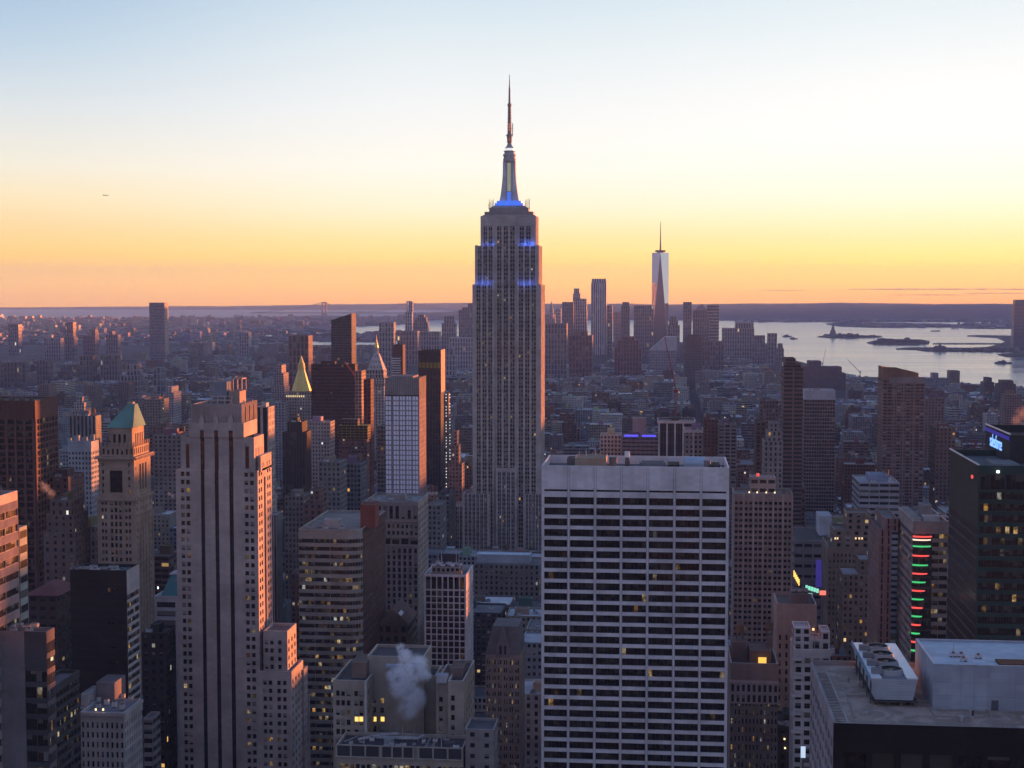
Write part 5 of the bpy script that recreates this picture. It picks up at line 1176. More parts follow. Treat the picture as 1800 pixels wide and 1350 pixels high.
    bulkhead(o, XY(1391, 664, 1040), XY(1421, 664, 1040), 664, 676, z1 - 1.2, 5.2, (.14, .12, .12), 'plant_room'); mast(o, XY(1411, 668, 1030), 668, z1 + 4, 3, .3)
    for i in range(7): roof_unit(o, XY(1393 + i * 4, 668, 1035), 667 + i % 3, z1 + 4, 1.6, 1.4, 1.4, (.3, .3, .33))
    o, x0, x1, y1, z1 = geo_tower('apartment_building', 'apartment building', 'pale grey stepped apartment building with terraces left of the gravel roof', 'the pale stepped apartments', 1396, 1460, 1142, 1330, 560., 18, (.36, .335, .345), 4, 3.4, .32, .3, top=2.5, side=3, lit=.04, roof=(.2, .19, .2), blind=.5)
    for L, R, T in ((1396, 1425, 1103), (1444, 1459, 1110), (1425, 1444, 1124)):
        m2 = MB(); zt = ZY(T, 563, L); m2.box(XY(L, 563, T), XY(R, 563, T), 563, 574, z1 - 1.0, zt, (.38, .35, .36, .02), (.3, .3, .4, 3, 3.3), par=.9, roof=(.32, .33, .36)); m2.build('upper_storeys', o)
    for k in range(5): 
        m2 = MB(); zz = z1 - 4 - 6.8 * k; m2.box(XY(1392, 559, 1160), XY(1412, 559, 1160), 558.6, 559.9, zz, zz + 1.1, (.40, .37, .38)); m2.build('balcony', o)
    mast(o, XY(1432, 562, 1100), 562, z1, ZY(1092, 562, 1432) - z1, .14); m2 = MB(); m2.cyl(XY(1429.5, 561, 1105), 561, .4, ZY(1108, 561, 1429), ZY(1104.5, 561, 1429), (1, .5, .2), 8); m2.build('warm_lamp', o, [mat('orange_lamp_glow', (.9, .5, .2), .5, emit=(1, .5, .18), estr=.7)])
    # bottom block with arched gallery and lit floors
    o, x0, x1, y1, z1 = geo_tower('office_building', 'office building', 'old brown building with a pale arcaded upper storey, lit floors and an amber roof screen', 'the old arcaded building', 1284, 1368, 1166, 1350, 600., 30, (.20, .165, .16), 13, 3.55, .23, .3, top=7.5, side=6, lit=.15, blind=.8, roof=(.06, .05, .055), rim=(.3, .27, .27))
    m2 = MB(); zt = z1 - 7.6; m2.box(x0 - .1, x1 + .1, 599.2, 599.9, zt - 8.5, zt - .2, (.30, .26, .27, .02), (.26, .34, .5, 2.1, 4.1)); m2.box(x0 - .4, x1 + .4, 598.9, 600, zt - .2, zt + .8, (.34, .3, .3)); m2.build('arcade', o)
    m2 = MB(); m2.box(XY(1333, 604, 1160), XY(1347, 604, 1160), 603.5, 604.5, ZY(1166, 604, 1340), ZY(1156, 604, 1340), (1, .6, .1)); m2.build('lit_screen', o, [mat('amber_screen_glow', (.9, .6, .2), .5, emit=(1, .55, .08), estr=.42, noise=.0)])
    bulkhead(o, XY(1287, 612, 1140), XY(1312, 612, 1140), 612, 624, z1 - 1.2, 7, (.12, .10, .1)); bulkhead(o, XY(1318, 606, 1150), XY(1356, 606, 1150), 606, 622, z1 - 1.2, 5, (.13, .1, .1)); bulkhead(o, XY(1347, 616, 1130), XY(1357, 616, 1130), 612, 620, z1 - 1.2, 9, (.12, .1, .1), 'plant_room')
    water_tank(o, XY(1300, 618, 1130), 618, z1 + 5.6, 1.9, 3); water_tank(o, XY(1352, 618, 1120), 617, z1 + 7.4, 1.7, 2.6)
right_side()

# street signs that glow beyond the balcony tower
def street_sign(name, label, L, R, T, B, Y, col, e, D=.6, slope=0, cells=1, post=True):
    """a lit board on a steel stand"""
    m2 = MB(); n = max(1, cells); a, b = XY(L, Y, T), XY(R, Y, T); zt, zb = ZY(T, Y, L), ZY(B, Y, L)
    for i in range(n):
        s, t = i / n, (i + .86) / n if n > 1 else 1; xa, xb = a + (b - a) * s, a + (b - a) * t; dz = slope * (i / max(1, n - 1))
        m2.box(xa, xb, Y, Y + D, zb + dz, zt + dz, (.5, .5, .5))
    o = m2.build(name, None, [mat(name + '_glow', col, .5, emit=col, estr=e)]); tag(o, label, 'sign')
    m2 = MB(); m2.box((a + b) / 2 - .3, (a + b) / 2 + .3, Y + D, Y + D + .4, 2, zt + min(0, slope), (.1, .1, .1)); m2.build('sign_post', o)
    return o
def side_block():
    o, bx = tower('office_building', 'office building', 'dark low block with a few warm lamps between the arcaded building and the gravel roof', 'the dark lamp lit block', [(1369, 1413, 1278)], 1350, 620., 24, (.06, .052, .054), (.24, .28, .3, 3, 3.6), .03, (.05, .047, .05))
    a, b, p, q, zt = bx[-1]; m2 = MB()
    for px, py in ((1379, 1299), (1405, 1301), (1380, 1315), (1404, 1315)): x, z = XY(px, p - .6, py), ZY(py, p - .6, px); m2.cyl(x, p - .6, .34, z - .3, z + .3, (1, 1, 1), 8); m2.box(x - .06, x + .06, p - .6, p, z - .4, z - .3, (.1, .1, .1), mi=0)
    m2.build('wall_lamp', o, [mat('warm_wall_lamp', (.9, .8, .6), .5, emit=(1, .72, .36), estr=.8)])
side_block()
street_sign('street_sign', 'long mint green lit street sign on the far avenue', 1416, 1440, 1029, 1036, 735., (.30, .85, .62), .30, cells=5, slope=-1.6)
street_sign('street_sign', 'red and green lit screen at the end of the mint green sign', 1441, 1452, 1038.5, 1046, 734., (.95, .20, .14), .42)
street_sign('street_sign', 'small mint green lit board below the long street sign', 1420, 1428, 1043, 1051, 733., (.35, .85, .68), .28)
street_sign('street_sign', 'tall narrow amber lit sign hanging above the beige blank crowned building', 1395, 1406, 1003, 1014, 735., (1.0, .58, .12), .55, cells=5, slope=-4.2)
street_sign('street_sign', 'small pale blue lit screen in the side street by the gravel roof', 1398, 1412, 1225, 1234, 585., (.42, .55, .75), .22)
street_sign('street_sign', 'tall white lit banner at the bottom beside the gravel roofed block', 1408, 1416, 1313, 1332, 480., (.6, .75, .9), .30)

# ------------------------------------------------------------------ left-hand near buildings
def left_side():
    # black slab with striped western end
    Y = 600.; x0, x1 = XY(123, Y, 1000), XY(222.5, Y, 1000); yb = far_Y(244.5, x1, 1000); z1 = ZY(1002, Y, 172)
    ws = Wins(.16, .5, 6); mb = MB(); W = (.020, .019, .021); r = lambda q: round(q, 3); L = yb - Y; rh = 3.42
    rows = int((z1 - 30) / rh)
    rc = [(r(x), r(x + 2.6), r(z1 - 9 - rh * j), r(z1 - 9 - rh * j + 1.5)) for j in (0, 4, 7, 9, 13, 16, 20, 24, 29) for x in ((XY(189, Y, 1000) - x0), (XY(196, Y, 1000) - x0))]
    wall_north(mb, ws, x0, x1, Y, 0, z1, rc, W, .3)
    for j in range(rows): mb.quad([(x0 + .6, Y - .02, z1 - 6 - rh * j), (x1 - .6, Y - .02, z1 - 6 - rh * j), (x1 - .6, Y - .02, z1 - 5.6 - rh * j), (x0 + .6, Y - .02, z1 - 5.6 - rh * j)], (.028, .026, .03))
    sr = [(.25, r(L - .25), r(z1 - 9.2 - rh * (j + 1) + .1), r(z1 - 9.2 - rh * (j + 1) + 2.25)) for j in range(rows - 3)]
    wall_west(mb, ws, x1, Y, yb, 0, z1, sr, (.46, .42, .42), .35); shell(mb, x0, x1, Y, yb, 0, z1, W, north=False, west=False, roof=(.09, .09, .1), rim=(.06, .055, .06))
    o = mb.build('office_tower'); tag(o, 'black office slab with a white striped western end', 'office tower'); ws.build(o)
    for i in range(7): roof_unit(o, XY(132 + i * 12, Y + 5, 995), Y + 4 + (i % 3) * 3, z1 - 1.2, 3 + i % 2, 2, 1.2, [.25 + .06 * (i % 4)] * 3)
    reg(o, 122, 245, 988, 1225, Y, x0, x1, Y, yb, 'the black slab with the striped end')
    # grey blank-walled block, cut by the left edge of the picture
    Y = 480.; x0, x1 = XY(-70, Y, 1112), XY(81, Y, 1112); xc = XY(42, Y, 1112); z1 = ZY(1110, Y, 42); yb = far_Y(95.5, x1, 1110)
    mb = MB(); ws = Wins(.12, .5, 4); W = (.20, .185, .20)
    mb.side((x0, Y), (xc, Y), 0, z1, W, (.485, .485, 0, 2.6, 3.4)) if 0 else mb.side((x0, Y), (xc, Y), 0, z1, W)
    wall_north(mb, ws, xc, x1, Y + .25, 0, z1, grid(x1 - xc, z1, 2, 22, .47, .34, 0, None, 12, z1 - 12.5) , (.07, .075, .085), .3)
    wall_west(mb, ws, x1, Y + .25, yb, 0, z1, grid(yb - Y, z1, 5, 24, .44, .33, 0, None, 12, z1 - 3), (.13, .11, .12), .3)
    mb.quad([(xc, Y, 0), (xc, Y + .25, 0), (xc, Y + .25, z1), (xc, Y, z1)], W)
    shell(mb, x0, x1, Y + .25, yb, 0, z1, W, north=False, west=False, roof=(.16, .17, .19), rim=(.17, .16, .17), par=1.6)
    o = mb.build('office_tower'); tag(o, 'grey windowless slab with a dark glass strip at the left edge of the view', 'office tower'); ws.build(o)
    for i in range(9): roof_unit(o, XY(2 + i * 7, Y + 8, 1105), Y + 5 + (i % 4) * 2.6, z1 - 1.6, 2.4, 1.6, 1.5, [.3 + .07 * (i % 3)] * 3)
    m2 = MB(); m2.box(x1 + .02, x1 + .25, Y + 3, yb - 2, ZY(1166, Y, 80), ZY(1160, Y, 80), (.4, .8, .6)); m2.build('lit_strip', o, [mat('pale_green_strip_glow', (.5, .8, .6), .5, emit=(.55, .85, .62), estr=.12)])
    reg(o, -60, 96, 1100, 1350, Y, x0, x1, Y, yb, 'the grey windowless slab')
    # low dark glass wing at its foot
    geo_tower('office_building', 'office building', 'low dark glass building with lit floors below the grey windowless slab', 'the low dark glass building', 48, 86, 1212, 1350, 505., 40, (.055, .055, .06), 3, 3.6, .47, .3, top=2, side=9, lit=.18, blind=.4, bars=3, pfar=141, roof=(.12, .11, .12))
    # pale corner block
    o, x0, x1, y1, z1 = geo_tower('office_building', 'office building', 'pale stone corner building with tall top storey windows at the bottom left', 'the pale stone corner building', 141, 218, 1252, 1350, 545., 30, (.34, .31, .31), 9, 3.75, .22, .3, top=3.2, side=8, lit=.07, blind=.6, pfar=250, roof=(.17, .17, .19))
    m2 = MB()
    for zz in (z1 - .6,): m2.box(x0 - .6, x1 + .6, 544.3, 545, zz - .7, zz + .6, (.37, .34, .34)); m2.box(x1, x1 + .6, 545, y1, zz - .7, zz + .6, (.37, .34, .34))
    m2.build('cornice', o)
    for i in range(12): roof_unit(o, XY(150 + i * 6.2, 555, 1240), 552 + (i * 5) % 18, z1 - 1.2, 1.6, 1.4, 1.2 + (i % 3) * .5, [.3 + .1 * (i % 3)] * 3)
    bulkhead(o, XY(146, 556, 1240), XY(158, 556, 1240), 554, 566, z1 - 1.2, 5.5, (.3, .28, .28), 'penthouse'); bulkhead(o, XY(176, 566, 1220), XY(208, 566, 1220), 562, 574, z1 - 1.2, 8, (.16, .14, .15))
    m2 = MB()
    for px in (168, 181): m2.cyl(XY(px, 544, 1247), 544.2, .35, ZY(1249, 544, px), ZY(1246, 544, px), (1, .7, .4), 8)
    m2.build('wall_lamp', o, [mat('amber_wall_lamp', (.9, .7, .4), .5, emit=(1, .68, .32), estr=.8)])
    # striped tower on the extreme left: only its western flank is seen
    X_ = -221.; Yn, Yf = 455., far_Y(30.5, -221., 862); z1 = CAMZ + ray(30.5, 862).z * (X_ / ray(30.5, 862).x)
    mb = MB(); ws = Wins(.05, .5, 8); L = Yf - Yn; rh = 5.4; n = int((z1 - 30) / rh)
    wall_west(mb, ws, X_, Yn, Yf, 0, z1, [(r(L / 4 * i + .05), r(L / 4 * (i + 1) - .05), r(z1 - 3.6 - rh * (j + 1) + .4), r(z1 - 3.6 - rh * (j + 1) + 2.9)) for i in range(4) for j in range(n)], (.42, .33, .32), .4)
    for j in range(n):
        for i in range(44): y = Yn + L * (i + .5) / 44; mb.box(X_, X_ + .18, y - .14, y + .14, z1 - 3.6 - rh * (j + 1) + 3.0, z1 - 3.6 - rh * j + .3, (.36, .29, .28))
    shell(mb, X_ - 40, X_, Yn, Yf, 0, z1, (.36, .31, .31), west=False, roof=(.1, .09, .1))
    o = mb.build('office_tower'); tag(o, 'striped pink lit office tower cut by the left edge of the view', 'office tower'); ws.build(o); mast(o, X_ - 3, Yf - 6, z1, 3, .3)
    reg(o, -100, 34, 862, 1105, Yn, X_ - 40, X_, Yn, Yf, 'the striped tower at the left edge')
    o, bx = tower('office_building', 'office building', 'narrow grey green banded block right behind the striped tower at the left edge', 'the grey green banded block', [(14, 34, 928)], 1100, Yf + 2, 22, (.27, .30, .29), (.47, .25, .3, 6, 5.2), .02, (.12, .12, .12), pfar=47.5, roofs=False)
    # reddish brown tower
    o, x0, x1, y1, z1 = geo_tower('office_tower', 'office tower', 'tall reddish brown tower with dark window bays at the left edge of the view', 'the tall reddish brown tower', -40, 62, 704, 960, 880., 34, (.125, .062, .056), 6, 3.9, .40, .36, top=11, side=7, lit=.03, blind=.3, roof=(.1, .08, .08), bars=2, ends=1.5)
    m2 = MB()
    for i in range(24): xx = x0 + (x1 - x0) * i / 23; m2.box(max(x0, xx - .3), min(x1, xx + .3), 879.5, 880, z1 - 10.4, z1, (.14, .07, .062))
    for i in range(7): xx = x0 + 1.5 + (x1 - x0 - 3) * i / 6; m2.box(max(x0, xx - .7), min(x1, xx + .7), 879.3, 880, 20, z1 - 10.5, (.15, .075, .066))
    m2.build('pier', o)
    for i in range(6): roof_unit(o, XY(4 + i * 9, 886, 700), 886 + (i % 2) * 5, z1 - 1.2, 2, 2, 2, (.12, .1, .1))
    # grey grid block, brick neighbours
    o, x0, x1, y1, z1 = geo_tower('office_building', 'office building', 'blue grey office block with rows of square windows behind the green copper roof', 'the blue grey square windowed block', 119, 160, 776, 880, 1080., 26, (.30, .31, .345), 7, 3.7, .26, .27, top=7, side=5, lit=.05, blind=.4, roof=(.25, .26, .29), pfar=174)
    for i in range(6): roof_unit(o, XY(124 + i * 7, 1090, 765), 1088 + i % 2 * 6, z1 - 1.2, 3, 2.4, 3 + i % 3, [.3] * 3)
    tower('office_building', 'office building', 'grey block with dark vertical window strips behind the blue grey square windowed block', 'the grey strip windowed block', [(121, 168, 731)], 770, 1250., 30, (.21, .21, .225), (.24, .5, .3, 3.2, 4), .01, (.22, .23, .25), pfar=178)
    o, bx = tower('office_building', 'office building', 'pale stepped brick tower with domed top left of the green copper roof', 'the pale stepped brick tower', [(127, 151, 722), (129, 147, 708), (133, 143, 698)], 740, 1650., 24, (.34, .31, .31), (.25, .3, .5, 3, 4), .01, (.3, .28, .28))
    tower('office_building', 'office building', 'dark brown stepped brick block with sparse windows below the white steam wisp', 'the dark brown stepped block', [(76, 132, 935), (80, 129, 905), (86, 122, 880)], 1030, 790., 22, (.155, .11, .105), (.16, .25, .5, 4.2, 4), .05, (.1, .09, .09), step=.8)
    tower('office_building', 'office building', 'red brick block with a row of lit windows behind the white steam wisp', 'the red brick block with lit windows', [(72, 120, 838)], 880, 900., 26, (.135, .075, .07), (.2, .25, .5, 4, 4), .10, (.2, .22, .25), par=1.2)
    tower('office_building', 'office building', 'brown block with blue glass neighbour left of the ornate copper roofed tower', 'the brown and blue block', [(130, 168, 925)], 1000, 850., 24, (.15, .115, .11), (.2, .3, .4, 3.4, 4), .01, (.14, .14, .15))
    o, bx = tower('office_building', 'office building', 'dark pagoda roofed building with a dull red hipped roof left of the black slab', 'the dull red hipped roof', [(50, 100, 1046)], 1085, 640., 24, (.06, .045, .045), (.3, .2, .2, 4, 4), .04, (.12, .05, .05), roofs=False, par=0)
    a, b, p, q, zt = bx[-1]; m2 = MB(); m2.frustum([(a - 1.5, p - 1.5), (b + 1.5, p - 1.5), (b + 1.5, q + 1.5), (a - 1.5, q + 1.5)], zt, [(a + 6, p + 9), (b - 6, p + 9), (b - 6, q - 9), (a + 6, q - 9)], zt + 4.2, (.16, .06, .06)); m2.build('hipped_roof', o)
    # teal mansard with white front
    o, x0, x1, y1, z1 = geo_tower('office_building', 'office building', 'pale stone building with a steep teal hipped roof left of the dark striped limestone tower', 'the teal hipped roof', 271, 312, 1048, 1110, 700., 20, (.34, .33, .35), 1, 4.4, .40, .3, top=2, side=3, lit=.02, maxrows=5, par=.01)
    m2 = MB(); e = .5; zt = ZY(1010, 706, 300); m2.frustum([(x0 + 3, 700.5), (x1 + 2, 700.5), (x1 + 2, y1), (x0 + 3, y1)], z1 + .01, [(x0 + 6.5, 706), (x1 + 1, 706), (x1 + 1, y1 - 5), (x0 + 6.5, y1 - 5)], zt, (.05, .16, .18)); m2.box(x0 + 6, x1 + 1.2, 705.6, y1 - 4.8, zt, zt + .7, (.4, .4, .42)); m2.build('teal_roof', o)
    m2 = MB(); q = XY(278, 700, 1036); m2.cyl(q, 699.8, .35, ZY(1035, 700, 278), ZY(1031, 700, 278), (1, 1, 1), 8); m2.build('roof_lamp', o, [mat('cool_roof_lamp', (.9, .9, .9), .5, emit=(.8, .95, 1), estr=.7)])
    tower('office_building', 'office building', 'dark hip shouldered block with a reddish flank between black slab and striped tower', 'the dark block with a reddish flank', [(249, 290, 1112)], 1225, 640., 26, (.05, .042, .045), (.2, .22, .4, 3.4, 3.8), .05, (.05, .05, .055), swin=(.2, .3, .4, 3, 3.8), pfar=309)
    tower('office_building', 'office building', 'grey banded low building behind the pale stone corner building', 'the grey banded low building', [(252, 268, 1262)], 1330, 600., 30, (.22, .205, .205), (.45, .25, .3, 5, 3.9), .03, (.13, .13, .14), pfar=282, roofs=False)
    # slab behind the striped limestone tower
    o, bx = tower('office_tower', 'office tower', 'slender pink lit slab standing close behind the striped limestone tower', 'the slender pink lit slab', [(448, 471.5, 716)], 815, 820., 20, (.36, .30, .30), (.30, .5, .4, 3.5, 30), .0, (.3, .3, .32), (.18, .3, .5, 3, 3.8), pfar=482.5, roofs=False)
    a, b, p, q, zt = bx[-1]; bulkhead(o, a + 3, b - 2, p + 3, p + 9, zt - 1, 3.2, (.45, .42, .42), 'penthouse')
    tower('office_tower', 'office tower', 'grey vertically ribbed tower low behind the striped limestone tower', 'the grey ribbed tower', [(470, 486, 905)], 1095, 760., 16, (.25, .25, .275), (.28, .5, .3, 1.7, 30), .0, (.3, .3, .33), (.26, .5, .2, 1.6, 30), pfar=496.5, roofs=False)
    # gabled gothic building and its neighbours
    o, x0, x1, y1, z1 = geo_tower('office_building', 'office building', 'brown gothic building with a pointed stone gable and lit windows left of the pale slab', 'the gothic gabled building', 853, 914, 1152, 1310, 690., 24, (.225, .195, .175), 6, 3.7, .3, .3, top=1.5, side=5, lit=.13, blind=.8, roof=(.1, .1, .1), pair=.35)
    m2 = MB(); zt = ZY(1104, 690, 880); xm = XY(884, 690, 1120)
    m2.frustum([(x0, 690.3), (x1, 690.3), (x1, y1), (x0, y1)], z1 + .01, [(x0 + 3, 694), (x1 - 1, 694), (x1 - 1, y1 - 2), (x0 + 3, y1 - 2)], zt, (.11, .11, .12)); m2.build('slate_roof', o)
    m2 = MB(); m2.quad([(xm - 3.2, 689.9, z1 - 1), (xm + 3.2, 689.9, z1 - 1), (xm + 3.2, 689.9, z1 + 4), (xm, 689.9, zt + 1), (xm - 3.2, 689.9, z1 + 4)], (.15, .145, .15)); m2.quad([(xm - 3.2, 689.9, z1 + 4), (xm, 689.9, zt + 1), (xm, 696, zt + 1), (xm - 3.2, 696, z1 + 4)], (.12, .12, .13)); m2.quad([(xm, 689.9, zt + 1), (xm + 3.2, 689.9, z1 + 4), (xm + 3.2, 696, z1 + 4), (xm, 696, zt + 1)], (.12, .12, .13)); m2.quad([(xm + 3.2, 689.9, z1 - 1), (xm + 3.2, 696, z1 - 1), (xm + 3.2, 696, z1 + 4), (xm + 3.2, 689.9, z1 + 4)], (.15, .145, .15))
    for s in (-1.1, 1.1): m2.box(xm + s - .55, xm + s + .55, 689.7, 689.88, z1 + .6, z1 + 4.6, (.03, .03, .035))
    m2.build('stone_gable', o)
    bulkhead(o, XY(884, 700, 1100), XY(914, 700, 1100), 700, 712, z1 + 4, 6, (.22, .2, .2))
    o, bx = tower('office_building', 'office building', 'dark block with a brown gabled roof and two pale skylights behind the steam plume', 'the gabled roof with skylights', [(662, 716, 1098)], 1150, 770., 26, (.13, .10, .095), (.3, .3, .3, 4, 5), .03, (.1, .07, .07), roofs=False, pfar=732)
    a, b, p, q, zt = bx[-1]; m2 = MB(); zr = ZY(1064, 780, 690); xm = (a + b) / 2
    for (l, rr) in (((a - .5, zt), (xm, zr)), ((xm, zr), (b + .5, zt))): m2.quad([(l[0], p - .3, l[1]), (rr[0], p - .3, rr[1]), (rr[0], q, rr[1]), (l[0], q, l[1])][:: 1 if l[0] < xm else 1], (.12, .075, .07))
    m2.quad([(a, p - .25, zt - .1), (b, p - .25, zt - .1), (xm, p - .25, zr - .1)], (.15, .11, .1)); m2.quad([(b, q, zt), (a, q, zt), (xm, q, zr)], (.15, .11, .1)); m2.build('gabled_roof', o)
    for t in (.35, .6):
        m2 = MB(); xa, za = xm + (b - xm) * t, zr + (zt - zr) * t; xb2, zb2 = xm + (b - xm) * (t + .2), zr + (zt - zr) * (t + .2); m2.quad([(xa, p + 3, za + .25), (xb2, p + 3, zb2 + .25), (xb2, p + 12, zb2 + .25), (xa, p + 12, za + .25)], (.62, .64, .68)); m2.build('skylight', o)
    tower('office_building', 'office building', 'flat roofed slate topped block at the bottom right of the steam plume building', 'the slate topped block', [(818, 868, 1282)], 1350, 545., 20, (.24, .22, .22), (.16, .2, .4, 5, 4), .02, (.09, .09, .1), roofs=False, pfar=876)
    tower('office_building', 'office building', 'low brown columned building in front of the long pale blue roofed hall', 'the long blue glass roof', [(833, 948, 992)], 1040, 1010., 30, (.20, .17, .165), (.2, .28, .6, 3.4, 3.7), .06, (.13, .13, .14), roofs=False)
    m2 = MB(); z = ZY(975, 1020, 890); m2.box(XY(838, 1020, 970), XY(932, 1020, 970), 1020, 1032, 8, z, (.34, .36, .40), roof=(.42, .5, .58), rim=(.5, .52, .56), par=.5); o = m2.build('glass_hall'); tag(o, 'long low hall with a pale blue roof right below the spire skyscraper', 'hall')
left_side()

# ------------------------------------------------------------------ towers of the middle distance
def middle_distance():
    DK = (.035, .03, .032); BRK = (.13, .055, .05); TAN = (.27, .23, .20); GRY = (.25, .25, .27); PAL = (.38, .35, .34); MAU = (.17, .13, .14)
    # gold pyramid tower
    Y = 1920.; tw = 'skyscraper'
    o, bx = tower(tw, 'skyscraper', 'stone tower with a gilded octagonal pyramid roof and lantern', 'the gold pyramid tower', [(486, 560, 830), (491, 555, 742), (496, 552, 700), (503, 545, 690)], 850, Y, 46, (.30, .26, .24), (.25, .28, .5, 3.6, 3.9), .05, (.2, .18, .18), roofs=False, step=4)
    a, b, p, q, zt = bx[-1]; xm, ym = XY(522.5, Y, 680), (p + q) / 2; G = (.50, .36, .11); GM = mat('gilded_tile', (.62, .45, .14), .38, .35, .1)
    def ngon(r, n=8, k=1): return [(xm + r * math.cos(math.pi / n + 2 * math.pi * i / n), ym + k * r * math.sin(math.pi / n + 2 * math.pi * i / n)) for i in range(n)]
    pw = lambda d: XY(522.5 + d, Y, 680) - xm
    m2 = MB(); m2.frustum(ngon(pw(17.5)), ZY(689, Y, 522), ngon(pw(5.8)), ZY(651, Y, 522), G); m2.build('pyramid_roof', o, [GM])
    m2 = MB(); zl = ZY(651, Y, 522); m2.frustum(ngon(pw(5.6)), zl, ngon(pw(5.0)), ZY(641, Y, 522), (.5, .3, .1)); m2.frustum(ngon(pw(4.6)), ZY(641, Y, 522), ngon(pw(.4)), ZY(626, Y, 522), (.55, .3, .1))
    for k in range(8): r = pw(5.8); m2.bar((xm + r * math.cos(k * .785 + .39), ym + r * math.sin(k * .785 + .39), zl), (xm + r * .86 * math.cos(k * .785 + .39), ym + r * .86 * math.sin(k * .785 + .39), ZY(640, Y, 522)), .7, (.6, .36, .12))
    m2.build('lantern', o, [GM])
    m2 = MB()
    for k in range(9): xx = XY(503 + k * 3.7, p - .5, 697); m2.box(xx, xx + 1.6, p - .6, p - .1, ZY(698, p, 520), ZY(695, p, 520), (1, .8, .4))
    m2.build('lit_arcade', o, [mat('arcade_glow', (.9, .7, .4), .5, emit=(1, .74, .35), estr=.28)])
    # pale clock tower with gold cupola
    Y = 2080.
    o, bx = tower(tw, 'skyscraper', 'slim pale tower with a steep white roof and small gold cupola', 'the pale tower with the gold cupola', [(643, 675, 676), (642, 676, 664)], 770, Y, 26, (.36, .33, .32), (.22, .3, .4, 4, 4.2), .02, (.3, .3, .3), roofs=False, step=0)
    a, b, p, q, zt = bx[-1]; xm = (a + b) / 2; ym = (p + q) / 2
    R4 = lambda h: [(xm - h, ym - h), (xm + h, ym - h), (xm + h, ym + h), (xm - h, ym + h)]
    pw = lambda d: XY(659 + d, Y, 640) - XY(659, Y, 640)
    m2 = MB(); m2.box(a + 1.5, b - 1.5, p + 1.5, q - 1.5, zt - 1, ZY(650, Y, 659), (.35, .32, .31, .0), (.3, .36, .3, 4, 6)); m2.frustum(R4(pw(14)), ZY(650, Y, 659), R4(pw(4.6)), ZY(622, Y, 659), (.40, .38, .38), (.12, .2, .2, 5, 8)); m2.build('steep_roof', o)
    m2 = MB(); m2.cyl(xm, ym, pw(3.6), ZY(622, Y, 659), ZY(612, Y, 659), (.34, .31, .3), 8); m2.build('belfry', o)
    m2 = MB(); m2.cyl(xm, ym, pw(3.7), ZY(612, Y, 659), ZY(607, Y, 659), G, 10, pw(3)); m2.cyl(xm, ym, pw(2.6), ZY(607, Y, 659), ZY(600, Y, 659), G, 10, pw(1.2)); m2.cyl(xm, ym, pw(1.1), ZY(600, Y, 659), ZY(588, Y, 659), G, 8, .1); m2.build('gold_cupola', o, [GM])
    # big dark brown slab with orange edge, slab beside it
    tower('office_tower', 'office tower', 'broad dark brown office slab right of the gold pyramid tower', 'the broad dark brown slab', [(547, 624, 640)], 760, 1700., 52, (.075, .034, .032), (.42, .3, .05, 2.2, 3.9), .012, (.05, .04, .04), pfar=628.5)
    tower('office_tower', 'office tower', 'thin tower with an orange lit western face between dark brown and dark red slabs', 'the thin orange lit tower', [(624, 635.5, 652)], 760, 1560., 30, (.30, .20, .16), (.3, .3, .3, 3, 3.6), .02, (.1, .08, .08), pfar=643, roofs=False)
    o, bx = tower('apartment_tower', 'apartment tower', 'half built tower wrapped in yellow netting under a crane', 'the yellow netted tower', [(596, 645, 770)], 850, 1380., 24, (.16, .09, .085), (.3, .22, .6, 3, 3.6), .04, (.1, .09, .09), roofs=False, pfar=650)
    a, b, p, q, zt = bx[-1]; m2 = MB(); m2.box(a - .8, b + .8, p - .8, q + .8, ZY(772, 1380, 620), ZY(748, 1380, 620), (.36, .27, .04), (.46, .42, .1, 4, 2.4)); m2.build('safety_netting', o)
    m2 = MB(); m2.box(a + 2, b - 9, p + 2, q - 2, zt, ZY(737, 1380, 620), (.12, .1, .1), (.4, .3, .1, 3, 3)); m2.build('upper_formwork', o)
    tower('apartment_tower', 'apartment tower', 'slim dark red slab in front of the pale tower with the gold cupola', 'the slim dark red slab', [(639, 651.5, 667)], 830, 1480., 40, (.10, .035, .035), (.3, .3, .1, 3, 3.7), .0, (.08, .05, .05), pfar=657, roofs=False)
    tower('apartment_tower', 'apartment tower', 'slim black red glass tower with white balconies behind the bright grid windowed tower', 'the tower with white balconies', [(690, 708, 606)], 665, 2250., 24, (.07, .025, .03), (.4, .3, .1, 3, 3.7), .01, (.05, .04, .04), pfar=712.5, roofs=False)
    o2 = bpy.data.objects['apartment_tower.%03d' % (len([o for o in bpy.data.objects if o.name.startswith('apartment_tower')]) - 1)]
    m2 = MB()
    for k in range(9): zz = ZY(629 + k * 4.2, 2248, 698); m2.box(XY(689, 2248, 640), XY(704, 2248, 640), 2246, 2249.5, zz - 1.7, zz, (.5, .48, .5))
    m2.build('balcony', o2)
    # bright grid windowed tower: sky reflection painted as pale colour on the glass bays
    Y = 1300.
    o, bx = tower('hotel_tower', 'hotel', 'bright tower with a grid of shining square windows and finned crown', 'the bright grid windowed tower', [(677, 736.5, 694), (676.5, 736.5, 665)], 872, Y, 22, (.24, .21, .23), None, 0, (.2, .18, .18), roofs=False, pfar=748.5, step=0)
    a, b, p, q, zt = bx[0]; BG = mat('painted_reflection_glass', (.86, .82, .93), .25, .0, .10, .5, spec=.8)
    cols = [(678.5, 687.5), (692, 701), (703.5, 712), (714.5, 723), (725.5, 735)]
    n = 20; z0_ = ZY(870, Y, 700); rh = (zt - 1.2 - z0_) / n
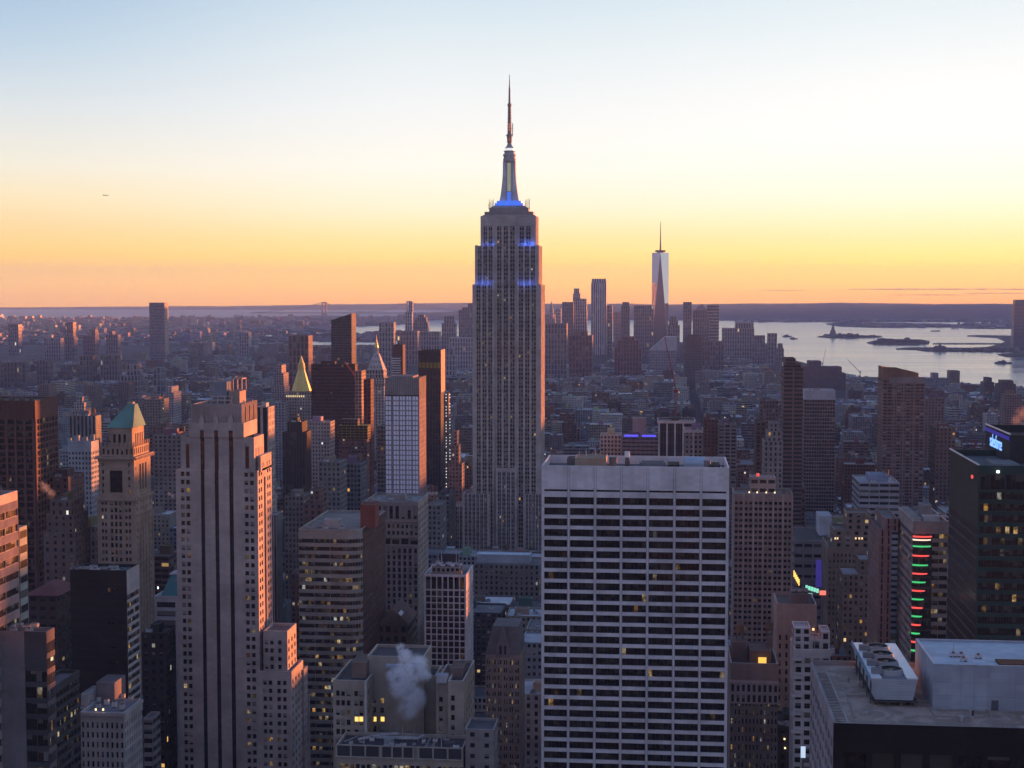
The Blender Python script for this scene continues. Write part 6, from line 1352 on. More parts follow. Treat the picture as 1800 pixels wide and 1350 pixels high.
    for j in range(n):
        for (l, r_) in cols:
            m2 = MB(); xa, xb = XY(l, Y, 780), XY(r_, Y, 780); zz = zt - 1.0 - rh * (j + 1); m = (xa + xb) / 2
            k = 5 - int(hash_('%d%d' % (j, l)) % 3 == 0)
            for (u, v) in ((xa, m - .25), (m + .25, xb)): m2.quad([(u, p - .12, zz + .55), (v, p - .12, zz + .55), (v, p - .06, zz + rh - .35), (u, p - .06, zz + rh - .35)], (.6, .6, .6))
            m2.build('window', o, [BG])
    m2 = MB()
    for k in range(23): yy = p + (q - p) * (k + .5) / 23; 
    for j in range(n): zz = zt - 1.0 - rh * (j + 1); m2.box(b, b + .25, p + .5, q - .5, zz - .25, zz + .25, (.40, .33, .33))
    for k in range(9): yy = p + (q - p) * k / 8; m2.box(b, b + .35, max(p, yy - .3), min(q, yy + .3), 20, zt, (.40, .33, .33))
    m2.build('side_grid', o)
    za, zb = zt - .5, ZY(664.5, Y, 706); m2 = MB()
    for k in range(19): xx = a + (b - a) * k / 18; m2.box(max(a, xx - .28), min(b, xx + .28), p - .5, p, za, zb + .6, (.36, .30, .275))
    for k in range(9): yy = p + (q - p) * k / 8; m2.box(b, b + .4, max(p, yy - .3), min(q, yy + .3), za, zb + .6, (.40, .33, .24))
    m2.build('crown_fin', o)
    m2 = MB(); m2.box(XY(692, 1308, 660), XY(727, 1308, 660), p + 4, q - 3, zb - 3, zb + 1.2, (.2, .19, .2)); m2.build('plant_room', o)
    # dark tower with the orange edge and bronze top band
    o, bx = tower('office_tower', 'office tower', 'dark glass tower with a glowing orange western edge left of the spire skyscraper', 'the dark tower with the orange edge', [(735, 774.5, 616)], 850, 1750., 40, (.040, .037, .037), (.34, .45, .12, 3.2, 7.6), .01, (.03, .03, .03), swin=(.2, .45, .2, 3, 7.6), pfar=781.5, roofs=False)
    a, b, p, q, zt = bx[-1]; m2 = MB()
    for k in range(6): xx = a + (b - a) * (k + .12) / 6; m2.box(xx, xx + (b - a) / 6 * .76, p - .3, p - .02, ZY(647, 1750, 755), ZY(637, 1750, 755), (.22, .16, .03))
    m2.build('bronze_louvre', o)
    m2 = MB(); m2.box(b, b + .5, p, q, ZY(690, 1750, 778), zt + .6, (.46, .30, .22)); m2.build('painted_sunlit_panel', o)  # orange sunset light put into the colour of a panel on this face
    o, bx = tower('apartment_tower', 'apartment tower', 'thin unfinished tower with strings of white work lights beside the spire skyscraper', 'the tower with strings of work lights', [(780, 788, 692)], 870, 1650., 16, (.10, .085, .085), (.3, .3, .3, 3, 3.6), .01, (.1, .1, .1), pfar=790.5, roofs=False)
    a, b, p, q, zt = bx[-1]; m2 = MB()
    for k in range(34):
        for px in (784.5, 791.0):
            if (k * 7 + int(px)) % 5: zz = ZY(694 + k * 5.4, 1649, 786); xx = XY(px, 1649, 780); m2.box(xx - .35, xx + .35, 1648.2, 1648.8, zz, zz + .7, (1, 1, 1))
    tag(m2.build('work_light', o, [mat('white_work_light', (.9, .9, .9), .5, emit=(1, .96, .88), estr=.7)]), kind='stuff')
    # group left of the bright tower
    for spec in [
        ('dark glass slab in front of the gold pyramid tower', 'the dark glass slab', [(496, 536, 760), (504, 530, 742)], 900, 1350., 24, (.045, .042, .045), (.3, .5, .2, 2.6, 8), .01),
        ('pale square windowed block below the broad dark brown slab', 'the pale square windowed block', [(538, 579, 742)], 830, 1450., 24, (.34, .31, .305), (.24, .27, .4, 3, 3.8), .01),
        ('teal grey glass block between the pale square windowed block and the bright tower', 'the teal grey glass block', [(663, 680, 748)], 880, 1360., 20, (.10, .15, .165), (.38, .3, .3, 3, 3.8), .01),
        ('blue grey block below the yellow netted tower', 'the blue grey block', [(597, 634, 815)], 900, 1150., 24, (.13, .15, .18), (.3, .3, .3, 3, 3.8), .02),
        ('grey slab with white edge left of the columned block', 'the grey white edged slab', [(560, 598, 812)], 905, 1120., 24, (.20, .19, .195), (.24, .28, .4, 3.2, 3.8), .02),
        ('brick block with cubic roof house above the lit ribbon windows', 'the brick block with the roof house', [(533, 566, 885), (543, 560, 862)], 930, 1000., 20, (.155, .09, .085), (.2, .25, .4, 4, 4), .02),
        ('low brown block left of the brick block with the roof house', 'the low brown block', [(500, 533, 872)], 930, 1060., 24, (.17, .14, .13), (.25, .28, .4, 3, 3.8), .03),
        ('slate grey long block behind the columned block', 'the slate grey long block', [(752, 775, 888)], 960, 1120., 30, (.19, .17, .17), (.24, .28, .4, 3, 3.8), .03),
        ('dark block in shade left of the spire skyscraper', 'the shaded dark block', [(765, 790, 872)], 960, 1220., 40, (.12, .10, .10), (.24, .28, .4, 3, 3.8), .03),
        ('stepped brown tower close left of the spire skyscraper', 'the stepped brown tower', [(789, 812, 815), (793, 806, 783), (796, 803, 758)], 900, 1480., 20, (.22, .175, .16), (.22, .28, .5, 3, 3.8), .02),
    ]:
        l, ph, tr, B, Y, D, w_, wn, lt = spec; tower('office_building', 'office building', l, ph, tr, B, Y, D, w_, wn, lt)
    # pair with balconies and pale tops on the right
    o, bx = tower('apartment_tower', 'apartment tower', 'tall dark banded apartment slab with a stepped roof house right of the pale office slab', 'the tall dark banded slab', [(1378, 1412, 646), (1378, 1408, 640), (1381, 1399, 630)], 870, 1250., 30, (.16, .105, .10), (.47, .26, .15, 8, 3.4), .006, (.12, .09, .09), swin=(.47, .24, .4, 3, 3.4), roofs=False, step=1, west=False)
    m2 = MB(); a, b, p, q, zt = bx[0]; xm = (a + b) / 2; m2.box(xm - .6, xm + .6, p - .5, p, 20, zt, (.2, .13, .12)); m2.build('middle_pier', o)
    m2 = MB(); X_ = XY(1376, 1252, 640); m2.box(a - 1.3, a - .2, p + 4, p + 5, ZY(644, 1250, 1376), ZY(637, 1250, 1376), (.8, .78, .75)); m2.build('pale_panel', o)
    o, bx = tower('hotel_tower', 'hotel', 'hazy glass tower with a pale blank crown right of the tall dark banded slab', 'the glass tower with the pale crown', [(1414, 1468, 702)], 900, 1500., 30, (.25, .195, .195), (.42, .36, .25, 2.4, 3.6), .006, (.3, .3, .33), roofs=False, west=False)
    a, b, p, q, zt = bx[-1]; m2 = MB(); m2.box(a - .2, b + .2, p - .3, q, zt - .4, ZY(686, 1500, 1440), (.40, .40, .45), par=1, roof=(.3, .3, .33)); m2.build('blank_crown', o)
    m2 = MB()
    for px in (1422, 1430, 1434, 1438): m2.box(XY(px, 1510, 683), XY(px + 3, 1510, 683), 1509, 1511, ZY(686, 1500, 1440) - .5, ZY(683, 1510, 1440), (.4, .2, .18))
    m2.build('roof_plant', o)
    o, bx = tower('apartment_tower', 'apartment tower', 'massive apartment tower with rows of pale balconies and a sloping brown crown', 'the massive balcony tower', [(1552, 1626, 668)], 905, 1450., 34, (.20, .13, .12), (.40, .27, .8, 4.2, 3.05), .012, (.2, .16, .15), swin=(.3, .25, .5, 4, 3.05), roofs=False, west=False)
    a, b, p, q, zt = bx[-1]; m2 = MB()
    zl, zr = ZY(645, 1450, 1555), ZY(656, 1450, 1612); xr = XY(1615, 1450, 660)
    for (ya, yb_) in ((p + 1.5, q - 2),):
        m2.quad([(a, ya, zt - 1), (xr, ya, zt - 1), (xr, ya, zr), (a + 12, ya, zl - .4), (a, ya, zl)], (.22, .12, .08)); m2.quad([(xr, yb_, zt - 1), (a, yb_, zt - 1), (a, yb_, zl), (xr, yb_, zr)], (.22, .12, .08)); m2.quad([(a, yb_, zt - 1), (a, ya, zt - 1), (a, ya, zl), (a, yb_, zl)], (.2, .11, .08)); m2.quad([(xr, ya, zt - 1), (xr, yb_, zt - 1), (xr, yb_, zr), (xr, ya, zr)], (.2, .11, .08)); m2.quad([(a, ya, zl), (xr, ya, zr), (xr, yb_, zr), (a, yb_, zl)], (.18, .12, .1))
    m2.build('sloping_crown', o)
    m2 = MB(); m2.box(XY(1563, 1449, 665), b, p - .6, p - .02, zt - 3, ZY(662.5, 1450, 1590), (.25, .20, .195)); m2.build('pale_parapet', o)
    for k in (0, .27, .5, .74, 1):
        m2 = MB(); xx = a + (b - a) * k; m2.box(max(a, xx - .7), min(b, xx + .7), p - .5, p, 20, zt - 3, (.22, .145, .135)); m2.build('pier', o)
    mast(o, XY(1593, 1460, 650), 1460, zt + 6, 8, .3)
    for spec in [
        ('apartment_tower', 'apartment tower', 'thin dark slab just left of the tall dark banded slab', 'the thin dark slab', [(1329, 1346, 742)], 840, 1180., 26, (.095, .06, .06), (.3, .3, .2, 3, 3.4), .005),
        ('apartment_tower', 'apartment tower', 'dark tower with a pale window grid behind the thin dark slab', 'the dark tower with a pale window grid', [(1336, 1368, 704)], 760, 1900., 26, (.13, .09, .09), (.3, .3, .5, 4, 5), .005),
        ('office_building', 'office building', 'beige stepped block with a pale bluish top left of the tall dark banded slab', 'the beige stepped block', [(1343, 1376, 775), (1349, 1374, 758), (1353, 1368, 744)], 835, 1080., 22, (.26, .22, .215), (.2, .3, .4, 3.6, 3.8), .01),
        ('office_building', 'office building', 'white columned dark block with a flat pale roof rim beyond the pale office slab', 'the white columned dark block', [(1157, 1220.5, 740)], 800, 1500., 36, (.07, .052, .055), (.36, .46, .1, 2.7, 11), .004),
        ('office_building', 'office building', 'low grey building with two glowing blue roof strips beyond the pale office slab', 'the grey building with blue strips', [(1094, 1158, 768)], 800, 1400., 30, (.20, .165, .165), (.45, .2, .2, 4, 3.6), .004),
        ('office_building', 'office building', 'cream office block with square windows beyond the pale office slab', 'the cream square windowed block', [(1055, 1092, 765)], 800, 1420., 30, (.42, .38, .35), (.28, .28, .3, 3.4, 3.9), .008),
        ('office_building', 'office building', 'tan brick block with arched top row right of the white columned dark block', 'the tan brick block', [(1204, 1235, 756)], 800, 1380., 26, (.29, .25, .23), (.25, .3, .5, 4, 4.4), .01),
        ('apartment_building', 'apartment building', 'red brown brick slab beyond the right end of the pale office slab', 'the red brown brick slab', [(1237, 1263, 737)], 820, 1350., 20, (.145, .075, .065), (.22, .25, .4, 3.2, 3.2), .006),
        ('apartment_building', 'apartment building', 'grey balconied block next to the red brown brick slab', 'the grey balconied block', [(1263, 1295, 746)], 830, 1330., 22, (.22, .185, .18), (.38, .28, .6, 5, 3.3), .01),
        ('office_building', 'office building', 'brown office block with lit row right of the massive balcony tower', 'the brown office block with a lit row', [(1645, 1680, 752)], 840, 1450., 30, (.17, .115, .10), (.25, .28, .4, 3.4, 3.8), .01),
        ('apartment_building', 'apartment building', 'tall tan slab right behind the massive balcony tower', 'the tall tan slab', [(1626, 1660, 700)], 790, 1800., 26, (.20, .145, .14), (.25, .28, .5, 3.4, 3.4), .006),
        ('apartment_building', 'apartment building', 'tan tower under the drifting steam at the right edge', 'the tan tower under the steam', [(1766, 1796, 694)], 745, 2100., 26, (.20, .165, .165), (.24, .28, .3, 3.4, 3.4), .006),
    ]:
        n_, c_, l, ph, tr, B, Y, D, w_, wn, lt = spec; o, bx = tower(n_, c_, l, ph, tr, B, Y, D, w_, wn, lt, west=False)
        a, b, p, q, zt = bx[-1]
        if 'white columned' in l:
            m2 = MB()
            for px in (1158.5, 1172.5, 1186.5, 1201, 1219): xx = XY(px, Y, 760); m2.box(xx - .75, xx + .75, p - .6, p, 20, zt - 1, (.52, .48, .5))
            m2.build('white_pier', o)
            m2 = MB(); m2.box(a - .8, b + .8, p - .9, q + .8, zt - 2.4, zt + .3, (.52, .48, .48), par=1.2, roof=(.12, .11, .11)); m2.build('roof_rim', o)
        if 'blue roof strips' in l:
            BL = mat('blue_strip_glow', (.1, .1, .8), .5, emit=(.10, .09, 1.0), estr=.42)
            for u, v in ((1097, 1122), (1128.5, 1153)):
                m2 = MB(); m2.box(XY(u, 1399, 767), XY(v, 1399, 767), 1398.6, 1399.6, ZY(767.4, 1399, 1120), ZY(764.4, 1399, 1120), (.1, .1, .8)); m2.build('blue_light_strip', o, [BL])
            bulkhead(o, XY(1112, 1410, 740), XY(1136, 1410, 740), 1410, 1424, zt - 1, ZY(733, 1410, 1124) - zt, (.25, .21, .22))
    # dark blocks before the Hudson
    for spec in [
        ('long dark stepped warehouse by the river left of the massive balcony tower', 'the long stepped warehouse', [(1397, 1487, 656), (1400, 1480, 645), (1422, 1444, 635)], 700, 3900., 60, (.12, .075, .08)),
        ('brown apartment block beside the river', 'the riverside brown block', [(1670, 1687.5, 652)], 672, 3700., 40, (.19, .145, .135)),
        ('dark hotel with a stepped crown near the river at the right', 'the dark stepped hotel', [(1730, 1748, 672), (1735, 1744, 664)], 690, 3300., 40, (.13, .10, .105)),
        ('dark broad block by the river near the right edge', 'the dark broad riverside block', [(1756, 1786, 675), (1762, 1782, 669)], 700, 3200., 40, (.11, .075, .08)),
        ('low blue glass cluster on the river bank', 'the low blue glass cluster', [(1622, 1668, 665), (1640, 1650, 656)], 676, 3900., 40, (.22, .23, .26)),
    ]:
        l, ph, tr, B, Y, D, w_ = spec; tower('riverside_building', 'building', l, ph, tr, B, Y, D, w_, (.25, .28, .3, 4, 4), .01, west=False, roofs=False)
    tower('office_tower', 'office tower', 'lone hazy tower across the water at the right edge', 'the lone tower across the water', [(1783, 1806, 536), (1785, 1806, 527)], 632, 6800., 50, (.12, .11, .14), (.4, .3, .2, 5, 6), .004, roofs=False, west=False)
middle_distance()

# ------------------------------------------------------------------ downtown skyline and the far river towers
def downtown():
    P1, P2, P3, P4 = (.22, .185, .20), (.28, .245, .26), (.40, .375, .40), (.17, .145, .16)
    V = (.27, .40, .45, 8.5, 14)
    rows = [   # label, tiers, bottom, Y, depth, colour, window
        ('dark purple slab low at the right foot of the spire skyscraper', [(958, 996, 569)], 665, 4300., 50, P1, V),
        ('dark block left of the stepped crown tower downtown', [(988, 1008, 546), (988, 1008, 531)], 640, 6000., 45, P4, V),
        ('wavy grey tower with a stepped crown downtown', [(1004, 1031.5, 546), (1007, 1031, 525), (1007, 1020, 516), (1008.5, 1018, 507)], 620, 6100., 45, P3, V),
        ('dark purple tower behind the spire skyscraper shoulder with small spire', [(958, 975, 553)], 590, 6400., 40, P2, V),
        ('small pale shaft behind the dark purple slab', [(976, 986, 543)], 590, 6500., 30, P3, V),
        ('tall bright tower with a ribbed crown downtown', [(1039, 1066, 497), (1040, 1065.5, 490)], 640, 5900., 44, (.55, .50, .54), (.26, .5, .6, 9, 40)),
        ('dark block attached right of the tall bright tower', [(1064, 1076.5, 537)], 630, 5950., 40, P2, V),
        ('pale ribbed block between the bright tower and the dark slim tower', [(1078, 1094, 549)], 610, 6100., 40, P3, (.25, .46, .3, 5, 14)),
        ('slim dark tower with an antler top downtown', [(1092, 1107, 537), (1094, 1106, 531)], 610, 5800., 40, P4, V),
        ('broad dark block left of the tapering glass tower', [(1114, 1149, 537)], 640, 5700., 50, P1, V),
        ('domed dark block right of the tapering glass tower', [(1174, 1195, 572), (1176, 1192, 562), (1179, 1189, 556)], 640, 5600., 44, P1, V),
        ('dark slim tower beside the pyramid topped tower', [(1201, 1216, 531)], 640, 5900., 40, P4, V),
        ('reddish tower with a pale flat top downtown right', [(1243, 1264, 536)], 610, 5950., 44, (.36, .27, .25), (.47, .3, .3, 9, 12)),
        ('broad shouldered block at the right end of downtown', [(1270, 1326, 577), (1293, 1325, 567)], 630, 5300., 60, P2, V),
        ('stepped block at the right foot of the broad shouldered block', [(1322, 1350, 604), (1326, 1345, 590)], 640, 5200., 44, P1, V),
        ('slim dark tower with a flat pier roof at the downtown waterfront', [(1350, 1366, 586)], 640, 5000., 40, P2, V),
        ('small stepped tower at the far right end of downtown', [(1364, 1378, 612), (1368, 1376, 604)], 640, 4900., 36, P1, V),
        ('red brick pyramid stepped block in front of downtown', [(1080, 1128, 612), (1086, 1123, 598), (1094, 1115, 592)], 660, 4300., 60, (.18, .075, .08), V),
        ('red brown loft block in front of the tall bright tower', [(1000, 1041, 590), (1009, 1033, 583)], 660, 3900., 50, (.16, .09, .095), V),
        ('dark glass hotel in front of the domed dark block', [(1204, 1234, 592), (1209, 1230, 588)], 650, 3900., 40, (.10, .085, .10), (.4, .3, .2, 4, 5)),
        ('red brown block left of the broad shouldered block', [(1234, 1272, 600)], 650, 4600., 50, (.16, .10, .105), V),
        ('mauve block between the dark hotel and the pyramid topped tower', [(1218, 1246, 560)], 620, 5600., 40, (.19, .13, .135), V),
        ('dark stepped tower left of the spire skyscraper on the skyline', [(806, 836, 545), (812, 836, 540), (822, 836, 533)], 620, 6200., 44, P4, V),
        ('broad mauve block left behind the spire skyscraper', [(790, 832, 594)], 650, 4600., 50, P3, V),
        ('stone tower with a dark gabled crown left of the spire skyscraper', [(772, 806, 592), (776, 801, 568), (780, 798, 556)], 640, 5200., 40, P2, V),
        ('thin pale stepped shaft left of the spire skyscraper', [(784, 800, 624), (789, 797, 612)], 650, 4000., 26, (.33, .31, .35), V),
        ('grey block behind the dark tower with the orange edge', [(735, 772, 583)], 640, 4900., 44, P2, V),
        ('dark stepped tower on the skyline right of the slim unfinished tower', [(726, 752, 566), (729, 749, 558), (733, 745, 553)], 600, 5900., 40, P4, V),
        ('pinkish broad block behind the tower with white balconies', [(698, 734, 582)], 640, 4300., 40, (.27, .22, .235), V),
        ('slim unfinished tower with a crane on the skyline', [(712, 724, 548), (718, 725, 530)], 590, 6000., 26, P3, V),
        ('tall pale grey slab behind the pale tower with the gold cupola', [(666, 692, 567)], 660, 4200., 36, (.27, .26, .28), V),
        ('lone tall tower with diagonal patterned glass in the left distance', [(262, 289, 532)], 632, 5000., 40, (.24, .22, .27), (.4, .36, .3, 4, 5)),
        ('brown brick block behind the gold pyramid tower', [(507, 542, 590)], 640, 2950., 36, (.17, .105, .10), V),
        ('brown apartment block in the left distance with a lit roof edge', [(420, 437, 585)], 625, 5600., 40, P2, V),
    ]
    for l, tr, B, Y, D, w_, wn in rows: tower('skyscraper', 'skyscraper', l, 'the ' + l, tr, B, Y, D, w_, wn, .012, [c * .9 for c in w_], roofs=False, step=4)
    # slanted glass tower
    o, bx = tower('skyscraper', 'skyscraper', 'dark glass tower with a slanted peak left of the pale tower with the gold cupola', 'the slant topped glass tower', [(582, 618, 573)], 640, 2250., 34, (.08, .07, .075), (.42, .36, .15, 3, 4), .006, roofs=False, par=0)
    a, b, p, q, zt = bx[-1]; m2 = MB(); zl, zr = ZY(563, 2250, 591), ZY(551, 2250, 617)
    for y, fl in ((p, 1), (q, -1)): m2.quad([(a, y, zt), (b, y, zt), (b, y, zr), (a, y, zl)][::fl], (.08, .07, .075), (.42, .36, .15, .4), [(0, 0), (9, 0), (9, 5), (0, 5)][::fl])
    m2.quad([(a, p, zl), (b, p, zr), (b, q, zr), (a, q, zl)], (.1, .09, .1)); m2.quad([(b, p, zt), (b, q, zt), (b, q, zr), (b, p, zr)], (.1, .09, .1)); m2.quad([(a, q, zt), (a, p, zt), (a, p, zl), (a, q, zl)], (.1, .09, .1)); m2.build('slanted_top', o)
    mast(o, XY(600, 2260, 555), 2260, zl, 9, .8)
    # pyramid topped tower
    o, bx = tower('skyscraper', 'skyscraper', 'mauve tower with a low pyramid top downtown right', 'the pyramid topped tower', [(1218, 1243, 546)], 610, 5950., 44, (.2, .14, .145), V, .01, roofs=False, par=0)
    a, b, p, q, zt = bx[-1]; xm, ym = (a + b) / 2 + 8, (p + q) / 2; m2 = MB(); m2.frustum([(a + 5, p + 2), (b, p + 2), (b, q - 2), (a + 5, q - 2)], zt, [(xm - .5, ym - .5), (xm + .5, ym - .5), (xm + .5, ym + .5), (xm - .5, ym + .5)], ZY(534, 5950, 1234), (.2, .15, .17)); m2.build('pyramid_roof', o)
    # small spire next to the big one
    o, bx = tower('skyscraper', 'skyscraper', 'small spired stone tower just right of the spire skyscraper', 'the small spired tower', [(963, 976, 560), (966, 972, 545)], 590, 6300., 26, P3, V, .0, roofs=False, par=0)
    a, b, p, q, zt = bx[-1]; m2 = MB(); xm, ym = (a + b) / 2, (p + q) / 2; m2.frustum([(a, p), (b, p), (b, q), (a, q)], zt, [(xm - .3, ym - .3), (xm + .3, ym - .3), (xm + .3, ym + .3), (xm - .3, ym + .3)], ZY(529, 6300, 969), (.2, .24, .25)); m2.build('spire', o)
    # tapering glass tower: square turned 45 degrees from base to top
    Y = 5900.; x0, x1 = XY(1146, Y, 460), XY(1175.5, Y, 460); xm = (x0 + x1) / 2; h = (x1 - x0) / 2; ym = Y + h; zt = ZY(444, Y, 1160); z0 = 40
    GT = mat('sky_mirroring_glass', (.62, .62, .68), .08, .85, .05); GT2 = mat('dark_mirror_glass', (.20, .17, .20), .12, .6, .05)
    base = [(xm - h, ym - h), (xm + h, ym - h), (xm + h, ym + h), (xm - h, ym + h)]; top = [(xm, ym - h), (xm + h, ym), (xm, ym + h), (xm - h, ym)]
    mb = MB(); mb.box(xm - h, xm + h, ym - h, ym + h, 0, z0, (.2, .2, .2), mi=1)
    k = .98
    for i in range(4):
        a, b = base[i], base[(i + 1) % 4]; t0, t1 = top[(i - 1) % 4], top[i]
        mb.quad([(*a, z0), (*b, z0), (*t1, zt)], (.3, .3, .3), mi=1 if i == 0 else 0)
        mb.quad([(*a, z0), (*t1, zt), (*t0, zt)], (.3, .3, .3), mi=0)
    mb.quad([(*p, zt) for p in top], (.2, .2, .2), mi=1)
    o = mb.build('skyscraper', None, [GT, GT2]); tag(o, 'tall tapering glass tower with triangular faces and a thin mast downtown', 'skyscraper')
    m2 = MB(); m2.cyl(xm, ym, h * .62, zt + 3, zt + 10, (.2, .13, .1), 20); m2.cyl(xm, ym, h * .4, zt, zt + 3, (.2, .13, .1), 12); m2.build('roof_ring', o)
    m2 = MB(); m2.cyl(xm, ym, 4, zt + 3, zt + 40, (.2, .17, .18), 8, 2.6); m2.cyl(xm, ym, 2.6, zt + 40, ZY(389, Y, 1160), (.2, .17, .18), 8, .8); m2.build('mast', o)
    reg(o, 1144, 1178, 390, 620, Y, x0, x1, Y, Y + 2 * h, 'the tapering glass tower')
    # grey sloped roof block in front of it
    o, bx = tower('office_building', 'office building', 'grey block with a long diagonal roof line below the tapering glass tower', 'the diagonal roofed grey block', [(1141, 1190, 616)], 650, 4700., 50, P3, (.4, .3, .3, 5, 5), .0, roofs=False, par=0)
    a, b, p, q, zt = bx[-1]; m2 = MB(); zr = ZY(592, 4700, 1170); xk = XY(1168, 4700, 592)
    for y, fl in ((p, 1), (q, -1)): m2.quad([(a, y, zt), (b, y, zt), (b, y, zr), (xk, y, zr)][::fl], P3)
    m2.quad([(a, p, zt), (xk, p, zr), (xk, q, zr), (a, q, zt)], P3); m2.quad([(xk, p, zr), (b, p, zr), (b, q, zr), (xk, q, zr)], P3); m2.quad([(b, p, zt), (b, q, zt), (b, q, zr), (b, p, zr)], P3); m2.build('sloping_top', o)
    # towers of the left distance
    for i, (l, tr, Y, w_) in enumerate([
        ('pale portal shaped slab in the left distance', [(77, 106, 594)], 5200., (.24, .22, .24)), ('red lit slab cluster tower in the left distance', [(117, 128, 566)], 5600., (.2, .12, .12)), ('mauve apartment slab beside the red lit cluster tower', [(106, 130, 592)], 5300., (.17, .14, .15)),
        ('red brick tower with a bright western edge in the left distance', [(146, 167, 590), (160, 167, 580)], 5700., (.2, .11, .105)), ('brown pair of towers left of the lone tall tower', [(186, 207, 588), (191, 197, 582)], 5500., (.22, .17, .165)),
        ('slate apartment slab at the far left distance', [(14, 32, 570)], 5600., (.17, .15, .17)), ('dark riverside apartment block far left', [(24, 44, 640)], 4000., (.12, .10, .11)), ('wide brown housing slab far left', [(0, 30, 637)], 3800., (.14, .10, .10)),
        ('brown housing slab between river and green copper roof', [(64, 84, 633)], 3900., (.15, .125, .12)), ('grey housing slab above the green copper roof', [(176, 206, 624)], 3900., (.15, .13, .135)), ('greenish dark housing slab above the green copper roof', [(140, 162, 625)], 3900., (.13, .12, .12)),
        ('stepped grey terrace block left below the lone tall tower', [(212, 242, 660), (222, 240, 640)], 3300., (.23, .225, .26)), ('blue glass slab at the foot of the lone tall tower', [(269, 282, 646)], 3300., (.16, .2, .24)), ('brown slab above the green copper roof', [(147, 168, 678)], 2700., (.17, .14, .135)),
        ('dark brown slab right of the pale stepped brick tower', [(208, 226, 672)], 2700., (.13, .11, .12)), ('brown slab left of the pale stepped brick tower', [(66, 86, 676)], 2600., (.15, .125, .12)), ('grey office block with rows of dots behind the slender pink lit slab', [(455, 500, 708)], 1900., (.27, .27, .30)),
        ('pale tapering brick tower left of the gold pyramid tower', [(478, 500, 680), (481, 498, 656), (484, 494, 642)], 2300., (.29, .25, .26)), ('tan block of apartments right of the green copper roof', [(253, 282, 702)], 1900., (.24, .2, .17)), ('pale conical topped tower behind the tan apartments', [(288, 305, 690), (291, 301, 680)], 2100., (.32, .31, .34)),
        ('mauve block right behind the green copper roof', [(228, 254, 700)], 2000., (.2, .18, .19)), ('brick block right of the green copper roof', [(262, 300, 750)], 1450., (.17, .11, .105)), ('tan wide block behind the green copper roof shoulder', [(270, 318, 765)], 1250., (.2, .165, .16)),
    ]): tower('apartment_tower', 'apartment tower', l, 'the ' + l, tr, tr[0][2] + 45, Y, 34, w_, (.25, .28, .4, 4, 3.6) if Y < 3000 else V, .012, roofs=Y < 2500)
downtown()

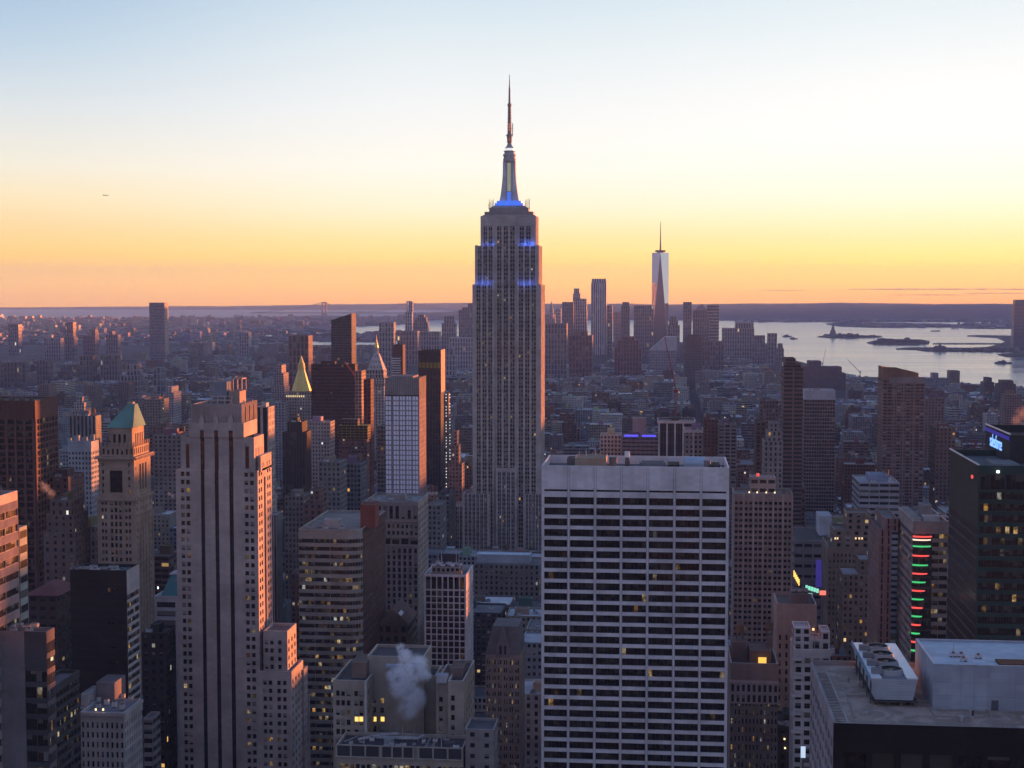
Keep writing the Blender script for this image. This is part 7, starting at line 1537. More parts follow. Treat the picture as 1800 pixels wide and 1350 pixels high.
# ------------------------------------------------------------------ bridge, statue, terminal, ships, cranes, aircraft
def small_things():
    # suspension bridge far out in the bay
    Y = 13800.; xa, xb = XY(570, Y, 545), XY(719, Y, 545); o = empty('suspension_bridge', ((xa + xb) / 2, Y, 0), 'hazy suspension bridge with two tall towers across the bay', 'bridge'); B = (.09, .09, .11)
    m2 = MB()
    zd = ZY(549.3, Y, 640); m2.box(xa - 700, xb + 700, Y - 14, Y + 14, zd - 9, zd, B); m2.build('deck', o)
    for x, T in ((xa, 531), (xb, 529)):
        m2 = MB(); zt = ZY(T, Y, 640)
        for s in (-16, 16): m2.box(x + s - 7, x + s + 7, Y - 9, Y + 9, 0, zt, B)
        for z in (zt - 12, zt * .62, zd - 24): m2.box(x - 16, x + 16, Y - 8, Y + 8, z, z + 12, B)
        m2.build('tower', o)
    m2 = MB(); zt = ZY(531, Y, 640)
    def cable(x0, z0, x1, z1, sag, n=24):
        pts = [(x0 + (x1 - x0) * i / n, Y, z0 + (z1 - z0) * i / n - sag * 4 * (i / n) * (1 - i / n)) for i in range(n + 1)]
        for p, q in zip(pts, pts[1:]): m2.bar(p, q, 4.5, B)
    cable(xa, zt, xb, zt, zt - zd - 6); cable(xa - 650, zd, xa, zt, 18); cable(xb, zt, xb + 650, zd, 18); m2.build('cable', o)
    # blue bridges over the near river
    for nm, l, px0, px1, T, Y, n in (('arch_bridge', 'low blue bridge deck in the left distance near the lit sheds', 402, 470, 625, 5600., 4), ('truss_bridge', 'dark long bridge across the river behind the housing slabs at the left', 90, 268, 627, 5900., 6)):
        xa, xb = XY(px0, Y, T), XY(px1, Y, T); z = ZY(T, Y, px0); o = empty(nm, ((xa + xb) / 2, Y, 0), l, 'bridge'); c = (.20, .26, .33) if nm == 'arch_bridge' else (.11, .12, .15)
        m2 = MB(); m2.box(xa, xb, Y - 9, Y + 9, z - 6, z, c); m2.build('deck', o)
        for i in range(n): m2 = MB(); x = xa + (xb - xa) * (i + .02) / (n - .9); m2.box(x - 3, x + 3, Y - 8, Y + 8, 0, z - 6, c); m2.build('bridge_pier', o)
    # robed figure on its pedestal
    q = atZ(1464, 590, 4); s = 1.0; Y = q.y; o = empty('statue', (q.x, Y, 4), 'distant standing statue with raised arm on a stepped pedestal on an island', 'statue')
    cx = q.x; zt = ZY(569.5, Y, 1464); H = zt - 4; C = (.13, .14, .14); m2 = MB()
    m2.frustum([(cx - 48, Y - 40), (cx + 48, Y - 40), (cx + 48, Y + 40), (cx - 48, Y + 40)], 2, [(cx - 44, Y - 36), (cx + 44, Y - 36), (cx + 44, Y + 36), (cx - 44, Y + 36)], 4 + H * .12, (.12, .11, .11)); m2.frustum([(cx - 17, Y - 17), (cx + 17, Y - 17), (cx + 17, Y + 17), (cx - 17, Y + 17)], 4 + H * .12, [(cx - 11, Y - 11), (cx + 11, Y - 11), (cx + 11, Y + 11), (cx - 11, Y + 11)], 4 + H * .50, (.14, .125, .12)); m2.build('pedestal', o)
    m2 = MB(); b = 4 + H * .5
    for z0, z1, r0, r1 in ((0, .16, 9, 7.6), (.16, .27, 7.6, 6), (.27, .33, 6, 4), (.33, .35, 2.2, 2.2), (.35, .40, 3.1, 2.4)): m2.cyl(cx, Y, r0, b + H * z0, b + H * z1, C, 10, r1)
    m2.bar((cx - 3.5, Y, b + H * .31), (cx - 8, Y, b + H * .455), 3.2, C); m2.cyl(cx - 8.2, Y, 2.4, b + H * .45, b + H * .50, (.3, .26, .14), 8, .6); m2.bar((cx + 4, Y, b + H * .30), (cx + 7, Y - 2, b + H * .22), 3.4, C); m2.build('figure', o)
    # terminal building with its clock tower
    q = atZ(1660, 616, 4); Y = q.y; o = empty('ferry_terminal', (q.x, Y, 4), 'old brick ferry terminal with a peaked clock tower on the far shore', 'terminal'); X = lambda p: XY(p, Y, 610); Z = lambda py: ZY(py, Y, 1655); K = (.11, .075, .075)
    m2 = MB(); m2.box(X(1645), X(1664), Y, Y + 60, 2, Z(611), K); zz = Z(611); m2.frustum([(X(1645), Y), (X(1664), Y), (X(1664), Y + 60), (X(1645), Y + 60)], zz, [(X(1647), Y + 25), (X(1662), Y + 25), (X(1662), Y + 35), (X(1647), Y + 35)], Z(608), K); m2.build('hall', o)
    m2 = MB(); xm = X(1652.5); m2.box(xm - 4, xm + 4, Y - 2, Y + 8, 2, Z(606), K); m2.frustum([(xm - 5, Y - 3), (xm + 5, Y - 3), (xm + 5, Y + 9), (xm - 5, Y + 9)], Z(606), [(xm - .3, Y + 3), (xm + .3, Y + 3), (xm + .3, Y + 4), (xm - .3, Y + 4)], Z(602), K); m2.build('clock_tower', o)
    m2 = MB(); m2.box(X(1665), X(1770), Y + 20, Y + 100, 2, Z(615.5), (.09, .08, .08)); m2.build('train_shed', o)
    # hospital on its island, trees
    q = atZ(1575, 602, 4); Y = q.y; o = empty('island_hospital', (q.x, Y, 4), 'low dark hospital buildings with a few turrets on the second island', 'hospital'); X = lambda p: XY(p, Y, 600); Z = lambda py: ZY(py, Y, 1575)
    for l, r_, t in ((1545, 1565, 595.6), (1566, 1574, 597), (1576, 1592, 597.4), (1593, 1600, 594.5), (1602, 1625, 598)): m2 = MB(); m2.box(X(l), X(r_), Y, Y + 60, 2, Z(t), (.11, .085, .09)); m2.build('ward_block', o)
    for l, t in ((1552, 593.5), (1568, 594.8), (1596, 592.6)): m2 = MB(); m2.cyl(X(l), Y + 20, 7, 2, Z(t + 1.4), (.1, .08, .085), 8); m2.cyl(X(l), Y + 20, 8, Z(t + 1.4), Z(t), (.1, .1, .09), 8, .5); m2.build('turret', o)
    # boats
    def boat(l, px, py, L, h, c):
        q = atZ(px, py, 0); m2 = MB(); x, y = q.x, q.y
        m2.frustum([(x - L * .44, y - L * .1), (x + L * .40, y - L * .1), (x + L * .5, y), (x + L * .40, y + L * .1), (x - L * .44, y + L * .1)], .05, [(x - L * .5, y - L * .12), (x + L * .42, y - L * .12), (x + L * .56, y), (x + L * .42, y + L * .12), (x - L * .5, y + L * .12)], h * .45, c)
        o = m2.build('boat'); tag(o, l, 'boat')
        m2 = MB(); m2.box(x - L * .3, x + L * .18, y - L * .07, y + L * .07, h * .45, h * .85, [k * 1.5 for k in c]); m2.box(x - L * .05, x + L * .08, y - L * .05, y + L * .05, h * .85, h * 1.2, c); m2.build('cabin', o)
    boat('ferry boat near the right edge of the river', 1763, 639, 58, 11, (.12, .115, .13)); boat('small dark boat left of the statue island', 1383, 592, 50, 12, (.09, .09, .1)); boat('smaller pale boat just below the small dark boat', 1394.5, 596, 42, 10, (.12, .12, .13)); boat('distant ship by the bridge right tower', 762, 563, 110, 18, (.13, .12, .14))
    # lit pier shed across the river
    q = atZ(478, 620, 3); Y = q.y; m2 = MB(); a, b = XY(448, Y, 615), XY(508, Y, 615); z = ZY(612, Y, 478); m2.box(a, b, Y, Y + 70, 2, z, (.16, .17, .19), roof=(.42, .48, .56)); o = m2.build('pier_shed'); tag(o, 'long pale roofed pier shed with a row of white lights in the left distance', 'warehouse')
    m2 = MB()
    for k in range(13): x = a + (b - a) * (k + .5) / 13; m2.box(x - 2.2, x + 2.2, Y - 2, Y - .5, z - 7, z - 3.5, (1, 1, 1))
    m2.build('shed_lamp', o, [mat('shed_lamp_glow', (.9, .9, .9), .5, emit=(.85, 1, .95), estr=.9)])
    # cranes
    def crane(l, px, pb, pt, jx0, jx1, jy0, jy1, Y, c, t):
        x = XY(px, Y, pt); o = empty('tower_crane', (x, Y, 2), l, 'crane'); P = lambda a, b: tuple(atY(a, b, Y))
        m2 = MB(); zb, zt = ZY(pb, Y, px), ZY(pt, Y, px); n = max(4, int((zt - zb) / (t * 2.2)))
        for sx in (-1, 1):
            for sy in (-1, 1): m2.bar((x + sx * t / 2, Y + sy * t / 2, zb), (x + sx * t / 2, Y + sy * t / 2, zt), t * .2, c)
        for i in range(n): z0, z1 = zb + (zt - zb) * i / n, zb + (zt - zb) * (i + 1) / n; m2.bar((x - t / 2, Y - t / 2, z0), (x + t / 2, Y - t / 2, z1), t * .14, c); m2.bar((x + t / 2, Y - t / 2, z0), (x - t / 2, Y - t / 2, z1), t * .14, c)
        m2.build('mast', o)
        m2 = MB(); A, Bp = Vector(P(jx0, jy0)), Vector(P(jx1, jy1)); m2.bar(A, Bp, t * .35, c); m2.bar(A + Vector((0, 0, t)), Bp, t * .25, c); k = 12
        for i in range(k): m2.bar(A.lerp(Bp, i / k), (A + Vector((0, 0, t))).lerp(Bp, (i + .5) / k), t * .14, c)
        m2.build('jib', o)
        m2 = MB(); m2.box(x - t * .9, x + t * .9, Y - t * .7, Y + t * .7, zt, zt + t * 1.4, c); m2.build('cab', o); return o
    RED = (.36, .03, .045)
    crane('red tower crane with a long leaning jib beyond the white columned dark block', 1188, 740, 690, 1189, 1168, 690, 592, 1600., (.24, .035, .045), 2.4)
    crane('red crane leaning over the broad dark brown slab', 627, 700, 668, 628, 606, 668, 636, 1600., (.3, .06, .05), 2.6)
    crane('thin crane standing by the river left of the massive balcony tower', 1446, 650, 640, 1446, 1452, 640, 612, 4000., (.16, .15, .17), 2.2)
    crane('thin crane with drooping jib by the river', 1512, 668, 655, 1512, 1490, 655, 632, 3900., (.16, .15, .17), 2.2)
    # aircraft in the left sky
    d = ray(186, 343.5); p = C0 + d * (9500 / d.y); o = empty('airliner', p, 'tiny airliner high in the left sky', 'aircraft'); c = (.06, .06, .08); m2 = MB()
    m2.bar(p + Vector((-17, 0, 0)), p + Vector((17, 0, 1)), 3.6, c); m2.build('fuselage', o)
    m2 = MB(); m2.quad([p + Vector((-3, -14, -.4)), p + Vector((2, -14, -.4)), p + Vector((6, 0, -.4)), p + Vector((-2, 0, -.4))], c); m2.quad([p + Vector((-2, 0, .2)), p + Vector((6, 0, .2)), p + Vector((2, 14, .2)), p + Vector((-3, 14, .2))], c); m2.build('wing', o)
    m2 = MB(); m2.quad([p + Vector((-17, 0, 0)), p + Vector((-12, 0, 0)), p + Vector((-15, 0, 7)), p + Vector((-18, 0, 7))], c); m2.build('tail_fin', o)
    # cloud streaks low over the right horizon, beyond the air
    cm = bpy.data.materials.new('thin_cloud'); cm.use_nodes = True; T = NT(cm.node_tree); b = T.n('ShaderNodeBsdfDiffuse'); tr_ = T.n('ShaderNodeBsdfTransparent'); mx = T.n('ShaderNodeMixShader'); oo = T.n('ShaderNodeOutputMaterial'); b.inputs[0].default_value = (.62, .42, .40, 1); g = T.n('ShaderNodeNewGeometry'); mp = T.n('ShaderNodeMapping'); T.put(mp.inputs[0], g.outputs['Position']); mp.inputs[3].default_value = (.0006, .0006, .004); nz = T.n('ShaderNodeTexNoise'); T.put(nz.inputs['Vector'], mp.outputs[0]); nz.inputs['Detail'].default_value = 5
    T.put(mx.inputs[0], T.mapr(nz.outputs[0], .36, .60, .0, .55)); T.nt.links.new(tr_.outputs[0], mx.inputs[1]); T.nt.links.new(b.outputs[0], mx.inputs[2]); T.put(oo.inputs[0], mx.outputs[0])
    for l, r_, py, th in ((1490, 1840, 508.6, 3.0), (1330, 1420, 510.5, 1.4), (1560, 1720, 518.5, 1.6), (1690, 1840, 515.5, 2.2)):
        Y = 38000.; x0, x1 = XY(l, Y, py), XY(r_, Y, py); z = ZY(py, Y, (l + r_) / 2); hh = th * Y / FPX; m2 = MB(); n = 32; k = 10; V = []
        for i in range(n):
            for j in range(k):
                f = lambda a, b_: ((x0 + x1) / 2 + (x1 - x0) / 2 * math.cos(math.pi * a / n), Y + 900 * math.sin(math.pi * a / n) * math.cos(2 * math.pi * b_ / k), z + hh * .5 * math.sin(math.pi * a / n) ** .6 * math.sin(2 * math.pi * b_ / k))
                m2.quad([f(i, j), f(i, j + 1), f(i + 1, j + 1), f(i + 1, j)], (.5, .4, .4))
        tag(m2.build('cloud', None, [cm], smooth=True), kind='stuff')
small_things()

# ------------------------------------------------------------------ the small blocks of the city
import numpy as np
PALETTE = [('red brick', (.15, .075, .062)), ('brown', (.15, .105, .09)), ('tan', (.27, .22, .18)), ('grey', (.23, .225, .235)), ('pale', (.38, .35, .34)), ('dark', (.065, .058, .065)), ('mauve', (.19, .15, .165)), ('cream', (.36, .32, .27)), ('slate', (.15, .155, .18))]
PALETTE = [(n, (c[0] * .92, c[1] * 1.0, c[2] * 1.03)) for n, c in PALETTE]
PW = [16, 18, 18, 16, 11, 7, 12, 7, 8]
ROOFS = [(.05, .048, .05), (.09, .088, .095), (.15, .15, .165), (.24, .245, .27), (.36, .38, .42), (.52, .54, .58)]
RW = [12, 18, 22, 22, 16, 11]
def inside(x, y, poly):
    c = False
    for (a, b), (d, e) in zip(poly, poly[1:] + poly[:1]):
        if (b > y) != (e > y) and x < (d - a) * (y - b) / (e - b) + a: c = not c
    return c
BK = [tuple(atZ(a, b)[:2]) for a, b in BROOKLYN]; RH = [tuple(atZ(a, b)[:2]) for a, b in [(470, 594), (560, 600.5), (670, 602), (745, 594), (700, 588), (600, 589)]]
SKY_ROW = [(-300, 600), (0, 592), (240, 594), (560, 606), (700, 604), (900, 597), (1330, 604), (1390, 640), (1480, 656), (1540, 664), (1830, 682), (2300, 690)]
def lowest(px, row=SKY_ROW):
    for (a, b), (c, d) in zip(row, row[1:]):
        if a <= px <= c: return b + (d - b) * (px - a) / (c - a)
    return row[-1][1]
rng = random.Random(41)
LOTS = []       # x0, x1, y0, y1, z, colour index, roof index
AVE = [-2300, -2060, -1830, -1600, -1370, -1140, -980, -835, -690, -540, -385, -247, 62, 345, 625, 905, 1180]
AVE = [(a - 13, a + 13) for a in AVE]
def try_lot(x0, x1, y0, y1, z, stage):
    cx, cy = (x0 + x1) / 2, (y0 + y1) / 2
    for k in KEEP:
        if x0 < k[6] + 3 and 0 < 1 and x1 > k[5] - 3 and y0 < k[8] + 3 and y1 > k[7] - 3: return
    pl, T1 = pix((x0, y0, z)); pr_, T2 = pix((x1, y0, z)); pl2 = pix((x0, y1, z))[0]; pr2 = pix((x1, y1, z))[0]
    L, R_ = min(pl, pl2), max(pr_, pr2)
    lim = lowest((L + R_) / 2)
    for k in KEEP:
        if k[4] > y0 and k[0] < R_ - 1 and k[1] > L + 1: lim = max(lim, k[3])
    T_ = min(pix((x0, y1, z))[1], pix((x1, y1, z))[1])
    if T_ < lim:          # lower it until what stands behind stays in view
        if lim > 1340: return
        z2 = ZY(lim + rng.uniform(0, 6), y1, (pl + pr_) / 2)
        if z2 < 9: return
        z = z2
    ci = rng.choices(range(len(PALETTE)), PW)[0]; ri = rng.choices(range(6), RW)[0]
    LOTS.append((x0, x1, y0, y1, z, ci, ri, L, R_))
def height(y):
    if y < 1500: return rng.choice([rng.uniform(18, 45), rng.uniform(30, 70), rng.uniform(45, 95)])
    if y < 2600: return rng.choice([rng.uniform(14, 34), rng.uniform(20, 55), rng.uniform(35, 72)])
    if y < 4700: return rng.choice([rng.uniform(12, 22), rng.uniform(14, 30), rng.uniform(16, 30), rng.uniform(25, 58)])
    return rng.choice([rng.uniform(15, 40), rng.uniform(20, 60), rng.uniform(40, 95)])
row = 0; y = 410.0
while y < 7000:
    far = y > 2600
    for (a0, a1), (b0, b1) in zip(AVE, AVE[1:]):
        x = a1
        while x < b0 - 8:
            wd = rng.uniform(14, 34) if not far else rng.uniform(18, 52)
            if y < 1100 and rng.random() < .4: wd = rng.uniform(20, 45)
            x2 = min(x + wd, b0)
            if b0 - x2 < 9: x2 = b0
            if -.56 * y - 120 < x < .30 * y + 120 or (x > 0 and x < .62 * y and y < 3500):
                for (u, v) in ((0, 30.5), (31, 61.5)) if rng.random() < .75 else ((0, 61.5),):
                    cx, cy = (x + x2) / 2, y + (u + v) / 2
                    if inside(cx, cy, MANHATTAN): try_lot(x, x2 - (.3 if rng.random() < .8 else 2.5), y + u + rng.uniform(0, 1.5), y + v - rng.uniform(0, 5), height(y), 0)
            x = x2
    y += 80.5; row += 1
# occlusion count, nearest first: what each block shows of itself
buf = np.zeros((450, 600), bool); vis = []
items = [(k[4], k[0], k[1], k[2], k[3], None) for k in KEEP]
for i, l in enumerate(LOTS):
    T_ = pix(((l[0] + l[1]) / 2, l[3], l[4]))[1]; B_ = pix(((l[0] + l[1]) / 2, l[2], 0))[1]; items.append((l[2], l[7], l[8], T_, B_, i))
seen = {}
for Yc, L, R_, T_, B_, i in sorted(items, key=lambda t: t[0]):
    a, b, c, d = max(0, int(L / 3)), min(600, int(math.ceil(R_ / 3))), max(0, int(T_ / 3)), min(450, int(math.ceil(B_ / 3)) if i is not None else 450)
    if a >= b or c >= d: continue
    s_ = buf[c:d, a:b]
    if i is not None: seen[i] = int((~s_).sum())
    s_[:] = True
best = sorted(seen, key=lambda i: -seen[i])[:290]
best_set = set(best)

def block_mesh(mb, l, detail):
    x0, x1, y0, y1, z, ci, ri = l[:7]; c = PALETTE[ci][1]; k = rng.uniform(.78, 1.2); c = [q * k for q in c]
    lit = rng.choice([0, .02, .04, .08]) if y0 > 1200 else rng.choice([.01, .03, .06])
    st = rng.random()
    win = (rng.uniform(.18, .3), rng.uniform(.24, .32), rng.uniform(.3, .9), rng.uniform(2.4, 3.8), rng.uniform(3.2, 4)) if st < .8 else (.47, rng.uniform(.2, .3), .4, 5, 3.8)
    r_ = ROOFS[ri]; blank = None if rng.random() < .35 else win
    poly = [(x0, y0), (x1, y0), (x1, y1), (x0, y1)]
    if detail or y0 < 3200: mb.prism(poly, 0, z, (*c, lit), win, r_, 1.0, [win, blank, win, blank])
    else: mb.prism(poly, 0, z, (*c, lit), win, r_, 0, [win, blank, win, blank])
    return c, r_
def furniture(l, rnd):
    x0, x1, y0, y1, z = l[:5]; w_, d_ = x1 - x0, y1 - y0; out = []
    if w_ > 9 and d_ > 9:
        bx, by = x0 + w_ * rnd.uniform(.1, .5), y0 + d_ * rnd.uniform(.25, .55)
        out.append(('bulkhead', bx, bx + min(w_ * .4, rnd.uniform(4, 9)), by, by + min(d_ * .35, rnd.uniform(4, 8)), rnd.uniform(3, 5.5)))
        if rnd.random() < .42: out.append(('water_tank', x0 + w_ * rnd.uniform(.6, .85), y0 + d_ * rnd.uniform(.2, .8)))
        for k in range(rnd.randint(3, 8) if y0 < 1300 else rnd.randint(1, 4)): out.append(('roof_unit', x0 + w_ * rnd.uniform(.15, .85), y0 + d_ * rnd.uniform(.1, .9)))
    return out
LAND = [k for k in KEEP if len(k[9].split()) <= 6 and (k[1] - k[0]) * (k[3] - k[2]) > 1500]
def describe(i):
    l = LOTS[i]; cx = (l[7] + l[8]) / 2; T_ = pix(((l[0] + l[1]) / 2, l[2], l[4]))[1]; bestk = None
    for k in LAND:
        dx = max(0, k[0] - cx, cx - k[1]); dy = max(0, k[2] - T_, T_ - k[3]); dd = math.hypot(dx, dy * 1.2)
        if bestk is None or dd < bestk[0]: bestk = (dd, k)
    k = bestk[1]
    if k[0] <= cx <= k[1]: rel = 'in front of' if l[2] < k[4] else 'behind'
    else: rel = 'left of' if cx < k[0] else 'right of'
    w_ = l[8] - l[7]; h = l[4]
    size = 'low' if h < 24 else ('mid height' if h < 48 else 'tall')
    fl = LOT_F[i]; kinds = {f[0] for f in fl}
    feat = 'with a roof tank' if 'water_tank' in kinds else ('with pale roof' if l[6] >= 4 else ('with black roof' if l[6] == 0 else ('with roof hut' if 'bulkhead' in kinds else 'with flat roof')))
    return ('%s %s %s' % (size, PALETTE[l[5]][0], 'slab' if w_ < .45 * h * FPX / l[2] else 'block'), feat, rel, k[9], bestk[0])
LOT_F = {i: furniture(LOTS[i], random.Random(i * 13 + 5)) for i in best}
NTH = ['', 'second', 'third', 'fourth', 'fifth', 'sixth', 'seventh', 'eighth', 'ninth', 'tenth']
names = {}
for i in best: d = describe(i); names.setdefault(d[:4], []).append((d[4], i))
LABEL = {}
for (a, f, rel, ph), lst in names.items():
    for n, (_, i) in enumerate(sorted(lst)):
        o = '' if len(lst) == 1 else ('nearest ' if n == 0 else NTH[min(n, 9)] + ' nearest ')
        LABEL[i] = ' '.join((a, f, o + rel, ph)).replace('  ', ' ')
        if len(LABEL[i].split()) > 16: LABEL[i] = LABEL[i].replace(' with a roof tank', ' with tank').replace(' nearest', '')
for i in best:
    l = LOTS[i]; mb = MB(); c, r_ = block_mesh(mb, l, True); o = mb.build('city_building')
    tag(o, LABEL[i], 'building', 'small buildings between the towers')
    z = l[4] - 1.0
    for f in LOT_F[i]:
        if f[0] == 'bulkhead': bulkhead(o, f[1], f[2], f[3], f[4], z, f[5], [q * rng.uniform(.6, 1.2) for q in c])
        elif f[0] == 'water_tank': water_tank(o, f[1], f[2], z, rng.uniform(1.5, 2.0), 3.4)
        elif l[2] < 2000: roof_unit(o, f[1], f[2], z, rng.uniform(1.2, 3), rng.uniform(1.2, 2.4), rng.uniform(.8, 2), [rng.uniform(.1, .55)] * 3)
# everything smaller in view: one mass
mb = MB()
for i, l in enumerate(LOTS):
    if i in best_set: continue
    c, r_ = block_mesh(mb, l, False)
    if l[2] < 5000:
        for f in furniture(l, rng):
            if f[0] == 'bulkhead': mb.box(f[1], f[2], f[3], f[4], l[4] - 1, l[4] + f[5], [q * rng.uniform(.6, 1.3) for q in c], roof=rng.choice(ROOFS))
            elif f[0] == 'water_tank' and l[2] < 3000: mb.cyl(f[1], f[2], 1.7, l[4] + 2, l[4] + 5.4, (.16, .11, .08), 8); mb.cyl(f[1], f[2], 1.8, l[4] + 5.4, l[4] + 6.8, (.1, .08, .07), 8, .1); mb.box(f[1] - 1, f[1] + 1, f[2] - 1, f[2] + 1, l[4] - 1, l[4] + 2, (.06, .05, .05))
            else: mb.box(f[1] - 1.4, f[1] + 1.4, f[2] - 1, f[2] + 1, l[4] - 1, l[4] + 1.2, [rng.uniform(.15, .6)] * 3)
# lamps on roofs and yards
LAMPS = MB()
for l in rng.sample([l for l in LOTS if l[2] > 700], 330):
    x, y, z = rng.uniform(l[0], l[1]), l[2] - .6, l[4] * rng.choice([1, 1, .6, .3]) + rng.uniform(-.5, 2); r = rng.uniform(.12, .28) * max(1.0, l[2] / 1400); k = rng.random()
    LAMPS.cyl(x, y, r, z, z + r * 2, (1, 1, 1), 6, mi=0 if k < .6 else (1 if k < .94 else 2))
tag(LAMPS.build('rooftop_lamps', None, [mat('cool_city_lamp', (.9, .9, .9), .5, emit=(.85, .95, 1), estr=.55), mat('warm_city_lamp', (.9, .8, .6), .5, emit=(1, .66, .30), estr=.55), mat('red_city_lamp', (.9, .2, .1), .5, emit=(1, .16, .08), estr=.5)]), kind='stuff', label='small lamps scattered over roofs and yards of the city')
# unseen slabs added beyond the right edge to shade the western facades
ca, sa = math.cos(rad(SUN_AZ)), math.sin(rad(SUN_AZ))
for s0, s1, H in ((-452, -491, 196), (-491, -512, 118), (-512, -608, 196), (-608, -668, 172), (-668, -735, 196), (-742, -862, 176), (-880, -960, 128), (-1000, -1180, 165), (-300, -440, 188), (-120, -290, 140)):
    t = 2.8 * max(-s1, 300) + 70
    P = lambda s, q: (s * ca + q * sa, -s * sa + q * ca)
    mb.prism([P(s0, t), P(s0, t + 34), P(s1, t + 34), P(s1, t)][::-1], 0, H - 20, (.2, .18, .18, .02), (.25, .28, .4, 3.4, 3.7), (.1, .1, .1), 1.0)
for k in range(150):        # unseen quarter behind the viewpoint, added and darkened to dim window reflections
    x, y = rng.uniform(-900, 900), rng.uniform(-1380, -60)
    if abs(x) < 70 and y > -160: continue
    h = rng.choice([rng.uniform(30, 70), rng.uniform(50, 95), rng.uniform(60, 110)]); a, b = rng.uniform(24, 60), rng.uniform(20, 50); c = [v * rng.uniform(.25, .45) for v in PALETTE[rng.randrange(9)][1]]
    mb.box(x, x + a, y, y + min(b, -20 - y), 0, h, (*c, .05), (.25, .3, .4, 3.4, 3.7), roof=ROOFS[2])
tag(mb.build('city_blocks_and_shade_slabs'), kind='stuff', label='mass of small city blocks stretching to the harbour, with unseen added shade slabs')
# low town beyond the river
mb = MB(); y = 6600.0
while y < 12600:
    x = -.58 * y
    while x < .0 * y - 200:
        wd = rng.uniform(16, 62)
        if rng.random() < .62:
            cx, cy = x + wd / 2, y + rng.uniform(0, 60)
            if inside(cx, cy, BK) or inside(cx, cy, RH):
                z = rng.choice([rng.uniform(8, 14), rng.uniform(8, 18), rng.uniform(10, 24), rng.uniform(14, 48) if rng.random() < .35 else 12])
                px, T_ = pix((cx, cy, z))
                ok = True
                for k in KEEP:
                    if k[4] > cy and k[0] < px < k[1] and T_ < k[3] - 15: ok = False
                if ok and T_ > 553:
                    ci = rng.choices(range(len(PALETTE)), PW)[0]; c = [q * rng.uniform(.75, 1.25) for q in PALETTE[ci][1]]; ry = rng.choices(range(6), RW)[0]; d = rng.uniform(16, 44)
                    mb.prism([(x, cy), (x + wd * .9, cy), (x + wd * .9, cy + d), (x, cy + d)], 2, z + 3, (*c, rng.choice([0, .01, .03])), (.25, .3, .4, 6, 5), ROOFS[ry], 0)
        x += wd * rng.uniform(1.0, 1.3)
    y += rng.uniform(48, 84)
tag(mb.build('far_shore_town'), kind='stuff', label='low town spread over the far shore')
# houses over the hills and piers across the water on the right
mb = MB()
for k in range(900):
    px, py = rng.uniform(1290, 1830), rng.uniform(552, 566); q = atZ(px, py, 2)
    D = q.y
    if D > 12300 or D < 11300: q = Vector((XY(px, 12350 - rng.uniform(0, 250), 560), 12350 - rng.uniform(0, 250), 2))
    h = rng.uniform(6, 16); w_ = rng.uniform(14, 60); c = [v * rng.uniform(.6, 1.5) for v in PALETTE[rng.randrange(9)][1]]
    mb.box(q.x, q.x + w_, q.y, q.y + 20, 1, h + 2, (*c, .04), (.3, .3, .3, 5, 4), roof=ROOFS[rng.randrange(6)])
for a, b, p, q_, n, hm_ in ((1475, 1540, 566.5, 569, 26, 12), (1540, 1668, 571, 575, 60, 14), (1672, 1830, 568, 577, 120, 14), (1700, 1790, 612.5, 618, 20, 8), (1772, 1830, 594, 600, 16, 10)):
    for k in range(n):
        g = atZ(rng.uniform(a, b), rng.uniform(p, q_), 3); w_ = rng.uniform(12, 60); c = [v * rng.uniform(.6, 1.3) for v in PALETTE[rng.randrange(9)][1]]
        mb.box(g.x, g.x + w_, g.y, g.y + 14, 2, 3 + rng.uniform(4, hm_), c, roof=ROOFS[rng.randrange(5)])
tag(mb.build('harbour_sheds'), kind='stuff', label='low sheds and houses along the far harbour shore')
# bare winter trees as tufts on the islands
def tuft(mb, x, y, z, r):
    for k in range(26):
        a, e, q = rng.uniform(0, 6.28), rng.uniform(-.3, 1.3), r * rng.uniform(.35, 1); p = Vector((x + q * math.cos(a) * math.cos(e), y + q * math.sin(a) * math.cos(e), z + r * .75 + q * math.sin(e) * .8)); s = r * .3
        u = Vector((rng.uniform(-1, 1), rng.uniform(-1, 1), rng.uniform(-1, 1))).normalized() * s; v = u.cross(Vector((rng.uniform(-1, 1), rng.uniform(-1, 1), .3))).normalized() * s
        mb.quad([p - u, p + v, p + u, p - v], (.06, .05, .045))
    mb.cyl(x, y, r * .08, z - 1, z + r, (.05, .04, .04), 5)
mb = MB()
for k in range(46): g = atZ(rng.uniform(1474, 1512), rng.uniform(589.6, 593.6), 4); tuft(mb, g.x, g.y, 4, rng.uniform(6, 11))
for k in range(20): g = atZ(rng.uniform(1515, 1546), rng.uniform(591.0, 593.0), 4); tuft(mb, g.x, g.y, 4, rng.uniform(4, 7))
for k in range(60): g = atZ(rng.uniform(1536, 1628), rng.uniform(601.5, 604.8), 4); tuft(mb, g.x, g.y, 4, rng.uniform(6, 10))
for k in range(40): g = atZ(rng.uniform(1668, 1825), rng.uniform(614, 618), 4); tuft(mb, g.x, g.y, 4, rng.uniform(4, 7))
tag(mb.build('island_trees'), kind='stuff', label='dark bare tree mass covering the bay islands')

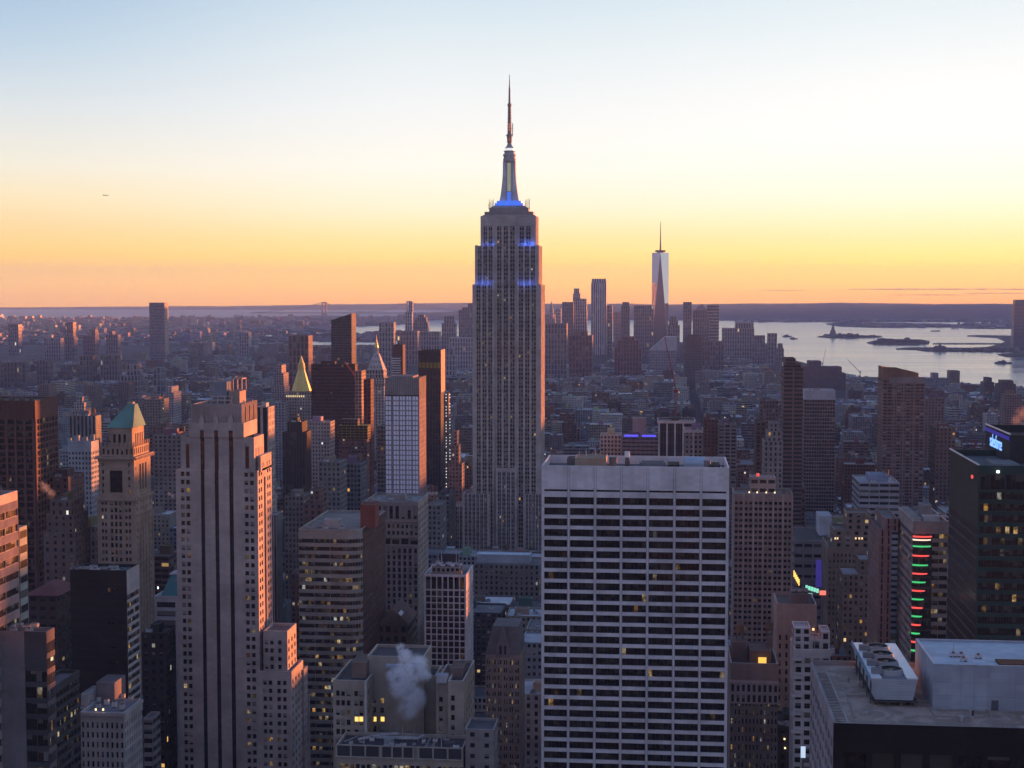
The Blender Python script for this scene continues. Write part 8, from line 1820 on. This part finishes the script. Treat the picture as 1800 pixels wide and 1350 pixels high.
# ------------------------------------------------------------------ steam
def steam(name, label, pts, dens, col=(.93, .95, 1.0), scale=.32):
    """pts = (x, y, z, radius) along the plume; one closed billow of soft, uneven vapour"""
    m = bpy.data.materials.new(name + '_vapour'); m.use_nodes = True; T = NT(m.node_tree)
    pv = T.n('ShaderNodeVolumePrincipled'); oo = T.n('ShaderNodeOutputMaterial'); T.put(oo.inputs['Volume'], pv.outputs[0]); pv.inputs['Color'].default_value = (*col, 1); pv.inputs['Anisotropy'].default_value = .1
    g = T.n('ShaderNodeNewGeometry'); nz = T.n('ShaderNodeTexNoise'); T.put(nz.inputs['Vector'], g.outputs['Position']); nz.inputs['Scale'].default_value = scale; nz.inputs['Detail'].default_value = 5; nz.inputs['Roughness'].default_value = .68; nz.inputs['Distortion'].default_value = .6
    # soft towards the rim: largest of the fall-offs round the plume's path
    s = None
    for x, y, z, r in pts:
        vm = T.n('ShaderNodeVectorMath', operation='DISTANCE'); T.put(vm.inputs[0], g.outputs['Position']); vm.inputs[1].default_value = (x, y, z)
        f = T.mapr(vm.outputs['Value'], r * .05, r * 1.0, 1.0, 0.0, smooth=True); s = f if s is None else T.math('MAXIMUM', s, f)
    T.put(pv.inputs['Density'], T.math('MULTIPLY', T.math('MULTIPLY', s, T.mapr(nz.outputs[0], .42, .62, 0.0, 1.0)), dens))
    mb = MB(); xs = [p[0] for p in pts]; ys = [p[1] for p in pts]; zs = [p[2] for p in pts]; rr = max(p[3] for p in pts)
    lo = [min(p[k] - p[3] for p in pts) for k in range(3)]; hi = [max(p[k] + p[3] for p in pts) for k in range(3)]
    n = 14; ring = lambda i: [((lo[0] + hi[0]) / 2 + (hi[0] - lo[0]) / 2 * math.cos(2 * math.pi * k / n), (lo[1] + hi[1]) / 2 + (hi[1] - lo[1]) / 2 * math.sin(2 * math.pi * k / n)) for k in range(n)]
    mb.frustum(ring(0), lo[2], ring(1), hi[2], (.8, .8, .8)); mb.quad([(*p, lo[2]) for p in ring(0)][::-1], (.8, .8, .8))
    return tag(mb.build(name, None, [m]), label, 'steam', kind='stuff')
def at3(px, py, Y, rp): p = atY(px, py, Y); return (p.x, p.y, p.z, rp * Y / FPX)
steam('steam', 'white steam plume rising from the stepped building', [at3(718, 1246, 566, 26), at3(724, 1228, 567, 32), at3(708, 1206, 566, 32), at3(718, 1184, 566, 32), at3(734, 1170, 567, 26), at3(712, 1152, 567, 18), at3(704, 1140, 568, 13), at3(746, 1186, 568, 17), at3(694, 1188, 567, 20)], 1.5)
steam('steam', 'white steam wisp left of the blue grey square windowed block', [at3(90, 868, 820, 12), at3(80, 858, 820, 12), at3(74, 850, 820, 8)], .16)
steam('steam', 'small white steam puff left of the slender striped tower', [at3(304, 872, 900, 6), at3(298, 868, 900, 5)], .3)
steam('steam', 'pinkish steam drifting at the right edge above the dark green glass tower', [at3(1800, 726, 640, 18), at3(1786, 738, 640, 13), at3(1778, 742, 640, 7)], .12, (.9, .8, .76))  # sunset pink is put into this vapour's colour
